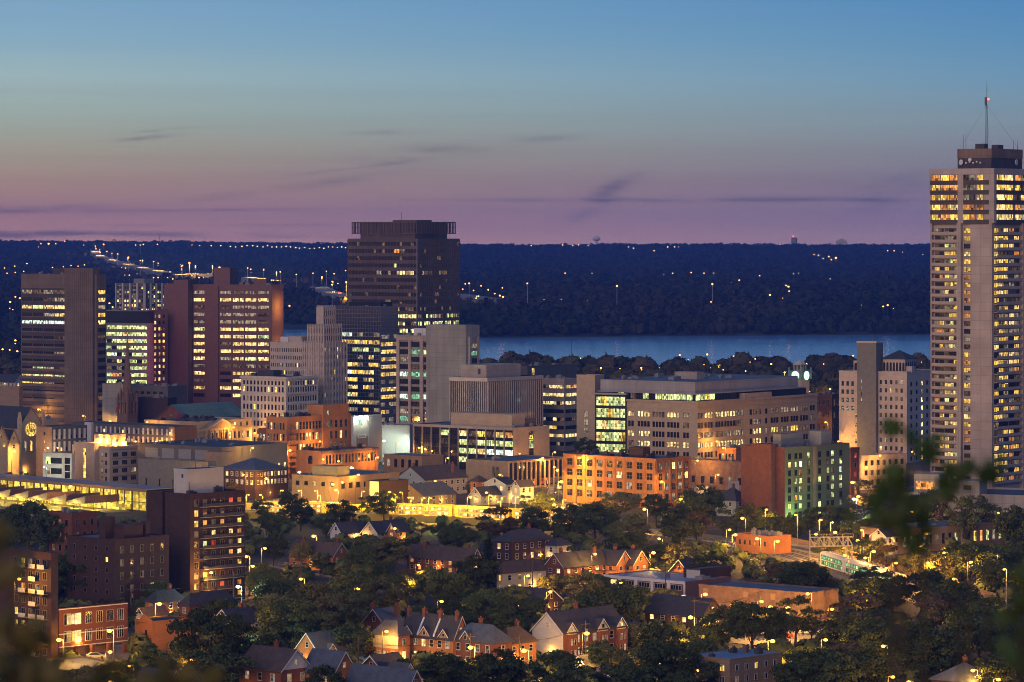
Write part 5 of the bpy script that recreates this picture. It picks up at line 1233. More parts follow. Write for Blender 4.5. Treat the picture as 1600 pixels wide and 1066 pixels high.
for q in range(8):
    for j in range(2):
        u = t.L*(q+.5)/8
        if RW.random() < .8: t.fbox('blocked_window', 'siding_white' if RW.random() < .35 else 'tan_brick', 'L', u-.8, u+.8, t.h-2.6-j*3.6, t.h-1.0-j*3.6, .06)
t.done()
t = B('apartment_block', 'low tan walk-up with bright blue-grey roof and yellow windows at the bottom right', 'apartment block', 1140, 1076, 1222, 1098, 1030, a=44)
t.body('tan_brick', parapet=.25, roof='roof_pale_blue', pt=.25)
t.grid('L', .8, t.L-.8, t.h-.8, 1, 4, 3, .45, .5, ['y..o', '..yo', 'd..d'], nv=2, um=True, frame='frame_white'); t.grid('R', .8, t.R-.8, t.h-.8, 1, 5, 3, .3, .5, ['..y..', 'd....'], nv=1, um=True, frame='frame_white')
t.units(3, m='unit_dark', big=1.4); t.box('chimney', 'brownstone', t.R*.7, t.R*.7+1, t.L*.5, t.L*.5+1, t.h-.2, t.h+1.6); t.done()
flat('garage', 'flat blue-grey garage roof in front of the lamp lit walk-up', 'garage', 92, 20, 206, 1072, 1048, 'concrete_dark', a=52, roof='roof_blue', units=0)
# ------------------------------------------------------------------ houses
hs = [
 # label, cx, lx, rx, base, eave, rise, kind, wall, roof, extras
 ('terrace with dark roof planes and pale blue timber gable left of the finned office', 664, 619, 730, 776, 750, 4.6, 'gx', 'siding_grey', 'shingle_brown', dict(chim=2, trim=None, lit={'.': 1})),
 ('terrace with tan gable end and grey roof just above the yellow lit train', 662, 617, 713, 793, 775, 4.0, 'gx', 'tan_brick', 'shingle_grey', dict(chim=0, trim=None, lit=DK)),
 ('white rendered cottage with dark roof under the tan end of the finned office', 790, 757, 808, 786, 757, 2.2, 'gx', 'siding_white', 'shingle_dark', dict(lit={'w': .4}, chim=0, storeys=1)),
 ('cottage with yellow lit side window right of the white rendered cottage', 812, 800, 834, 788, 760, 2.0, 'gx', 'siding_white', 'shingle_dark', dict(lit={'y': .5}, chim=0, storeys=1)),
 ('low house with orange lit wall behind the grey roofed terrace', 748, 735, 762, 782, 752, 2.0, 'hip', 'orange_brick', 'shingle_brown', dict(lit=DK, chim=0)),
 ('small house with blue-grey gable above the middle of the train', 752, 735, 782, 790, 774, 2.8, 'gx', 'siding_grey', 'shingle_dark', dict(lit=DK, chim=0)),
 ('house with white timber gable among trees below the left lit platform', 534, 516, 572, 850, 833, 3.2, 'gx', 'siding_white', 'shingle_dark', dict(lit=DK)),
 ('house with tan timber gable and chimney right of the white gabled one', 590, 566, 640, 850, 833, 3.4, 'gx', 'siding_cream', 'shingle_dark', dict(lit=DK)),
 ('brick cottage lit orange at the end of the tan gabled house', 618, 606, 634, 852, 830, 2.4, 'gx', 'orange_brick', 'shingle_dark', dict(lit={'o': .2}, chim=0)),
 ('brick terrace with orange lit eaves and chimneys under a street lamp', 520, 452, 545, 894, 869, 3.6, 'gy', 'orange_brick', 'shingle_brown', dict(chim=2, lit=DK)),
 ('brick terrace with rust roof behind dense trees in the middle', 736, 636, 752, 902, 876, 3.2, 'gy', 'red_brick', 'shingle_brown', dict(chim=2, lit={'o': .2, 'd': .2})),
 ('brick house behind the tall spruce with one lit window', 800, 772, 862, 884, 846, 3.0, 'hip', 'dark_brick', 'shingle_dark', dict(lit={'w': .12})),
 ('small blue painted house with a lit window right of the dark brick one', 870, 852, 893, 882, 852, 2.0, 'hip', 'siding_grey', 'shingle_dark', dict(lit={'g': .3}, chim=0)),
 ('tan rendered house with brown hipped roof behind a street lamp', 786, 776, 853, 930, 895, 3.0, 'hip', 'siding_cream', 'shingle_brown', dict(lit={'y': .3, 'b': .3}, a=50)),
 ('long rust brick terrace with dark roof left of the twin gables', 881, 852, 951, 914, 886, 3.6, 'gx', 'red_brick', 'shingle_dark', dict(chim=2, lit={'w': .12, 'd': .3})),
 ('left one of two brick houses with white edged pointed gables', 963, 932, 987, 908, 882, 3.7, 'gy', 'orange_brick', 'shingle_dark', dict(lit=DK)),
 ('right one of two brick houses with white edged pointed gables', 989, 962, 1013, 907, 882, 3.7, 'gy', 'orange_brick', 'shingle_dark', dict(lit=DK)),
 ('small red gabled house behind the blue roofed workshop', 1076, 1047, 1100, 912, 894, 3.3, 'gx', 'red_brick', 'shingle_dark', dict(lit={'w': .2}, chim=0)),
 ('dark brick house with wide blue-black roof and brick end below the workshop', 1097, 1008, 1130, 994, 963, 4.0, 'gy', 'dark_brick', 'shingle_dark', dict(trim=None, lit={'w': .15, 'd': .3}, chim=0)),
 ('dark roofed house with thin white gable edge left of the yellow lit tree', 846, 794, 877, 966, 940, 2.8, 'gy', 'dark_brick', 'shingle_dark', dict(lit={'.': 1}, chim=0)),
 ('dark hip roofed house left of the green lit bushes', 244, 227, 289, 974, 940, 2.6, 'hip', 'red_brick', 'shingle_dark', dict(lit={'d': .4, 'o': .1})),
 ('hip roofed brick house in front of the dark brick mid-rise', 296, 280, 368, 980, 946, 2.8, 'hip', 'red_brick', 'shingle_dark', dict(lit={'d': .3, 'w': .08})),
 ('house with lit cream gable and dark roof left of the white lamp', 365, 332, 410, 1006, 975, 3.2, 'gx', 'siding_cream', 'shingle_dark', dict(lit={'w': .3}, gable='siding_cream')),
 ('porch fronted cottage lit yellow behind the orange garage', 226, 212, 262, 990, 962, 1.8, 'gx', 'siding_cream', 'shingle_brown', dict(lit={'y': .7}, chim=0, storeys=1)),
 ('brick house with white gable and brown roof at the bottom left', 439, 374, 485, 1108, 1048, 4.0, 'gy', 'red_brick', 'shingle_brown', dict(gable='siding_white', lit={'b': .3, 'd': .2}, nR=2)),
 ('house with deep blue roof and orange gable edged in white', 521, 474, 555, 1108, 1052, 4.2, 'gy', 'orange_brick', 'shingle_slate', dict(lit={'b': .4}, nR=2, chim=0)),
 ('house with small roof dormer and orange side behind the blue roofed house', 498, 462, 553, 1052, 1019, 4.0, 'gx', 'orange_brick', 'shingle_grey', dict(lit=DK, chim=0, dorm=[('R', .35, 2.2)])),
 ('broad blue-grey roofed house at the bottom edge', 636, 540, 662, 1120, 1078, 3.8, 'gy', 'red_brick', 'shingle_slate', dict(lit=DK, chim=0)),
 ('dark roofed house with a white box dormer in front of the brick terrace', 600, 560, 640, 1078, 1050, 3.2, 'gx', 'red_brick', 'shingle_dark', dict(lit=DK, chim=0, dorm=[('R', .3, 2.4)])),
 ('house with yellow lit gable edge right of the box dormer', 626, 600, 652, 1088, 1062, 3.2, 'gy', 'siding_cream', 'shingle_grey', dict(lit=DK, chim=0)),
 ('dark roofed house with chimneys behind the white upper storeyed one', 603, 566, 632, 1000, 978, 3.8, 'gx', 'red_brick', 'shingle_slate', dict(lit=DK, chim=2)),
 ('brick house with blue hipped roof right of the white verged terrace', 772, 706, 800, 1052, 1004, 3.6, 'hip', 'red_brick', 'shingle_slate', dict(lit={'d': .4, 'b': .2}, dorm=[('L', .65, 3.0)])),
 ('house with tan roof and bright orange side wall left of the white walled terrace', 794, 766, 838, 1048, 1006, 3.4, 'hip', 'orange_brick', 'shingle_brown', dict(lit={'d': .4}, dorm=[('L', .5, 2.6)])),
 ('little white gabled garage below the white walled terrace', 918, 892, 936, 1052, 1042, 2.2, 'gx', 'siding_white', 'shingle_dark', dict(lit={'.': 1}, chim=0, storeys=1, win=False)),
 ('dark gabled house at the bottom left edge of the view', 262, 214, 284, 1112, 1072, 3.0, 'gy', 'red_brick', 'shingle_dark', dict(lit=DK, chim=0)),
 ('dark roof among the trees at the lower right corner', 1520, 1455, 1560, 1110, 1066, 3.2, 'hip', 'dark_brick', 'shingle_slate', dict(lit=DK, chim=1)),
 ('low house half hidden below the blue roofed school', 1384, 1362, 1408, 868, 838, 2.0, 'gx', 'siding_white', 'shingle_dark', dict(lit={'o': .3}, chim=0)),
]
for (lb, cx, lx, rx, base, eave, rise, kind, wall, roof, ex) in hs:
    ex = dict(ex); ex.setdefault('a', 42); house('house', lb, cx, lx, rx, base, eave, rise, kind, wall, roof, **ex)
# white verged terrace
t = house('terrace', 'brick terrace with three pointed dormers and thick white roof verges', 708, 629, 732, 1046, 997, 4.7, 'gy', 'orange_brick', 'shingle_dark', a=40, cat='terraced house', trim='white_trim', chim=0, lit={'b': .35, 'w': .2, 'd': .2}, nL=6, nR=2, gable='orange_brick', dorm=[('L', .17, 2.6), ('L', .55, 3.0), ('L', .88, 2.8)], porch=('L', .45, .95), fin=False)
mb = MB()
for fr in (.36, .68):
    y = t.L*fr; mx = t.R/2
    for s in (-1, 1):
        xe = mx+s*(mx+.45); pts = [(xe, t.h-.1), (mx, t.h+4.9), (mx, t.h+5.25), (xe, t.h+.28)]
        if s > 0: pts = pts[::-1]
        mb.prism(pts, 'y', y-.22, y+.22)
mb.build('verge', M['white_trim'], t.root)
for fr in (.02, .34, .66, .97): chimney(t, t.R*.35, t.L*fr, t.h+2, t.h+6)
t.done()
t = house('house', 'house with white timber upper storey over brick, lamp in front, left of the terrace', 622, 583, 640, 1044, 993, 3.2, 'hip', 'orange_brick', 'shingle_grey', a=40, chim=0, lit={'b': .4, 'w': .25}, nL=3, nR=1, porch=('L', .1, .95), fin=False)
t.fbox('timber_storey', 'siding_cream', 'L', -.06, t.L+.05, t.h-3.2, t.h-.1, .05); t.done()
t = house('terrace', 'brick terrace with a pale blank side wall and three white trimmed gables', 880, 832, 977, 1036, 989, 4.4, 'gx', 'red_brick', 'shingle_dark', a=44, cat='terraced house', gable='siding_white', chim=0, lit={'b': .35, 'd': .25, 'w': .08}, nL=1, nR=7, dorm=[('R', .12, 3.2), ('R', .62, 3.4), ('R', .92, 3.2)], porch=('R', .2, .42), fin=False)
t.fbox('side_wall', 'siding_white', 'L', 0, t.L, 0, t.h, .06); chimney(t, 2.2, t.L*.72, t.h+1, t.h+5.2); chimney(t, t.R*.45, t.L*.5, t.h+3, t.h+6.2)
for fr in (.12, .62, .92): u = t.R*fr; t.box('bay', 'red_brick', u-1.6, u+1.6, -.9, 0, 0, t.h-.6); t.grid('R', u-1.2, u+1.2, t.h-1, .8, 2, 2, .45, .55, ['bd', '.b'], nh=1, um=True, frame='frame_white', off=.9)
t.done()
# ------------------------------------------------------------------ streets, lots
FOOT = []   # building footprints and picture boxes, for planting trees between them
for o in list(col.objects):
    if o.parent is None and o.type == 'EMPTY' and o.get('category'):
        pts = []
        for c in o.children:
            if c.type == 'MESH' and c.name.startswith(('wall', 'shaft', 'tower', 'lower', 'rear')):
                Mx = Matrix.Translation(o.location) @ o.rotation_euler.to_matrix().to_4x4() @ Matrix.Translation(c.location)
                pts += [Mx @ Vector(v) for v in c.bound_box]
        if pts:
            pp = [pix(p) for p in pts]
            FOOT.append(dict(o=o, x0=min(p[0] for p in pp), x1=max(p[0] for p in pp), top=min(p[1] for p in pp), bot=max(p[1] for p in pp), Y=min(p.y for p in pts), Y1=max(p.y for p in pts),
                             inv=(Matrix.Translation(o.location) @ o.rotation_euler.to_matrix().to_4x4()).inverted(), pts=pts))
for f in FOOT:
    lp = [f['inv'] @ p for p in f['pts']]; f['lx'] = (min(p.x for p in lp), max(p.x for p in lp)); f['ly'] = (min(p.y for p in lp), max(p.y for p in lp))
def inside(p, m, z=None):
    for f in FOOT:
        if abs(f['o'].location.y-p[1]) > 200: continue
        q = f['inv'] @ Vector((p[0], p[1], 0))
        if f['lx'][0]-m < q.x < f['lx'][1]+m and f['ly'][0]-m < q.y < f['ly'][1]+m:
            if z is None or z < max(c.z for c in f['pts'])+.3: return True
    return False
def clearY(px, py, Y):
    """bring a lamp forward along its sight line until no building stands before it"""
    y = Y-130; best = Y
    while y < Y+1:
        p = P(px, py, y)
        if inside((p.x, p.y), .6, p.z): return y-8
        y += 1.5
    return Y
ZS = [0.012]
def street(pts, w, name='street', m='asphalt', walk=2.2):
    P_ = [G(*p) for p in pts]; ZS[0] += .004
    for (ww, mt, nm, dz) in (((w+2*walk), 'pale_paving', 'pavement', 0), (w, m, name, .10)):
        if nm == 'pavement' and not walk: continue
        mb = MB()
        for a_, b_ in zip(P_, P_[1:]):
            d = (b_-a_); n_ = Vector((-d.y, d.x, 0)).normalized()*ww/2; z = Vector((0, 0, ZS[0]+dz)); mb.quad(a_-n_+z, b_-n_+z, b_+n_+z, a_+n_+z)
        tag(mb.build(nm, M[mt]), kind='structure')
    mb = MB()
    if walk:
        for a_, b_ in zip(P_, P_[1:]):   # kerbs
            d = (b_-a_); u_ = Vector((-d.y, d.x, 0)).normalized()
            for s in (-1, 1):
                for t_ in (0,):
                    c0, c1 = a_+u_*s*(w/2), b_+u_*s*(w/2); e = u_*s*.25; z0, z1 = Vector((0, 0, 0)), Vector((0, 0, ZS[0]+.22)); mb.quad(c0+z1, c1+z1, c1+e+z1, c0+e+z1); mb.quad(c0+z0, c1+z0, c1+z1, c0+z1); mb.quad(c0+e+z1, c1+e+z1, c1+e+z0, c0+e+z0)
        tag(mb.build('kerb', M['pale_paving']), kind='structure')
street([(545, 1030), (760, 1100)], 8); street([(752, 1096), (1010, 1012), (1120, 975)], 8)
street([(1140, 1005), (1300, 985)], 22, 'paved_yard', 'pale_paving', 0); street([(590, 752), (632, 690)], 10)
street([(-60, 742), (120, 772)], 9); street([(404, 812), (411, 705)], 10); street([(1318, 810), (1400, 790)], 30, 'parking_lot', 'pale_paving', 0)
street([(1060, 812), (1180, 780)], 10); street([(870, 812), (890, 740)], 9); street([(60, 1040), (260, 1010)], 22, 'parking_lot', 'pale_paving', 0)
street([(400, 930), (370, 925)], 26, 'forecourt', 'pale_paving', 0); street([(800, 905), (900, 935), (1040, 945), (1110, 940)], 8); street([(420, 880), (560, 905)], 7)
# ------------------------------------------------------------------ station, railway, trains
M['glow'] = emit('platform_lamp_panel', (1.0, .80, .12), 3.2, True, (2, 2, 1.5), .3, 1.3)
M['glow_wall'] = emit('lit_glass_hall', (1.0, .74, .10), 1.25, True, (1.3, 1.3, 1.2), .25, 1.7)
t = B('bus_station', 'long yellow lit glass bus station with sawtooth canopies at the left edge', 'bus station', 229, -30, 236, 800, 764, a=46)
t.box('roof', 'canopy', -2.5, 12, -3, t.L, t.h-.7, t.h); t.box('roof_edge', 'tan_brick', -2.7, -2.5, -3, t.L, t.h-.9, t.h+.15)
t.box('glass_hall', 'concrete_dark', .2, 11, 0, t.L, 0, t.h-.9)
for q in range(12): u = t.L*q/12; t.fbox('lit_glass', 'glow_wall', 'L', u+.5, u+t.L/12-.5, .4, t.h-1.3, .0, .19)
mb = MB()
for q in range(25): u = t.L*q/24; mb.box(-.25, .0, u-.12, u+.12, 0, t.h-.9)
mb.box(-.22, -.01, 0, t.L, 3.2, 3.4); mb.build('glass_frame', M['frame_dark'], t.root)
STN = []
dy = t.L/9.0
for q in range(7):
    y0 = 12+dy*q*1.02; y1 = y0+dy*.93
    mb = MB(); mb.prism([(y0, 3.3), (y1, 3.3), (y1, 3.75), (y0, 6.1)], 'x', -19, -3.2); c_ = mb.build('sawtooth_canopy', M['canopy'], t.root)
    MB().box(-18.6, -3.4, y0-.06, y0-.004, 3.5, 6.0).build('canopy_end', M['brownstone'], c_)
    mb = MB()
    for x in (-17, -11, -5): mb.tube((x, (y0+y1)/2, 0), (x, (y0+y1)/2, 3.3), .14, k=6)
    mb.build('post', M['steel'], c_); MB().box(-18, -4, (y0+y1)/2-.4, (y0+y1)/2+.4, 3.18, 3.295).build('lamp_strip', M['glow'], c_)
    STN.append(t.world((-20.5, (y0+y1)/2, 2.8))); STN.append(t.world((-10, (y0+y1)/2, 2.6)))
t.box('platform', 'pale_paving', -24, -2.8, 6, t.L*.93, 0, .25)
t.box('lit_screen', 'glow_wall', -2.9, -2.8, 8, t.L*.93, .3, 2.9)
t.done()
RAIL = [G(236, 806), G(400, 806), G(560, 808), G(700, 812), G(860, 822), G(1000, 830), G(1140, 846), G(1240, 868), G(1330, 896), G(1400, 918), G(1500, 950), G(1620, 1000)]
cum = [0]
for a_, b_ in zip(RAIL, RAIL[1:]): cum.append(cum[-1]+(b_-a_).length)
def railpt(s):
    i = max(0, min(len(RAIL)-2, next((k for k in range(len(cum)-1) if cum[k+1] > s), len(RAIL)-2))); d = (RAIL[i+1]-RAIL[i]).normalized(); return RAIL[i]+d*(s-cum[i]), d
def s_at(px):
    best = min((abs(pix(railpt(s)[0])[0]-px), s) for s in range(0, int(cum[-1]), 3)); return best[1]
def ribbon(off0, off1, z0, z1, m, name, s0=0, s1=None):
    mb = MB(); s1 = s1 or cum[-1]; pr = None; s = s0
    while s <= s1:
        p, d = railpt(s); n_ = Vector((-d.y, d.x, 0)); a_, b_ = p+n_*off0, p+n_*off1
        if pr:
            c_, e = pr; mb.quad((c_.x, c_.y, z1), (a_.x, a_.y, z1), (b_.x, b_.y, z1), (e.x, e.y, z1)); mb.quad((c_.x, c_.y, z0), (a_.x, a_.y, z0), (a_.x, a_.y, z1), (c_.x, c_.y, z1)); mb.quad((e.x, e.y, z0), (b_.x, b_.y, z0), (b_.x, b_.y, z1), (e.x, e.y, z1))
        pr = (a_, b_); s += 8
    return mb.build(name, M[m])
tag(ribbon(-9, 9, 0, .3, 'grey_stone', 'rail_bed'), kind='structure')
for o_ in (-5.2, -3.7, -.8, .7, 3.6, 5.1): tag(ribbon(o_-.05, o_+.05, .3, .48, 'steel', 'rail_track'), kind='structure')
SA, SB = s_at(385), s_at(900)
tag(ribbon(-13.5, -9.2, 0, .95, 'pale_paving', 'platform', SA, SB), kind='structure'); tag(ribbon(9.2, 13.5, 0, .95, 'pale_paving', 'platform', SA, SB), kind='structure')
SC, SD = s_at(1130), s_at(1320); tag(ribbon(9.2, 14, 0, .95, 'pale_paving', 'platform', SC, SD), kind='structure')
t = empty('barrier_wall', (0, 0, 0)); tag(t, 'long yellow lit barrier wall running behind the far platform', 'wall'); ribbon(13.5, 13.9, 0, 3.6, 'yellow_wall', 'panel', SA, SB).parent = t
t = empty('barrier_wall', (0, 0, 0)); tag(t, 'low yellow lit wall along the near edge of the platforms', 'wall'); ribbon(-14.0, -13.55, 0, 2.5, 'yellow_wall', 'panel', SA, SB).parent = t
t = empty('barrier_wall', (0, 0, 0)); tag(t, 'low pale wall behind the right hand track under the gantry', 'wall'); ribbon(14.1, 14.5, 0, 2.4, 'tan_brick', 'panel', SC, s_at(1480)).parent = t
# platform shelters
def shelter(s, ln, off, label):
    p, d = railpt(s); n_ = Vector((-d.y, d.x, 0)); c = p+n_*off; t = empty('platform_shelter', (c.x, c.y, .95), math.atan2(d.y, d.x)); tag(t, label, 'platform shelter', 'lit shelters on the station platforms')
    MB().box(-ln/2, ln/2, -1.9, 1.9, 3.0, 3.22).build('roof', M['siding_cream'], t); MB().box(-ln/2+.4, ln/2-.4, -.5, .5, 2.85, 2.99).build('lamp_strip', M['glow'], t)
    mb = MB(); k = int(ln/4)
    for q in range(k+1): x = -ln/2+.4+(ln-.8)*q/k; mb.tube((x, 1.5, 0), (x, 1.5, 3), .1, k=5)
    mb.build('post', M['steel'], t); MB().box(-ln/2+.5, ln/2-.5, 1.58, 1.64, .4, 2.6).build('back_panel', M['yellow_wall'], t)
for q, (px, lb) in enumerate(((440, 'leftmost long lit platform shelter right of the dark brick mid-rise'), (505, 'second platform shelter from the left, partly behind trees'), (600, 'third platform shelter, under the street lamp by the tan terrace'), (668, 'lit platform shelter directly behind the middle of the train'), (740, 'lit platform shelter near the right end of the train'), (812, 'rightmost lit platform shelter, behind the tree band'))):
    shelter(s_at(px), 22 if q != 1 else 14, 11.3, lb)
def coach(s, off, label, green=True):
    green = s > s_at(1000)  # platform coaches get yellow lamp light painted into body and bands
    p, d = railpt(s); n_ = Vector((-d.y, d.x, 0)); c = p+n_*off; t = empty('rail_coach', (c.x, c.y, .48), math.atan2(d.y, d.x)); tag(t, label, 'rail coach', 'double deck coaches on the railway')
    L_, w = 24.0, 1.5
    prof = [(-w, .5), (w, .5), (w, 3.9), (w-.35, 4.5), (.5, 4.75), (-.5, 4.75), (-w+.35, 4.5), (-w, 3.9)]
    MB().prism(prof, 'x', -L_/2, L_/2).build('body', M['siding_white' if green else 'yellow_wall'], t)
    for z0, z1 in ((1.15, 2.15), (2.75, 3.75)):
        MB().box(-L_/2+1.2, L_/2-1.2, -w-.03, -w, z0-.22, z1+.12).box(-L_/2+1.2, L_/2-1.2, w, w+.03, z0-.22, z1+.12).build('band', M['green_train' if green else 'tan_brick'], t)
        for q in range(9):
            x = -L_/2+2.2+(L_-4.4)*q/8
            for s_ in (-1, 1):
                y0, y1 = (-w-.06, -w-.031) if s_ < 0 else (w+.031, w+.06); MB().box(x-.75, x+.75, y0, y1, z0, z1-.1).build('window', M[('t' if green else 'w') if (q*7+int(z0)) % 5 else 'g'], t)
    for x in (-L_/2+2.6, L_/2-2.6):
        b_ = MB().box(x-1.6, x+1.6, -1.1, 1.1, .2, .62).build('bogie', M['dark_steel'], t); mb = MB()
        for xx in (x-1, x+1):
            for y in (-.75, .75): mb.tube((xx, y-.07, .42), (xx, y+.07, .42), .42, k=10)
        mb.build('wheel', M['dark_steel'], b_)
for px, lb in ((452, 'double deck coach glimpsed between trees right of the brick mid-rise'), (655, 'leftmost double deck coach of the yellow lit train'), (655, None), (655, None)):
    if lb: coach(s_at(px), 2.0, lb)
s0 = s_at(655)
coach(s0+25.5, 2.0, 'second double deck coach of the yellow lit train, by the green bush'); coach(s0+51, 2.0, 'third double deck coach of the yellow lit train, behind bare twigs')
s1 = s_at(1322)
coach(s1, -3.0, 'double deck coach with pale roof standing right under the signal gantry'); coach(s1+25.5, -3.0, 'second coach past the signal gantry, half hidden by trees'); coach(s1+51, -3.0, 'last coach of the right hand train, mostly behind trees')
# brick platform building right
t = B('station_building', 'low flat orange lit brick station building beside the track at right', 'station building', 1202, 1150, 1236, 868, 838, a=52); t.body('orange_brick', parapet=.4, roof='roof_light'); t.units(4); wgrid(t, 'L', 6, 1, lit={'o': .1}, wf=.3, bot=2); t.done()
# signal gantry
gp, gd = railpt(s_at(1303)); gn = Vector((-gd.y, gd.x, 0))
g = G(1326, 898); t = empty('signal_gantry', (g.x, g.y, 0), radians(7)); tag(t, 'pale lattice steel signal gantry over the railway, right of centre', 'signal gantry')
zt_, zb_ = H-(839-HZ)/F*g.y, H-(853-HZ)/F*g.y; xl = -(1326-1272)/F*g.y-1.5
mb = MB()
for y in (-.7, .7):
    for z in (zb_, zt_): mb.tube((xl, y, z), (1.2, y, z), .13, k=4)
    n = 9
    for q in range(n): x0 = xl+(1.2-xl)*q/n; x1 = xl+(1.2-xl)*(q+1)/n; mb.tube((x0, y, zb_ if q % 2 else zt_), (x1, y, zt_ if q % 2 else zb_), .09, k=4); mb.tube((x0, y, zb_), (x0, y, zt_), .08, k=4)
mb.build('beam', M['siding_cream'], t)
for x in (-.9, 1.1, xl):
    mb = MB()
    if x == xl:
        mb.tube((x, 0, 0), (x, 0, zt_+2), .2, k=5)
    else:
        for y in (-.7, .7): mb.tube((x, y, 0), (x, y, zb_), .12, k=4)
        for q in range(6): z = zb_*q/6; mb.tube((x, -.7 if q % 2 else .7, z), (x, .7 if q % 2 else -.7, z+zb_/6), .07, k=4)
    mb.build('leg', M['siding_cream'], t)
for x in (xl+2.2, xl+6): MB().box(x, x+.8, -.9, -.6, zt_, zt_+1.9).build('signal_head', M['dark_steel'], t)
mb = MB(); mb.box(xl, 1.2, -.9, -.8, zt_+.9, zt_+1.0); 
for q in range(9): x = xl+(1.2-xl)*q/8; mb.box(x, x+.07, -.9, -.83, zt_, zt_+.95)
mb.build('handrail', M['siding_cream'], t)
# ------------------------------------------------------------------ lamps
ANCH = [(45,690,'the stone church'),(100,735,'the low white block'),(165,720,'the cream block'),(95,800,'the bus station'),(225,735,'the pale green annex'),(190,600,'the brownstone spire'),(330,650,'the green roofed church'),(345,672,'the pediment building'),(440,655,'the white classical block'),
 (395,750,'the blue hipped brick hall'),(480,670,'the orange brick corner block'),(530,720,'the arched window block'),(540,760,'the beige shops'),(610,700,'the white mural wall'),(640,722,'the low tan pavilion'),(670,750,'the dark terrace'),(670,790,'the tan terrace'),(700,805,'the middle train'),(800,750,'the white cottages'),
 (840,735,'the finned low office'),(740,690,'the glass fronted office'),(960,755,'the orange factory'),(880,640,'the white banded block'),(1050,650,'the stone court building'),(1200,650,'the court building\'s right wing'),(1120,745,'the billboard store'),(1195,750,'the rust brick apartments'),(1290,760,'the green lit window side'),(1380,640,'the pink stone hotel'),(1375,740,'the two storey pale shops'),
 (1450,785,'the parking podium'),(1550,790,'the right end of the podium'),(1470,845,'the low school'),(1190,850,'the station building'),(1300,860,'the signal gantry'),(1400,910,'the right hand train'),(320,850,'the dark brick mid-rise'),(180,880,'the low dark flats'),(110,835,'the dim rust flats'),(45,950,'the bottom left apartment block'),(150,990,'the carport walk-up'),(255,995,'the orange garage'),
 (260,945,'the left hip roofed house'),(330,955,'the hip roofed brick house'),(375,985,'the lit cream gabled house'),(435,1060,'the bottom left brown roofed house'),(520,1070,'the deep blue roofed house'),(510,1030,'the dormered orange sided house'),(600,985,'the house with chimneys'),(612,1020,'the white upper storeyed house'),(670,1010,'the white verged terrace'),(760,1030,'the blue hipped house'),(805,1025,'the tan roofed orange sided house'),(900,1000,'the white walled terrace'),(915,1045,'the little white garage'),
 (490,880,'the orange eaved terrace'),(550,840,'the white timber gable'),(600,840,'the tan timber gable'),(695,885,'the rust roofed middle terrace'),(815,865,'the dark house by the spruce'),(815,905,'the tan rendered house'),(900,895,'the long rust brick terrace'),(985,888,'the twin gabled houses'),(1075,895,'the small red gabled house'),(1005,915,'the pillared workshop'),(1110,905,'the white fronted workshop'),(1200,950,'the weathered brick warehouse'),(1060,975,'the blue-black roofed house'),(840,945,'the thin white gable edge house'),(1150,1050,'the bottom right tan walk-up'),(1510,1050,'the dark roof in the lower right corner'),
 (560,900,'the central tree belt'),(1350,990,'the lower right grove'),(1450,960,'the dark slope at right'),(1000,830,'the tree belt right of the train'),(1560,880,'the trees below the podium'),(60,1050,'the flat garage roof'),(640,1075,'the broad blue-grey roof'),(980,1060,'the trees at the bottom middle'),(450,985,'the big round tree'),
 (870,565,'the bay shore left part'),(960,575,'the bay shore middle'),(1060,565,'the bay shore trees'),(1140,575,'the court building skyline'),(1190,600,'the clock tower'),(1280,570,'the clock tower\'s right'),(20,470,'the far left hillside'),(20,540,'the left bay shore'),(175,478,'the white edged apartment slab')]
NAMED = []
def named(o, px, py, noun, near=None):
    cands = ANCH; best = min(cands, key=lambda c: ((c[0]-px)/1.0)**2+((c[1]-py)*1.6)**2); NAMED.append((best[2], noun, px, py, o))
ORD = ['leftmost','second','third','fourth','fifth','sixth','seventh','eighth','ninth','tenth','eleventh','twelfth','thirteenth','fourteenth','fifteenth','sixteenth','seventeenth','eighteenth','nineteenth','twentieth']
def finish_names():
    d = {}
    for (a_, n_, px, py, o) in NAMED: d.setdefault((a_, n_), []).append((px, py, o))
    for (a_, n_), l in d.items():
        l.sort(key=lambda q: (q[0], q[1])); k = len(l)
        for i, (px, py, o) in enumerate(l):
            if k == 1: o['label'] = '%s near %s' % (n_, a_)
            elif i == k-1: o['label'] = '%s near %s, rightmost' % (n_, a_)
            elif i == 0: o['label'] = '%s near %s, leftmost' % (n_, a_)
            else: o['label'] = '%s near %s, %s from left' % (n_, a_, ORD[i] if i < len(ORD) else str(i+1)+'th')
LD = {}
SOD = (1.0, .47, .07)
def lampdata(kind, power, colr, rad=.25):
    k = (kind, power)
    if k not in LD:
        l = bpy.data.lights.new('lamp_light', 'POINT'); l.energy = power; l.color = colr; l.shadow_soft_size = rad; LD[k] = l
    return LD[k]
PM = {}
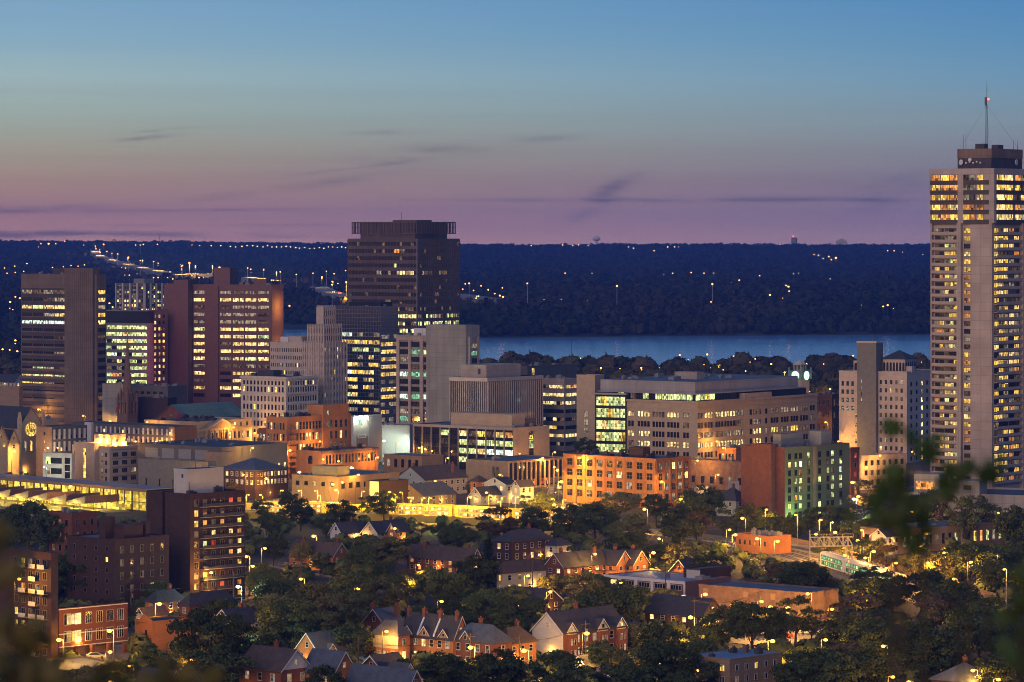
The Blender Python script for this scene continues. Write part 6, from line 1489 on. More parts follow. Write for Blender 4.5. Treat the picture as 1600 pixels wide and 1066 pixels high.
def lamp(px, py, power=2600, kind='sodium', hgt=8.5, Y=None, r=.42, arm=1.0, side=None, pole='dark_steel', group='street lamps among the houses and blocks'):
    Y = Y or clearY(px, py, (H-hgt)*F/(py-HZ)); p = P(px, py, Y); side = side if side is not None else R.choice((-1, 1)); hz_ = p.z
    noun = {'sodium': 'orange street lamp', 'white': 'white street lamp', 'yellow': 'yellow platform lamp'}[kind]
    t = empty('street_lamp', (p.x+side*arm, p.y, 0)); tag(t, None, 'street lamp', group); named(t, px, py, noun)
    key = ('p', round(hz_, 1), side, arm, pole)
    if key not in PM:
        mb = MB(); mb.tube((0, 0, 0), (0, 0, hz_+.1), .13, .08, 6); mb.tube((0, 0, hz_+.1), (-side*arm, 0, hz_+.35), .06, k=5); mb.tube((0, 0, 0), (0, 0, .8), .2, k=6); PM[key] = mb.mesh('pole', M[pole])
    link(PM[key], 'pole', t)
    key = ('h', kind, r)
    if key not in PM:
        mb = MB(); mb.ball((0, 0, 0), r*1.2, r*.8, 8, 5); PM[key] = mb.mesh('luminaire', M['sodium' if kind == 'sodium' else 'white_lamp' if kind == 'white' else 'glow'])
        PM[('c', kind, r)] = MB().tube((0, 0, r*.55), (0, 0, r*.75), r*.4, r*.2, 8).mesh('lamp_cap', M['lamp_shell'])
    h_ = link(PM[key], 'luminaire', t, (-side*arm, 0, hz_)); link(PM[('c', kind, r)], 'lamp_cap', t, (-side*arm, 0, hz_))
    if power:
        ld = lampdata(kind, power*(2.2 if py < 800 else 3.1), SOD if kind == 'sodium' else (.8, 1.0, .72) if kind == 'white' else (1.0, .62, .05))
        l = bpy.data.objects.new('lamp_light', ld); col.objects.link(l); l.parent = t; l.location = (-side*arm, -.9, hz_-.75)
    return t
def walllamp(p, power, kind='sodium', r=.42, label=None, off=(0, -.7, -.5)):
    t = empty('wall_lamp', p); tag(t, label, 'wall lamp', 'lamps fixed to walls and roofs')
    MB().ball((0, 0, 0), r, k=8).build('luminaire', M['sodium' if kind == 'sodium' else 'white_lamp'], t); MB().box(-.08, .08, .0, .9, .25, .4).build('bracket', M['dark_steel'], t)
    if label is None:
        q = pix(p); named(t, q[0], q[1], 'bright wall lamp')
    l = bpy.data.objects.new('lamp_light', lampdata(kind, power*(2.2 if py < 800 else 3.1), SOD if kind == 'sodium' else (.85, 1.0, .75))); col.objects.link(l); l.parent = t; l.location = off
for (px, py, pw) in [(22,705,9000),(172,658,4200),(350,646,2600),(398,677,2600),(453,668,9000),(453,704,4500),(416,748,3600),(520,757,3600),(525,766,3600),(535,754,900),(505,718,1600),(529,721,1600),(622,692,2800),
    (675,705,700),(680,752,1500),(609,769,1500),(735,777,3800),(781,742,2800),(877,753,12000),(871,735,5000),(866,789,5200),(866,730,3000),(867,707,1600),(812,709,500),(1034,753,3600),(1064,780,6500),(1007,796,3600),(1122,742,3000),
    (1160,810,3400),(1332,754,8500),(1354,731,4000),(1341,776,3200),(1021,864,4000),(817,879,4000),(825,900,3000),(970,910,1500),(1067,932,1800),(1102,929,3200),(1079,965,3600),(917,990,3800),(819,1017,3800),(1149,836,3600),(1183,842,4200),
    (490,838,3400),(414,857,2200),(604,987,900),(735,1012,4200),(654,883,700),(617,826,800),(249,944,3600),(171,986,5200),(92,1000,4200),(172,1019,1500),(202,1041,600),(358,974,1500),(1447,834,4600),(1517,879,4200),(1204,949,3600),(1231,950,3400),(1207,1002,3200),
    (1477,857,900),(250,690,3250),(300,735,900),(395,700,2600),(380,742,2100),(212,690,1200),(655,700,1900),(560,742,1500),(700,716,1600),(905,716,2100),(950,712,2600),(1090,720,3000),(1130,700,2100),(1290,700,3500),(1310,690,3000),(1375,712,2100),(1290,660,2600),(590,715,2600),(500,690,2100),(365,668,2300),(230,660,2100),(130,650,2600),(60,640,3250),(12,640,2600),(848,716,2100),(1425,706,2100),(300,800,0),(760,770,2200),(800,775,2000),(1140,828,2600),(1215,846,3200),(1030,842,1800),(930,866,2200),(860,925,2600),(1345,930,2600),(1300,952,1800),(1440,985,1600),(1490,905,2600),(1400,880,3000),(560,920,1200),(640,905,1600),(470,905,1800),(330,895,1500),(300,1030,1500),(690,940,1000),(1020,1022,2400),(1170,960,3000),(1290,1000,1400),(30,905,1500),(1380,1010,1500),(1580,960,1200),(1257,652,1300),(1138,592,2100),(1115,594,3250),(1305,832,5200),(1320,868,3000),(1352,872,3000),(1385,888,3000),(1450,880,2600),(1120,690,2600),(1180,700,2600),(1240,700,3000),(1000,712,2600),(1340,845,6000),(1365,862,5200),(1275,835,3000),(1560,868,1200),(1520,1048,2600),(1560,1062,3000),(1190,940,1600),(1262,928,2800),(700,860,0),(1395,1058,1500),  # many here are unseen lamps added to warm downtown wall feet and trees
    (172,1066,2000),(90,700,750),(40,738,2500),(110,760,1750),(300,760,450),(1420,1066,1200),(1090,1048,0),(385,870,2200),(395,885,2600),(1425,800,2600),(1560,802,1200)]:
    if pw < 800 and pw: lamp(px, py, pw, r=.3, hgt=5)
    elif pw == 0: lamp(px, py, 0, r=.25, hgt=5)
    else: lamp(px, py, pw, r=.62 if pw > 8000 else .5 if pw > 3000 else .4)
for (px, py, pw) in [(69,730,1200),(75,700,900),(468,738,5200),(600,689,3600),(634,688,3200),(549,731,4200),(1334,780,3600),(403,1007,4800),(950,575,0),(1110,1012,0),(372,917,3600)]: lamp(px, py, pw, 'white', r=.5 if pw > 3000 else .35)
for p in ROOFLAMPS: walllamp(p, 1300)
for p in MURAL: walllamp(p, 900, 'white', .5, off=(0, -.3, -.4))
t = empty('wall_lamp', P(251, 515, 1938)); tag(t, 'added rose red lamp high on the narrow brick block left of the purple brown tower', 'wall lamp'); MB().box(-.5, .5, -.2, .2, -.3, .3).build('luminaire', M['r'], t); MB().box(-.1, .1, .2, 6, -.1, .1).build('bracket', M['dark_steel'], t)  # lamp made up to turn the brick block rose
for dz_ in (0, -22):
    l = bpy.data.objects.new('lamp_light', bpy.data.lights.new('lamp_light', 'POINT')); l.data.energy = 4000; l.data.color = (1, .10, .18); l.data.shadow_soft_size = .5; col.objects.link(l); l.parent = t; l.location = (0, -4, dz_)
walllamp(P(234, 731, Yg(752)-3), 900, 'white'); walllamp(P(230, 752, 1400), 700); walllamp(P(124, 998, 838), 700); walllamp(P(135, 996, 842), 700)
for p in STN: 
    t = empty('canopy_lamp', p); q = pix(p); tag(t, None, 'canopy lamp', 'lamps under the bus station canopies'); named(t, q[0], q[1], 'yellow canopy lamp'); MB().box(-.5, .5, -.15, .15, 0, .12).build('luminaire', M['glow'], t)
    l = bpy.data.objects.new('lamp_light', lampdata('stn', 2600, (1.0, .68, .09))); col.objects.link(l); l.parent = t; l.location = (0, 0, -.4)
for px in (395, 415, 436, 458, 480, 507, 560, 608, 633, 657, 681, 705, 732, 754, 782, 805, 826, 848):
    p, d = railpt(s_at(px)); n_ = Vector((-d.y, d.x, 0)); q = p+n_*(-11.3 if px % 2 else 11.6); pz_ = q+Vector((0, 0, 8.3)); a_ = pix(pz_); lamp(a_[0], a_[1], 5600, 'yellow', Y=pz_.y, r=.32, arm=.9, group='lamps along the station platforms')
for px in (1150, 1190, 1248, 1336, 1412, 1504, 1230, 1290, 1380):
    p, d = railpt(s_at(px)); n_ = Vector((-d.y, d.x, 0)); q = p+n_*(11.5); pz_ = q+Vector((0, 0, 10.5)); a_ = pix(pz_); lamp(a_[0], a_[1], 1500, 'sodium', Y=pz_.y, r=.28, arm=.6, pole='siding_grey', group='lamps along the right hand track')
# green floodlit bushes
def floodlight(px, py, colr, power, label):
    p = G(px, py); t = empty('flood_lamp', (p.x, p.y, 0)); tag(t, label, 'flood lamp'); MB().box(-.3, .3, -.2, .2, 0, .5).build('housing', M['dark_steel'], t); MB().box(-.25, .25, -.16, .16, .5, .56).build('luminaire', M['t'], t)
    l = bpy.data.objects.new('lamp_light', bpy.data.lights.new('lamp_light', 'POINT')); l.data.energy = power; l.data.color = colr; l.data.shadow_soft_size = .4; col.objects.link(l); l.parent = t; l.location = (0, -.5, 1.6)
floodlight(303, 938, (.1, 1, .12), 2600, 'green flood lamp in the bushes left of the dark brick mid-rise entrance'); floodlight(679, 832, (.2, 1, .12), 700, 'green flood lamp lighting a bush below the train'); floodlight(1290, 818, (.5, 1, .3), 3400, 'pale green flood lamp at the foot of the rust brick apartments')
floodlight(1247, 812, (.5, 1, .3), 2600, 'pale green flood lamp left of the stair strip of the rust brick apartments'); floodlight(300, 702, (1, .2, .25), 60, 'dim red lamp at the foot of the purple brown tower')
TW = next(o for o in col.objects if o.get('label', '').startswith('wide purple brown'))
for zz_ in (14, 38, 62):  # three lamps added off the end wall to turn it orange
    pw_ = TW.matrix_basis @ Vector((9, -7, zz_)); walllamp(pw_, 2600, label={14: 'lowest', 38: 'middle', 62: 'highest'}[zz_]+' added orange lamp washing the end wall of the wide purple brown tower', off=(0, 0, -.6))
# ------------------------------------------------------------------ far hillside lights, highway, water towers
def hillpt(px, py, h):
    Y = 3450.0
    while Y < 9500:
        z = H-(py-HZ)/F*Y; X = (px-800)/F*Y
        if z <= float(hillz(X, Y))+h: return Vector((X, Y, z))
        Y += 12
    return Vector(((px-800)/F*8800, 8800, H-(py-HZ)/F*8800))
FARL = {}
def farlamp(px, py, big=1, white=False, h=20, tall=False):
    if py < 520: p = hillpt(px, py, h if not tall else 32)
    else:
        Y = min(2650, (H-11)*F/(py-HZ)); p = P(px, py, Y)
    gz_ = float(hillz(p.x, p.y)) if p.y > 3450 else 0
    ht = max(4, p.z-gz_); t = empty('street_lamp', (p.x, p.y, gz_)); tag(t, None, 'street lamp', 'small lamps far away across the bay' if py < 520 else 'lamps among the bay shore trees')
    r = p.y/F*(.62 if big < 1 else .9 if big == 1 else 1.35)*R.uniform(.85, 1.15); key = (round(ht), round(r, 1), white, big > 1)
    if key not in FARL:
        mb = MB(); mb.tube((0, 0, 0), (0, 0, ht), .35 if tall else .2, k=4); FARL[key] = (mb.mesh('pole', M['siding_grey' if tall else 'dark_steel']), MB().ball((0, 0, 0), r, r*.8, 6, 4).mesh('luminaire', M['white_far' if white else 'sodium_far']))
    link(FARL[key][0], 'pole', t); link(FARL[key][1], 'luminaire', t, (0, 0, ht)); return t, p
far = []
for s_ in ["24,464,2","31,466,2","16,472,2","15,482","20,484","24,532,2","24,537","4,546,2","15,547,2","27,549,2","34,550,2","19,596,2","171,474,2","176,480,2","42,412","23,416","7,419","37,424","24,426","11,427","99,417","111,415","122,416","132,414","82,418","64,381","76,381,2","87,381","101,377","162,382,2","131,383,.5","60,386,.5","212,383w","219,383w","224,382w","246,382",
 "330,384","345,384w","360,385w","368,386","378,385","386,384w","395,384","402,385w","411,386w","418,384","425,386w","432,386w","440,386","447,385w","454,386w","462,387","468,388w","476,387w","484,388w","491,388w","499,387","506,388w","513,386w","520,386","527,387w","534,386w","540,387","300,383,.5","312,384,.5",
 "150,389","167,393","184,397","201,402","219,407","240,409","285,415","296,411,2","387,419","412,421","438,425","463,429","489,427","510,424","519,440","522,428","541,441,2","540,423","421,444,2","503,433,2","519,445,2","528,443","190,418,.5","196,419","202,430","195,430,.5","214,428,.5","240,434","247,434","262,434,.5","270,436","275,443,.5","311,434","318,434,.5","300,431","343,418,2","365,419",
 "733,443,2","723,452","763,453,2","744,466","773,459","781,462,2","786,464,2","740,454","824,443,2","964,447,2","1113,444,2","1111,472","1155,438","883,427","1051,427w","1080,426","1100,427","1115,427","1187,431","1143,442,.5w","830,384","879,383","895,384","904,383","982,386w","990,388w","1022,392","1043,386","1054,386w","1060,386,.5","919,384,.5",
 "1232,448,2","1233,455","1228,446","1203,461,2","1380,479,2","1387,477,2","1396,482,.5","1346,477,.5","1272,398","1279,399w","1286,404w","1295,401","1306,403,2","1299,406","1387,392w","1397,392","1410,394,.5w","1219,382,.5w","1442,398,.5w","1223,466,.5","850,468,.5w","877,468,.5w","918,470,.5w","925,427,.5w","1037,429,.5w","1240,428,.5w","1248,427,.5w","1297,436,.5w",
 "853,562,2","877,562,2","900,581,2","939,575,2","932,565","1002,575,2","969,576","1062,555,2","1076,574","1105,554,2","1122,572,2","1147,557,2","1180,561","907,560","992,565","1205,569,2","1260,569,2","1226,582,2","1287,569","1333,556,2","1297,608,2","1265,612","1100,570,.5","1110,575,.5","1130,578","1135,571,.5","1090,580,.5","1075,562,.5w","1020,590,.5","1165,580w","1172,566,.5","1307,596","1240,603,.5","995,580,.5","1030,575,.5","780,578,.5","790,574","1350,590,.5","1400,560,.5","1440,566,.5"]:
    w = s_.endswith('w'); v = s_.rstrip('w').split(','); big = float(v[2]) if len(v) > 2 else 1
    tall = int(v[0]) in (150,167,184,201,219,240,285,296,387,412,438,463,489,510,519,541,733,824,964,1113)
    t, p = farlamp(int(v[0]), int(v[1]), big, w, 20, tall); named(t, int(v[0]), int(v[1]), ('pale' if w else 'orange')+' far lamp'); far.append((t, p, big, int(v[1])))
for nz_, (t, p, big, py_) in enumerate(far):
    if big >= 2 and ((py_ < 444 and not (pix(p)[0] > 700 and py_ > 430)) or p.y < 2450):
        l = bpy.data.objects.new('lamp_light', lampdata('far' if py_ < 520 else 'shore', 26000 if py_ < 520 else 14000, SOD, 1.5)); col.objects.link(l); l.parent = t; l.location = (0, -6 if py_ < 520 else -3, (p.z-t.location.z)*(.45 if 430 < py_ < 520 else 1)-1)
# highway
def highway(pts, w, label=None):
    Q = []
    for a_, b_ in zip(pts, pts[1:]):
        for q in range(6): Q.append(hillpt(a_[0]+(b_[0]-a_[0])*q/6, a_[1]+(b_[1]-a_[1])*q/6, 15))
    Q.append(hillpt(pts[-1][0], pts[-1][1], 15))
    mb = MB()
    for a_, b_ in zip(Q, Q[1:]):
        d = Vector((b_.x-a_.x, b_.y-a_.y, 0)); n_ = Vector((-d.y, d.x, 0)).normalized()*w/2; mb.quad(a_-n_, b_-n_, b_+n_, a_+n_); dn = Vector((0, 0, 14)); mb.quad(a_-n_-dn*1, b_-n_-dn*1, b_-n_, a_-n_); mb.quad(b_+n_-dn, a_+n_-dn, a_+n_, b_+n_)
    tag(mb.build('highway', M['pale_paving']), kind='structure'); return Q
HW = [highway([(147, 391), (152, 398), (175, 406), (205, 414), (232, 420), (262, 426)], 17), highway([(275, 430), (300, 428), (332, 428)], 18), highway([(384, 433), (408, 435), (432, 439)], 14), highway([(497, 447), (515, 455), (546, 464)], 20), highway([(718, 459), (745, 463), (785, 467)], 14)]
carm = {}
def farcar(p, front, label_px):
    t = empty('car', p); tag(t, None, 'car', 'tiny cars with lights on the far highway'); named(t, label_px[0], label_px[1], 'tiny lit car')
    if 'b' not in carm: carm['b'] = MB().box(-1.2, 1.2, -2.3, 2.3, .35, 1.1).box(-1.05, 1.05, -1.2, 1.5, 1.1, 1.7).mesh('body', M['siding_grey']); carm['w'] = MB().ball((0, 0, 0), .6, .5, 6, 4).mesh('headlight', M['white_far']); carm['r'] = MB().ball((0, 0, 0), .9, .6, 6, 4).mesh('tail_light', M['red_lamp'])
    link(carm['b'], 'body', t); 
    for s in (-1.0, 1.0): link(carm['w' if front else 'r'], 'headlight' if front else 'tail_light', t, (s, -2.6, .9))
HWL = 0
for Q in HW:
    for i, p in enumerate(Q):
        if i % 5 == 2: 
            t = empty('highway_lamp', (p.x, p.y, p.z)); tag(t, None, 'highway lamp', 'lamps over the far highway'); a_ = pix(p); named(t, a_[0], a_[1], 'highway lamp'); MB().tube((0, 0, 0), (0, 0, 12), .12, k=4).build('pole', M['dark_steel'], t); MB().ball((0, 0, 12), .6, k=6).build('luminaire', M['sodium_far'], t)
            if a_[0] > 700: continue
            l = bpy.data.objects.new('lamp_light', lampdata('hwyA' if a_[1] < 442 else 'hwyB', 150000 if a_[1] < 442 else 16000, (1.0, .58, .15), 1.0)); col.objects.link(l); l.parent = t; l.location = (0, -2, 11)
        if R.random() < .14:
            q = p+Vector((R.uniform(-9, 9), R.uniform(-20, 20), .05)); farcar(q, i % 2 == 0, pix(q))
# water towers on the ridge
for (px, w, hh, lb) in ((932, 24, 7.5, 'pale mushroom water tower on the ridge left of centre right'), (1241, 13, 7, 'dark cylinder water tower with a red light on the ridge'), (1315, 22, 6, 'wide pale building block on the ridge near the apartment tower')):
    Y = 8900.; s_ = Y/F; x = (px-800)*s_; z1 = H-(372-HZ)*s_+(1 if px > 1000 else 0); t = empty('water_tower' if px < 1300 else 'ridge_building', (x, Y, 70)); tag(t, lb, 'water tower' if px < 1300 else 'building')
    zz = H-70+1
    if px == 932:
        MB().tube((0, 0, 0), (0, 0, zz-5), 3, k=10).build('stem', M['siding_white'], t); MB().ball((0, 0, zz-3), 10, 6, 14, 8).build('tank', M['siding_white'], t)
        for q in (-2, 2): MB().tube((q, 0, zz+2), (q, 0, zz+7), .35, k=4).build('antenna', M['steel'], t)
    elif px == 1241: MB().tube((0, 0, 0), (0, 0, zz), 7.5, k=14).build('tank', M['concrete'], t); MB().ball((-3, -3, zz+3), 1.6).build('beacon', M['red_lamp'], t); MB().tube((-3, -3, zz), (-3, -3, zz+3), .3, k=4).build('antenna', M['steel'], t)
    else: MB().box(-13, 13, -8, 8, 0, zz-7).build('wall', M['siding_cream'], t); MB().box(-6, 6, -7, 7, zz-7, zz-3).build('roof_house', M['siding_cream'], t)
# masts on the ridge and shore
for (px, py0, py1, Y, lb) in ((249, 384, 366, 8600, 'thin radio mast on the ridge between two left towers'), (893, 575, 530, 2500, 'thin mast standing before the bay right of the finned block'), (1581, 600, 560, 2500, 'thin mast near the bay at the far right')):
    p = P(px, py0, Y); t = empty('radio_mast', (p.x, p.y, p.z-15)); tag(t, lb, 'radio mast'); MB().tube((0, 0, 0), (0, 0, 15+(py0-py1)/F*Y), .25*Y/2500, .12*Y/2500, 5).build('mast', M['dark_steel'], t); MB().box(-.6, .6, -.3, .3, 8, 9.5).build('antenna', M['dark_steel'], t)
# ------------------------------------------------------------------ parked cars
CAR = []
for ci, (nm, rgb) in enumerate((('red', (.35, .03, .02)), ('silver', (.4, .4, .42)), ('dark blue', (.03, .05, .12)), ('white', (.65, .65, .63)), ('black', (.02, .02, .022)))):
    M['paint'+nm] = mat('car_paint_'+nm.replace(' ', '_'), rgb, .3, .05, 1, spec=.6)
    b_ = MB(); prof = [(-2.2, .35), (2.2, .35), (2.25, .8), (1.2, .95), (.55, 1.42), (-1.3, 1.45), (-1.95, 1.0), (-2.25, .95)]
    b_.prism(prof, 'y', -.86, .86); g_ = MB(); gp_ = [(1.05, .97), (.5, 1.36), (-1.25, 1.38), (-1.8, 1.0)]; g_.prism(gp_, 'y', -.875, .875)
    w_ = MB(); w_.tube((0, -.1, 0), (0, .1, 0), .33, k=12); CAR.append((nm, b_.mesh('body', M['paint'+nm]), g_.mesh('glass', M['.']), w_.mesh('wheel', M['dark_steel'])))
HL = MB().box(0, .06, -.18, .18, -.07, .07).mesh('headlight', M['white_trim']); HLL = MB().box(0, .06, -.2, .2, -.1, .1).mesh('headlight', M['white_lamp'])
def car(px, py, rz, ci, lit=False):
    p = G(px, py); 
    if inside((p.x, p.y), 1.5): return
    nm, b_, g_, w_ = CAR[ci]; t = empty('parked_car', (p.x, p.y, .13), radians(rz)); tag(t, None, 'car', 'cars parked in the streets and lots'); named(t, px, py, nm+' parked car')
    link(b_, 'body', t); link(g_, 'glass', t)
    for x in (-1.35, 1.35):
        for y in (-.8, .8): link(w_, 'wheel', t, (x, y, .33))
    for y in (-.6, .6): link(HLL if lit else HL, 'headlight', t, (2.22, y, .68))
for i, (px, py, rz, ci) in enumerate([(98,1030,150,0),(106,1031,150,4),(114,1031,150,2),(160,1024,130,1),(176,1022,130,3),(188,1020,130,1),(206,1012,150,4),(150,1030,10,3),(1335,806,30,1),(1343,804,30,3),(1351,802,30,1),(1359,800,30,4),(1367,798,30,3),(1375,796,30,1),(1383,794,30,3),(1340,796,30,2),(1350,794,30,3),
    (604,728,60,3),(610,722,60,1),(616,716,60,4),(406,790,80,3),(408,770,80,1),(409,750,80,3),(735,1085,20,2),(560,1036,-40,1),(600,1050,-40,4),(650,1066,-40,3),(980,1022,50,2),(1010,1012,50,1),(1190,1000,10,2),(1100,800,30,3),(1120,795,30,1),(880,800,80,3),(884,785,80,1),(60,758,-30,1),(80,763,-30,3),(20,752,-30,0),(1165,996,8,4),(1225,998,5,0),(1262,992,5,3),(875,765,80,3),(886,770,80,1),(873,750,80,0),(408,735,80,3),(409,720,80,1),(1070,808,30,3),(1085,804,30,1),(1140,792,30,0),(840,1075,25,3),(960,1030,30,1),(612,735,60,0)]): car(px, py, rz, ci, i % 7 == 0 or i in (26, 27, 28, 29, 30, 31, 40, 41, 43, 45))
# traffic signals, a parked truck and a billboard
for px, py, c_ in ((846, 782, 't'), (858, 790, 't'), (1345, 800, 'r')):
    g = G(px, py); t = empty('traffic_signal', (g.x, g.y, 0)); tag(t, None, 'traffic signal', 'traffic signals at the crossings'); named(t, px, py, 'green traffic signal' if c_ == 't' else 'red traffic signal')
    MB().tube((0, 0, 0), (0, 0, 5.6), .1, k=6).tube((0, 0, 5.5), (2.4, 0, 5.7), .06, k=5).build('pole', M['dark_steel'], t); h_ = MB().box(2.2, 2.6, -.18, .18, 4.6, 5.8).build('signal_head', M['dark_steel'], t); MB().ball((2.4, -.22, 4.85 if c_ == 't' else 5.5), .22, k=8).build('lens', M['c' if c_ == 't' else 'red_lamp'], h_)
g = G(1100, 775); t = empty('truck', (g.x, g.y, 0), radians(28)); tag(t, 'white box truck parked before the dark brick billboard store', 'truck')
MB().box(-3.6, 2.2, -1.2, 1.2, .9, 3.6).build('cargo_box', M['siding_white'], t); MB().prism([(2.3, .6), (4.3, .6), (4.35, 1.6), (3.7, 2.6), (2.3, 2.7)], 'y', -1.1, 1.1).build('cab', M['siding_white'], t); MB().box(-3.6, 4.2, -.9, .9, .5, .88).build('chassis', M['dark_steel'], t)
for x in (-2.6, 3.3):
    for y in (-1.0, 1.0): MB().tube((x, y-.12, .45), (x, y+.12, .45), .45, k=12).build('wheel', M['dark_steel'], t)
g = G(1146, 782); t = empty('billboard', (g.x, g.y, 0), radians(10)); tag(t, 'small pale blank billboard left of the rust brick apartments', 'billboard'); MB().box(-2.2, 2.2, -.1, .1, 3.6, 7.4).build('panel', M['siding_grey'], t)
for x in (-1.6, 1.6): MB().box(x-.12, x+.12, .11, .3, 0, 7).build('leg', M['dark_steel'], t)
# ------------------------------------------------------------------ trees
def leafmat(name, a, b, ov=.25): return mat(name, a, .95, .45, .35, rgb2=b, spec=.08, objvar=ov)
LM = [leafmat('leaves_dark', (0.067,0.090,0.031), (0.105,0.109,0.039)), leafmat('leaves_green', (0.098,0.126,0.039), (0.147,0.147,0.053)), leafmat('leaves_olive', (0.161,0.161,0.059), (0.196,0.161,0.063)), leafmat('leaves_brown', (0.154,0.105,0.056), (0.105,0.087,0.042)), leafmat('needles', (0.025,0.039,0.022), (0.039,0.053,0.028), .1)]
m_bark = mat('bark', (.055,.042,.032), .95, .3, 3)
def leaves(cent, nrm, size, r):
    k = len(cent); t1 = r.normal(size=(k, 3)); nrm = nrm+r.normal(size=(k, 3))*.55; nrm /= np.linalg.norm(nrm, axis=1)[:, None]; t1 -= (t1*nrm).sum(1)[:, None]*nrm; t1 /= np.linalg.norm(t1, axis=1)[:, None]
    t2 = np.cross(nrm, t1); s = (size*r.uniform(.6, 1.25, k))[:, None]
    return np.stack([cent-t1*s*.5, cent+t2*s*.45, cent+t1*s*.55, cent-t2*s*.4], 1)
def crown_mesh(seed, kind, mt, n=4200):
    """unit tree: height 1, crown from .22 to 1, half width about .42"""
    r = np.random.RandomState(seed); C = []; Nn = []
    if kind == 'round': cl = [(r.normal(size=3), ) for _ in range(34)]
    cs = []
    if kind == 'spruce':
        for q in range(16):
            z = .12+.86*q/16; rad = .24*(1-z)**.85+.012
            k = max(4, int(11*(1-z)+4))
            for j in range(k):
                a_ = 6.283*j/k+r.rand(); L_ = rad*r.uniform(.75, 1.15)
                m = int(n/16/k); t_ = r.rand(m)**.6; p = np.stack([np.cos(a_)*L_*t_, np.sin(a_)*L_*t_, z-.05*t_+r.normal(size=m)*.008], 1); p[:, :2] += r.normal(size=(m, 2))*.012; C.append(p); Nn.append(np.tile([[0, 0, 1.0]], (m, 1)))
        size = .022
    else:
        W = {'round': (.40, .40, .62), 'tall': (.27, .36, .60), 'wide': (.52, .33, .66), 'loose': (.40, .38, .6)}[kind]
        for q in range({'round': 44, 'tall': 34, 'wide': 52, 'loose': 26}[kind]):
            u = r.normal(size=3); u /= np.linalg.norm(u); rr = r.uniform(.35, 1.0)**.5; c = np.array([u[0]*W[0]*rr, u[1]*W[0]*rr, W[2]+u[2]*W[1]*rr*.9])
            if c[2] < .24: c[2] = .24+r.rand()*.1
            R_ = r.uniform(.07, .15)*(1.0 if kind != 'loose' else .85); m = int(n/44*(R_/.11)**2); v = r.normal(size=(m, 3)); v /= np.linalg.norm(v, axis=1)[:, None]; v[:, 2] = np.where(v[:, 2] < -.3, -v[:, 2]*.6, v[:, 2])
            C.append(c+v*R_*r.uniform(.55, 1.12, m)[:, None]*np.array([1.15, 1.15, .85])); Nn.append(v)
        size = .042
    C = np.concatenate(C); Nn = np.concatenate(Nn); q = leaves(C, Nn, size, r); v = q.reshape(-1, 3); f = np.arange(len(v)).reshape(-1, 4); return npmesh('crown', v, f, mt, 4)
def trunk_mesh(seed, kind):
    r = random.Random(seed); mb = MB()
    if kind == 'spruce': mb.tube((0, 0, 0), (0, 0, .95), .018, .003, 6)
    else:
        mb.tube((0, 0, 0), (.005, 0, .22), .026, .020, 7); mb.tube((.005, 0, .22), (.0, .01, .5), .020, .012, 6)
        for q in range(7):
            a_ = q*.9+r.random(); z0 = .2+.04*q; L_ = .2+.1*r.random(); p = (cos(a_)*L_, sin(a_)*L_, z0+L_*1.15); mb.tube((0, 0, z0), p, .011, .004, 5)
            for s in (-.5, .5): mb.tube(p, (p[0]*1.2+.06*cos(a_+s*2), p[1]*1.2+.06*sin(a_+s*2), p[2]+.1), .004, .0015, 4)
    return mb.mesh('trunk', m_bark)
PROTO = {}
for i, (kd, mi) in enumerate([('round', 0), ('round', 1), ('round', 2), ('tall', 0), ('tall', 1), ('wide', 0), ('wide', 1), ('loose', 3), ('loose', 1), ('round', 0), ('wide', 2), ('spruce', 4)]):
    PROTO[i] = (crown_mesh(50+i, kd, LM[mi], 5200), trunk_mesh(i, kd), kd, mi)
NOUN = {('round', 0): 'dark round crowned tree', ('round', 1): 'green round crowned tree', ('round', 2): 'olive round crowned tree', ('tall', 0): 'tall narrow dark tree', ('tall', 1): 'tall narrow green tree', ('wide', 0): 'dark broad spreading tree', ('wide', 1): 'green broad spreading tree', ('wide', 2): 'olive broad spreading tree', ('loose', 3): 'loose brownish tree', ('loose', 1): 'loose open green tree', ('spruce', 4): 'dark tiered spruce'}
TREES = []
def tree(px, base, top, pi_, wmul=1.0):
    p = G(px, base); h = H-(top-HZ)/F*p.y; cr, tr, kd, mi = PROTO[pi_]; t = empty('spruce_tree' if kd == 'spruce' else 'leafy_tree', (p.x, p.y, 0), R.uniform(0, 6.28)); t.scale = (h*wmul, h*wmul, h); tag(t, None, 'tree', 'trees between the houses'); named(t, px, (top+base)/2, NOUN[(kd, mi)])
    link(tr, 'trunk', t); link(cr, 'crown', t); TREES.append((p.x, p.y, .42*h*wmul))
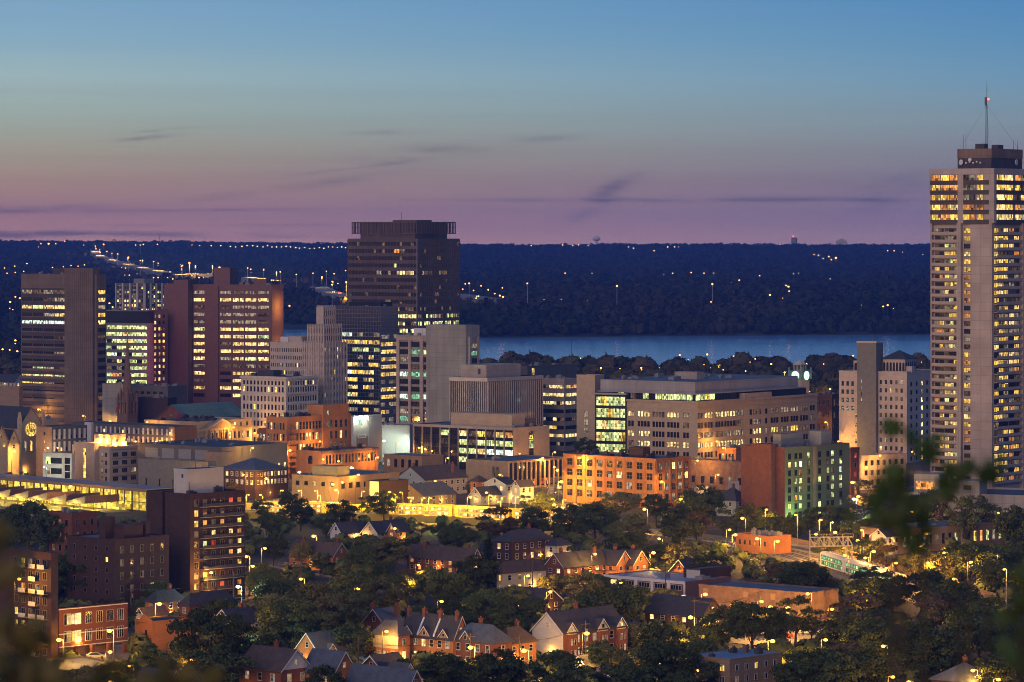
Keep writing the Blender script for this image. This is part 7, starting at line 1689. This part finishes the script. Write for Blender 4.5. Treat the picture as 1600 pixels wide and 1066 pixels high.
# the trees the photograph shows one by one: column, foot, top, prototype, width
for a in [(455,1022,935,6,1.05),(333,1092,948,5,.8),(548,1046,972,0,1.0),(575,1040,985,7,1.0),(690,1094,1018,9,1.15),(778,1100,1014,0,1.1),(870,1104,1018,9,1.2),(768,990,924,2,1.35),(828,992,932,1,1.2),(742,930,868,0,1.3),(763,925,836,11,1.25),(870,946,898,10,1.1),(912,948,893,2,1.2),(975,990,908,0,1.05),(1030,1052,972,9,1.0),(1130,1022,948,0,1.15),(1175,1026,937,5,.95),(1215,1020,955,1,1.0),
          (1243,1012,926,8,1.0),(1268,1010,945,8,.9),(1308,1040,962,0,1.0),(1065,905,846,2,1.1),(1110,912,862,0,1.2),(1290,880,836,8,1.3),(1358,894,838,8,1.3),(1385,898,850,7,1.2),(1372,885,842,2,1.2),(1440,920,858,10,1.0),(1465,925,865,2,1.0),(1040,1100,1000,5,.9),(985,1105,1030,0,1.1),(940,1055,1000,1,1.0),(960,1100,1040,9,1.2),
          (410,925,880,1,1.2),(398,940,895,4,1.0),(310,935,905,1,1.3),(290,940,912,6,1.3),(230,930,892,0,1.2),(775,850,790,7,1.3),(800,850,808,7,1.2),(700,860,830,0,1.2),(735,862,828,1,1.2),(45,860,782,5,1.0),(20,850,790,0,1.0),(75,870,800,9,1.0),(150,940,880,9,1.1),(200,942,885,0,1.1),(110,950,870,5,1.0),(130,930,868,0,1.2),
          (360,792,752,7,1.0),(410,812,780,0,1.2),(455,820,768,9,1.0),(470,830,785,0,1.0),(425,845,800,6,1.1),(535,835,782,0,1.15),(510,840,800,1,1.0),(600,815,768,0,1.1),(575,812,772,8,1.1),(565,905,850,1,1.1),(605,900,840,2,1.3),(530,890,848,0,1.2),(915,722,684,0,1.25),(940,720,694,1,1.2),(975,724,700,8,1.2),(610,712,678,8,.9),(740,780,748,8,1.2),
          (1350,812,748,7,1.0),(1330,826,785,7,1.0),(1100,828,758,0,1.0),(1085,838,775,1,1.0),(1060,840,790,0,1.2),(1130,840,792,8,1.0),(1170,842,787,0,1.0),(1205,846,800,5,1.0),(1245,850,802,0,1.1),(1290,852,808,9,1.1),(1330,858,812,1,1.1),(700,720,690,8,.8),(38,762,736,8,1.2),(15,760,738,0,1.2),(1480,842,768,7,.9),(1450,838,764,5,.8),(1530,850,775,0,.9),(1580,860,790,9,1.0),(1600,880,800,0,1.0),
          (1508,858,770,8,.8),(1410,850,800,0,1.2),(1395,862,812,1,1.1),(1530,1010,930,5,1.0),(1430,1050,975,1,1.1),(1480,1060,975,2,1.0),(1570,1060,960,0,1.0),(1395,960,905,0,1.2),(30,1110,1020,5,1.0),(140,1105,1040,10,1.1),(90,1110,1050,2,1.1),(180,1120,1062,0,1.2),(505,1112,1040,9,1.0),(820,800,772,8,1.2),(850,812,770,2,1.2),(835,845,790,3,1.2),(520,874,842,0,1.2),(556,872,838,1,1.2),(598,872,842,9,1.2),(636,868,838,5,1.0),(500,900,862,1,1.2),(660,1000,945,1,1.1),(560,960,905,0,1.2),(620,955,895,9,1.2),(680,950,890,1,1.2),(500,975,912,2,1.0),(720,1000,948,0,1.0),(1000,1100,1040,1,1.1),(1060,1110,1050,0,1.0),(1240,1100,1030,5,1.0),(1300,1110,1020,9,1.2),(1360,1100,1010,0,1.2),(1340,1010,955,1,1.1),(890,845,788,0,1.2),(930,850,785,9,1.2)]:
    tree(*a)
CLEAR = [(385, 770, 870, 818, 1290), (640, 775, 765, 824, 1300), (1140, 832, 1345, 880, 1150), (1302, 880, 1345, 905, 1100), (60, 985, 205, 1034, 860), (1145, 985, 1290, 1012, 905), (0, 745, 235, 805, 1300), (355, 905, 398, 935, 960), (0, 640, 120, 790, 1400)]
for q in range(17):
    x_ = 540+q*19+R.uniform(-6, 6); tree(x_, 836+R.uniform(-3, 4), 818+R.uniform(-2, 4), R.choice([0, 1, 8, 7, 9]), 1.35)
def try_tree(px, base, hgt, pi_):
    p = G(px, base); r_ = .38*hgt
    if inside((p.x, p.y), r_*.55): return False
    for (x, y, rr) in TREES:
        if abs(x-p.x) < 30 and (x-p.x)**2+(y-p.y)**2 < (.78*(rr+r_))**2: return False
    s = railpt_dist(p)
    if s < 11+r_*.4: return False
    top = HZ+(H-hgt)*F/p.y; hw = r_*F/p.y
    for f in FOOT:
        if f['Y'] > p.y+2 and f['x0'] < px+hw*.8 and f['x1'] > px-hw*.8:
            lim = f['top']+(f['bot']-f['top'])*(.62 if f['bot']-f['top'] < 90 else .8)
            if top < lim:
                if base-lim < 22: return False
                hgt = H-(lim-HZ)/F*p.y; top = lim
    for (x0, y0, x1, y1, yy) in CLEAR:
        if p.y < yy and x0 < px+hw*.7 and x1 > px-hw*.7 and top < y1-2 and base > y0: 
            hgt2 = H-(y1-2-HZ)/F*p.y
            if hgt2 < 5.5: return False
            hgt = min(hgt, hgt2); top = HZ+(H-hgt)*F/p.y
    if hgt < 5.5: return False
    tree(px, base, top, pi_, R.uniform(.95, 1.25)); return True
RS = [railpt(s)[0] for s in range(0, int(cum[-1]), 12)]
def railpt_dist(p): return min((q-p).length for q in RS)
cnt = 0; tries = 0
while cnt < 178 and tries < 9000:
    tries += 1
    base = 800+310*R.random()**.9; px = R.uniform(-30, 1630)
    if base < 815 and px < 380: continue
    k = R.choice([0, 1, 9, 5, 6, 4, 2, 8, 0, 1, 9, 7, 3, 10]); h = R.uniform(8.5, 14)
    if px > 1240 and base > 905: h *= 1.15; k = R.choice([0, 9, 5, 1, 0, 7, 3])
    if try_tree(px, base, h, k): cnt += 1
print('trees', len(TREES), 'tries', tries)
# wooded shore of the bay, one mass
rs = np.random.RandomState(5); n = 620; Yq = rs.uniform(1980, 2660, n); pxq = rs.uniform(-60, 1660, n)
sp = np.stack([(pxq-800)/F*Yq, Yq, np.zeros(n)], 1)
keep = []
for s_ in sp:
    keep.append(not inside((s_[0], s_[1]), 5))
sp = sp[np.array(keep)]
m_north = mat('shore_trees', (.060,.062,.024), 1, .6, .03, rgb2=(.085,.060,.030), spec=.05)
forest('shore_trees', 'dark autumn trees filling the near shore in front of the bay', sp, (5.5, 8.5), m_north, 260, 9, hmul=.85)
# low houses among the shore trees
NH = [(1000, 600, 22, 'siding_cream'), (1050, 592, 26, 'siding_white'), (1160, 592, 40, 'tan_brick'), (1245, 598, 18, 'dark_brick'), (1285, 588, 26, 'siding_grey'), (905, 598, 24, 'dark_brick'), (1024, 604, 14, 'red_brick'), (1445, 600, 20, 'siding_cream'), (820, 588, 30, 'siding_grey')]
for q, (px, py, w, wl_) in enumerate(NH): house('house', ['cream', 'long white', 'low tan lit', 'dark brick', 'blue roofed grey', 'dark', 'tiny red', 'pale', 'flat grey'][q]+' house among the bay shore trees '+['left of middle', 'under the middle lamps', 'with a row of lit windows', 'behind the clock tower', 'right of the clock tower', 'behind the white banded block', 'near the stone tower', 'left of the apartment tower', 'behind the finned block'][q], px, px-w*.6, px+w*.5, py+14, py+2, 3, 'hip', wl_, 'shingle_slate', lit={'y': .4, 'w': .2}, chim=0, storeys=1, win=True, added_porch_lamp=False)
# street bushes and grass cover at the foot of everything
rs = np.random.RandomState(8); n = 1500; bq = rs.uniform(815, 1110, n); pq = rs.uniform(-40, 1640, n); sp = []
for b_, x_ in zip(bq, pq):
    p = G(x_, b_)
    if not inside((p.x, p.y), 1.5) and railpt_dist(p) > 14 and not any(x0-8 < x_ < x1+8 and y0 < b_ < y1+6 for (x0, y0, x1, y1, yy) in CLEAR[3:]): sp.append((p.x, p.y, 0))
forest('undergrowth', 'dark bushes and hedges filling the gardens between the houses', np.array(sp), (1.3, 2.8), LM[1], 90, 19, hmul=.8)['category'] = 'bushes'

# ------------------------------------------------------------------ the escarpment edge at the camera, with saplings whose tips blur into view
mb = MB(); prof = [(-60, 98.2), (3, 98.0), (9, 97.4), (16, 92), (60, 60), (140, 22), (252, -.5)]
for (y0, z0), (y1, z1) in zip(prof, prof[1:]): mb.quad((-300, y0, z0), (300, y0, z0), (300, y1, z1), (-300, y1, z1))
tag(mb.build('hillside', M['grass']), kind='structure')
M['near_leaf'] = mat('near_leaf', (.040,.085,.016), .6, .3, 8, rgb2=(.05,.06,.015), spec=.3); M['near_leaf2'] = mat('near_leaf_olive', (.13,.10,.03), .6, .3, 8, spec=.3)
def maple(mb, c, s, rr):
    ang = rr.uniform(0, 6.28); ax = Vector((rr.uniform(-1, 1), rr.uniform(-1, -.3), rr.uniform(-.6, .6))).normalized(); u = ax.orthogonal().normalized(); u = Matrix.Rotation(ang, 3, ax) @ u; v = ax.cross(u)
    rads = [1, .42, .85, .38, .7, .35, .3, .35, .7, .38, .85, .42]; c = Vector(c); n = len(mb.v); mb.v.append(tuple(c+ax*.006))
    for i, r_ in enumerate(rads): a_ = 2*pi*i/12; mb.v.append(tuple(c+(u*cos(a_)+v*sin(a_))*r_*s*.5))
    for i in range(12): mb.f.append((n, n+1+i, n+1+(i+1) % 12)); mb.m.append(0)
def sapling(name_label, blobs, Y, mt, seed):
    rr = random.Random(seed); c0 = P(blobs[0][0], blobs[0][1], Y); gz = 97.6; t = empty('sapling', (c0.x, Y, gz)); tag(t, name_label, 'sapling', 'out of focus saplings at the lookout')
    base = Vector((0, 0, 0)); st = MB(); lf = MB()
    for (px, py, rad, k) in blobs:
        c = P(px, py, Y)-Vector((c0.x, Y, gz)); mid = Vector((c.x*.4+rr.uniform(-.05, .05), rr.uniform(-.15, .15), c.z*.55)); st.tube(base, mid, .010, .006, 6).tube(mid, c, .006, .002, 5); R_ = rad/F*Y
        for q in range(int(k*2.8)):
            o_ = Vector((rr.gauss(0, .5)*R_, rr.gauss(0, .6)*R_*1.5, rr.gauss(0, .45)*R_)); maple(lf, c+o_, rr.uniform(.045, .08), rr)
        st.tube(c, c+Vector((R_, 0, R_*.3)), .002, k=4)
    st.build('stem', m_bark, t); lf.build('foliage', M[mt], t)
sapling('blurred dark green sapling tips before the parking podium', [(1405, 800, 42, 11), (1395, 750, 26, 5), (1440, 835, 30, 4)], 7.0, 'near_leaf', 3)
sapling('blurred green sprig across the foot of the tall apartment tower', [(1512, 742, 30, 6), (1548, 735, 16, 2), (1485, 755, 16, 2)], 7.6, 'near_leaf', 5)
sapling('blurred thin leaf smudge in front of the pink stone hotel', [(1395, 668, 24, 2), (1448, 700, 30, 3), (1425, 690, 20, 1)], 7.2, 'near_leaf', 7)
sapling('blurred green sprig at the right edge low down', [(1592, 950, 26, 4), (1605, 900, 22, 3), (1590, 1020, 30, 4)], 6.4, 'near_leaf', 9)
sapling('blurred olive sapling over the lower left corner', [(20, 900, 45, 4), (30, 990, 55, 8), (60, 1060, 55, 9), (5, 840, 30, 2)], 6.0, 'near_leaf2', 11)
sapling('blurred olive sprig along the bottom left of the view', [(170, 1062, 45, 6), (250, 1064, 40, 5), (310, 1072, 30, 3)], 6.2, 'near_leaf2', 13)
# ------------------------------------------------------------------ utility poles and wires
UP = [(30, 1060), (205, 980), (365, 955), (470, 925), (560, 1070), (812, 1065), (832, 935), (915, 1040), (1085, 1000), (1180, 975), (1040, 940), (640, 915), (735, 1062), (1282, 1030)]
tips = []
for i, (px, py) in enumerate(UP):
    p = G(px, py); 
    if inside((p.x, p.y), 1): p = p+Vector((0, -14, 0))
    t = empty('utility_pole', (p.x, p.y, 0), .6); tag(t, None, 'utility pole', 'wooden poles along the streets'); named(t, px, py, 'wooden utility pole')
    MB().tube((0, 0, 0), (0, 0, 10.5), .16, .11, 7).build('pole', M['wood_pole'], t); MB().box(-1.2, 1.2, -.08, .08, 9.6, 9.8).build('crossarm', M['wood_pole'], t)
    if i % 2: MB().tube((.3, 0, 7.6), (.3, 0, 8.6), .26, k=8).build('transformer', M['steel'], t)
    tips.append(Vector((p.x, p.y, 9.8)))
for k, (a, b, lb) in enumerate(((1, 2, 'sagging wires from the orange garage to the cream gabled house'), (2, 3, 'sagging wires over the gardens below the dark brick mid-rise'), (4, 12, 'wires in front of the white verged terrace'), (12, 5, 'wires before the blue hipped house'), (5, 7, 'wires crossing in front of the white walled terrace'), (6, 10, 'wires past the long rust brick terrace'), (8, 9, 'wires beside the weathered brick warehouse'))):
    mb = MB()
    for o_ in (-1, 0, 1):
        off = Vector((cos(.6)*o_, sin(.6)*o_, 0)); pr = None
        for q in range(9):
            f_ = q/8; v_ = tips[a].lerp(tips[b], f_)+off-Vector((0, 0, 1.6*4*f_*(1-f_)))
            if pr is not None: mb.tube(pr, v_, .03, k=3, cap=False)
            pr = v_
    tag(mb.build('overhead_wires', M['dark_steel']), lb, 'power line')
finish_names()
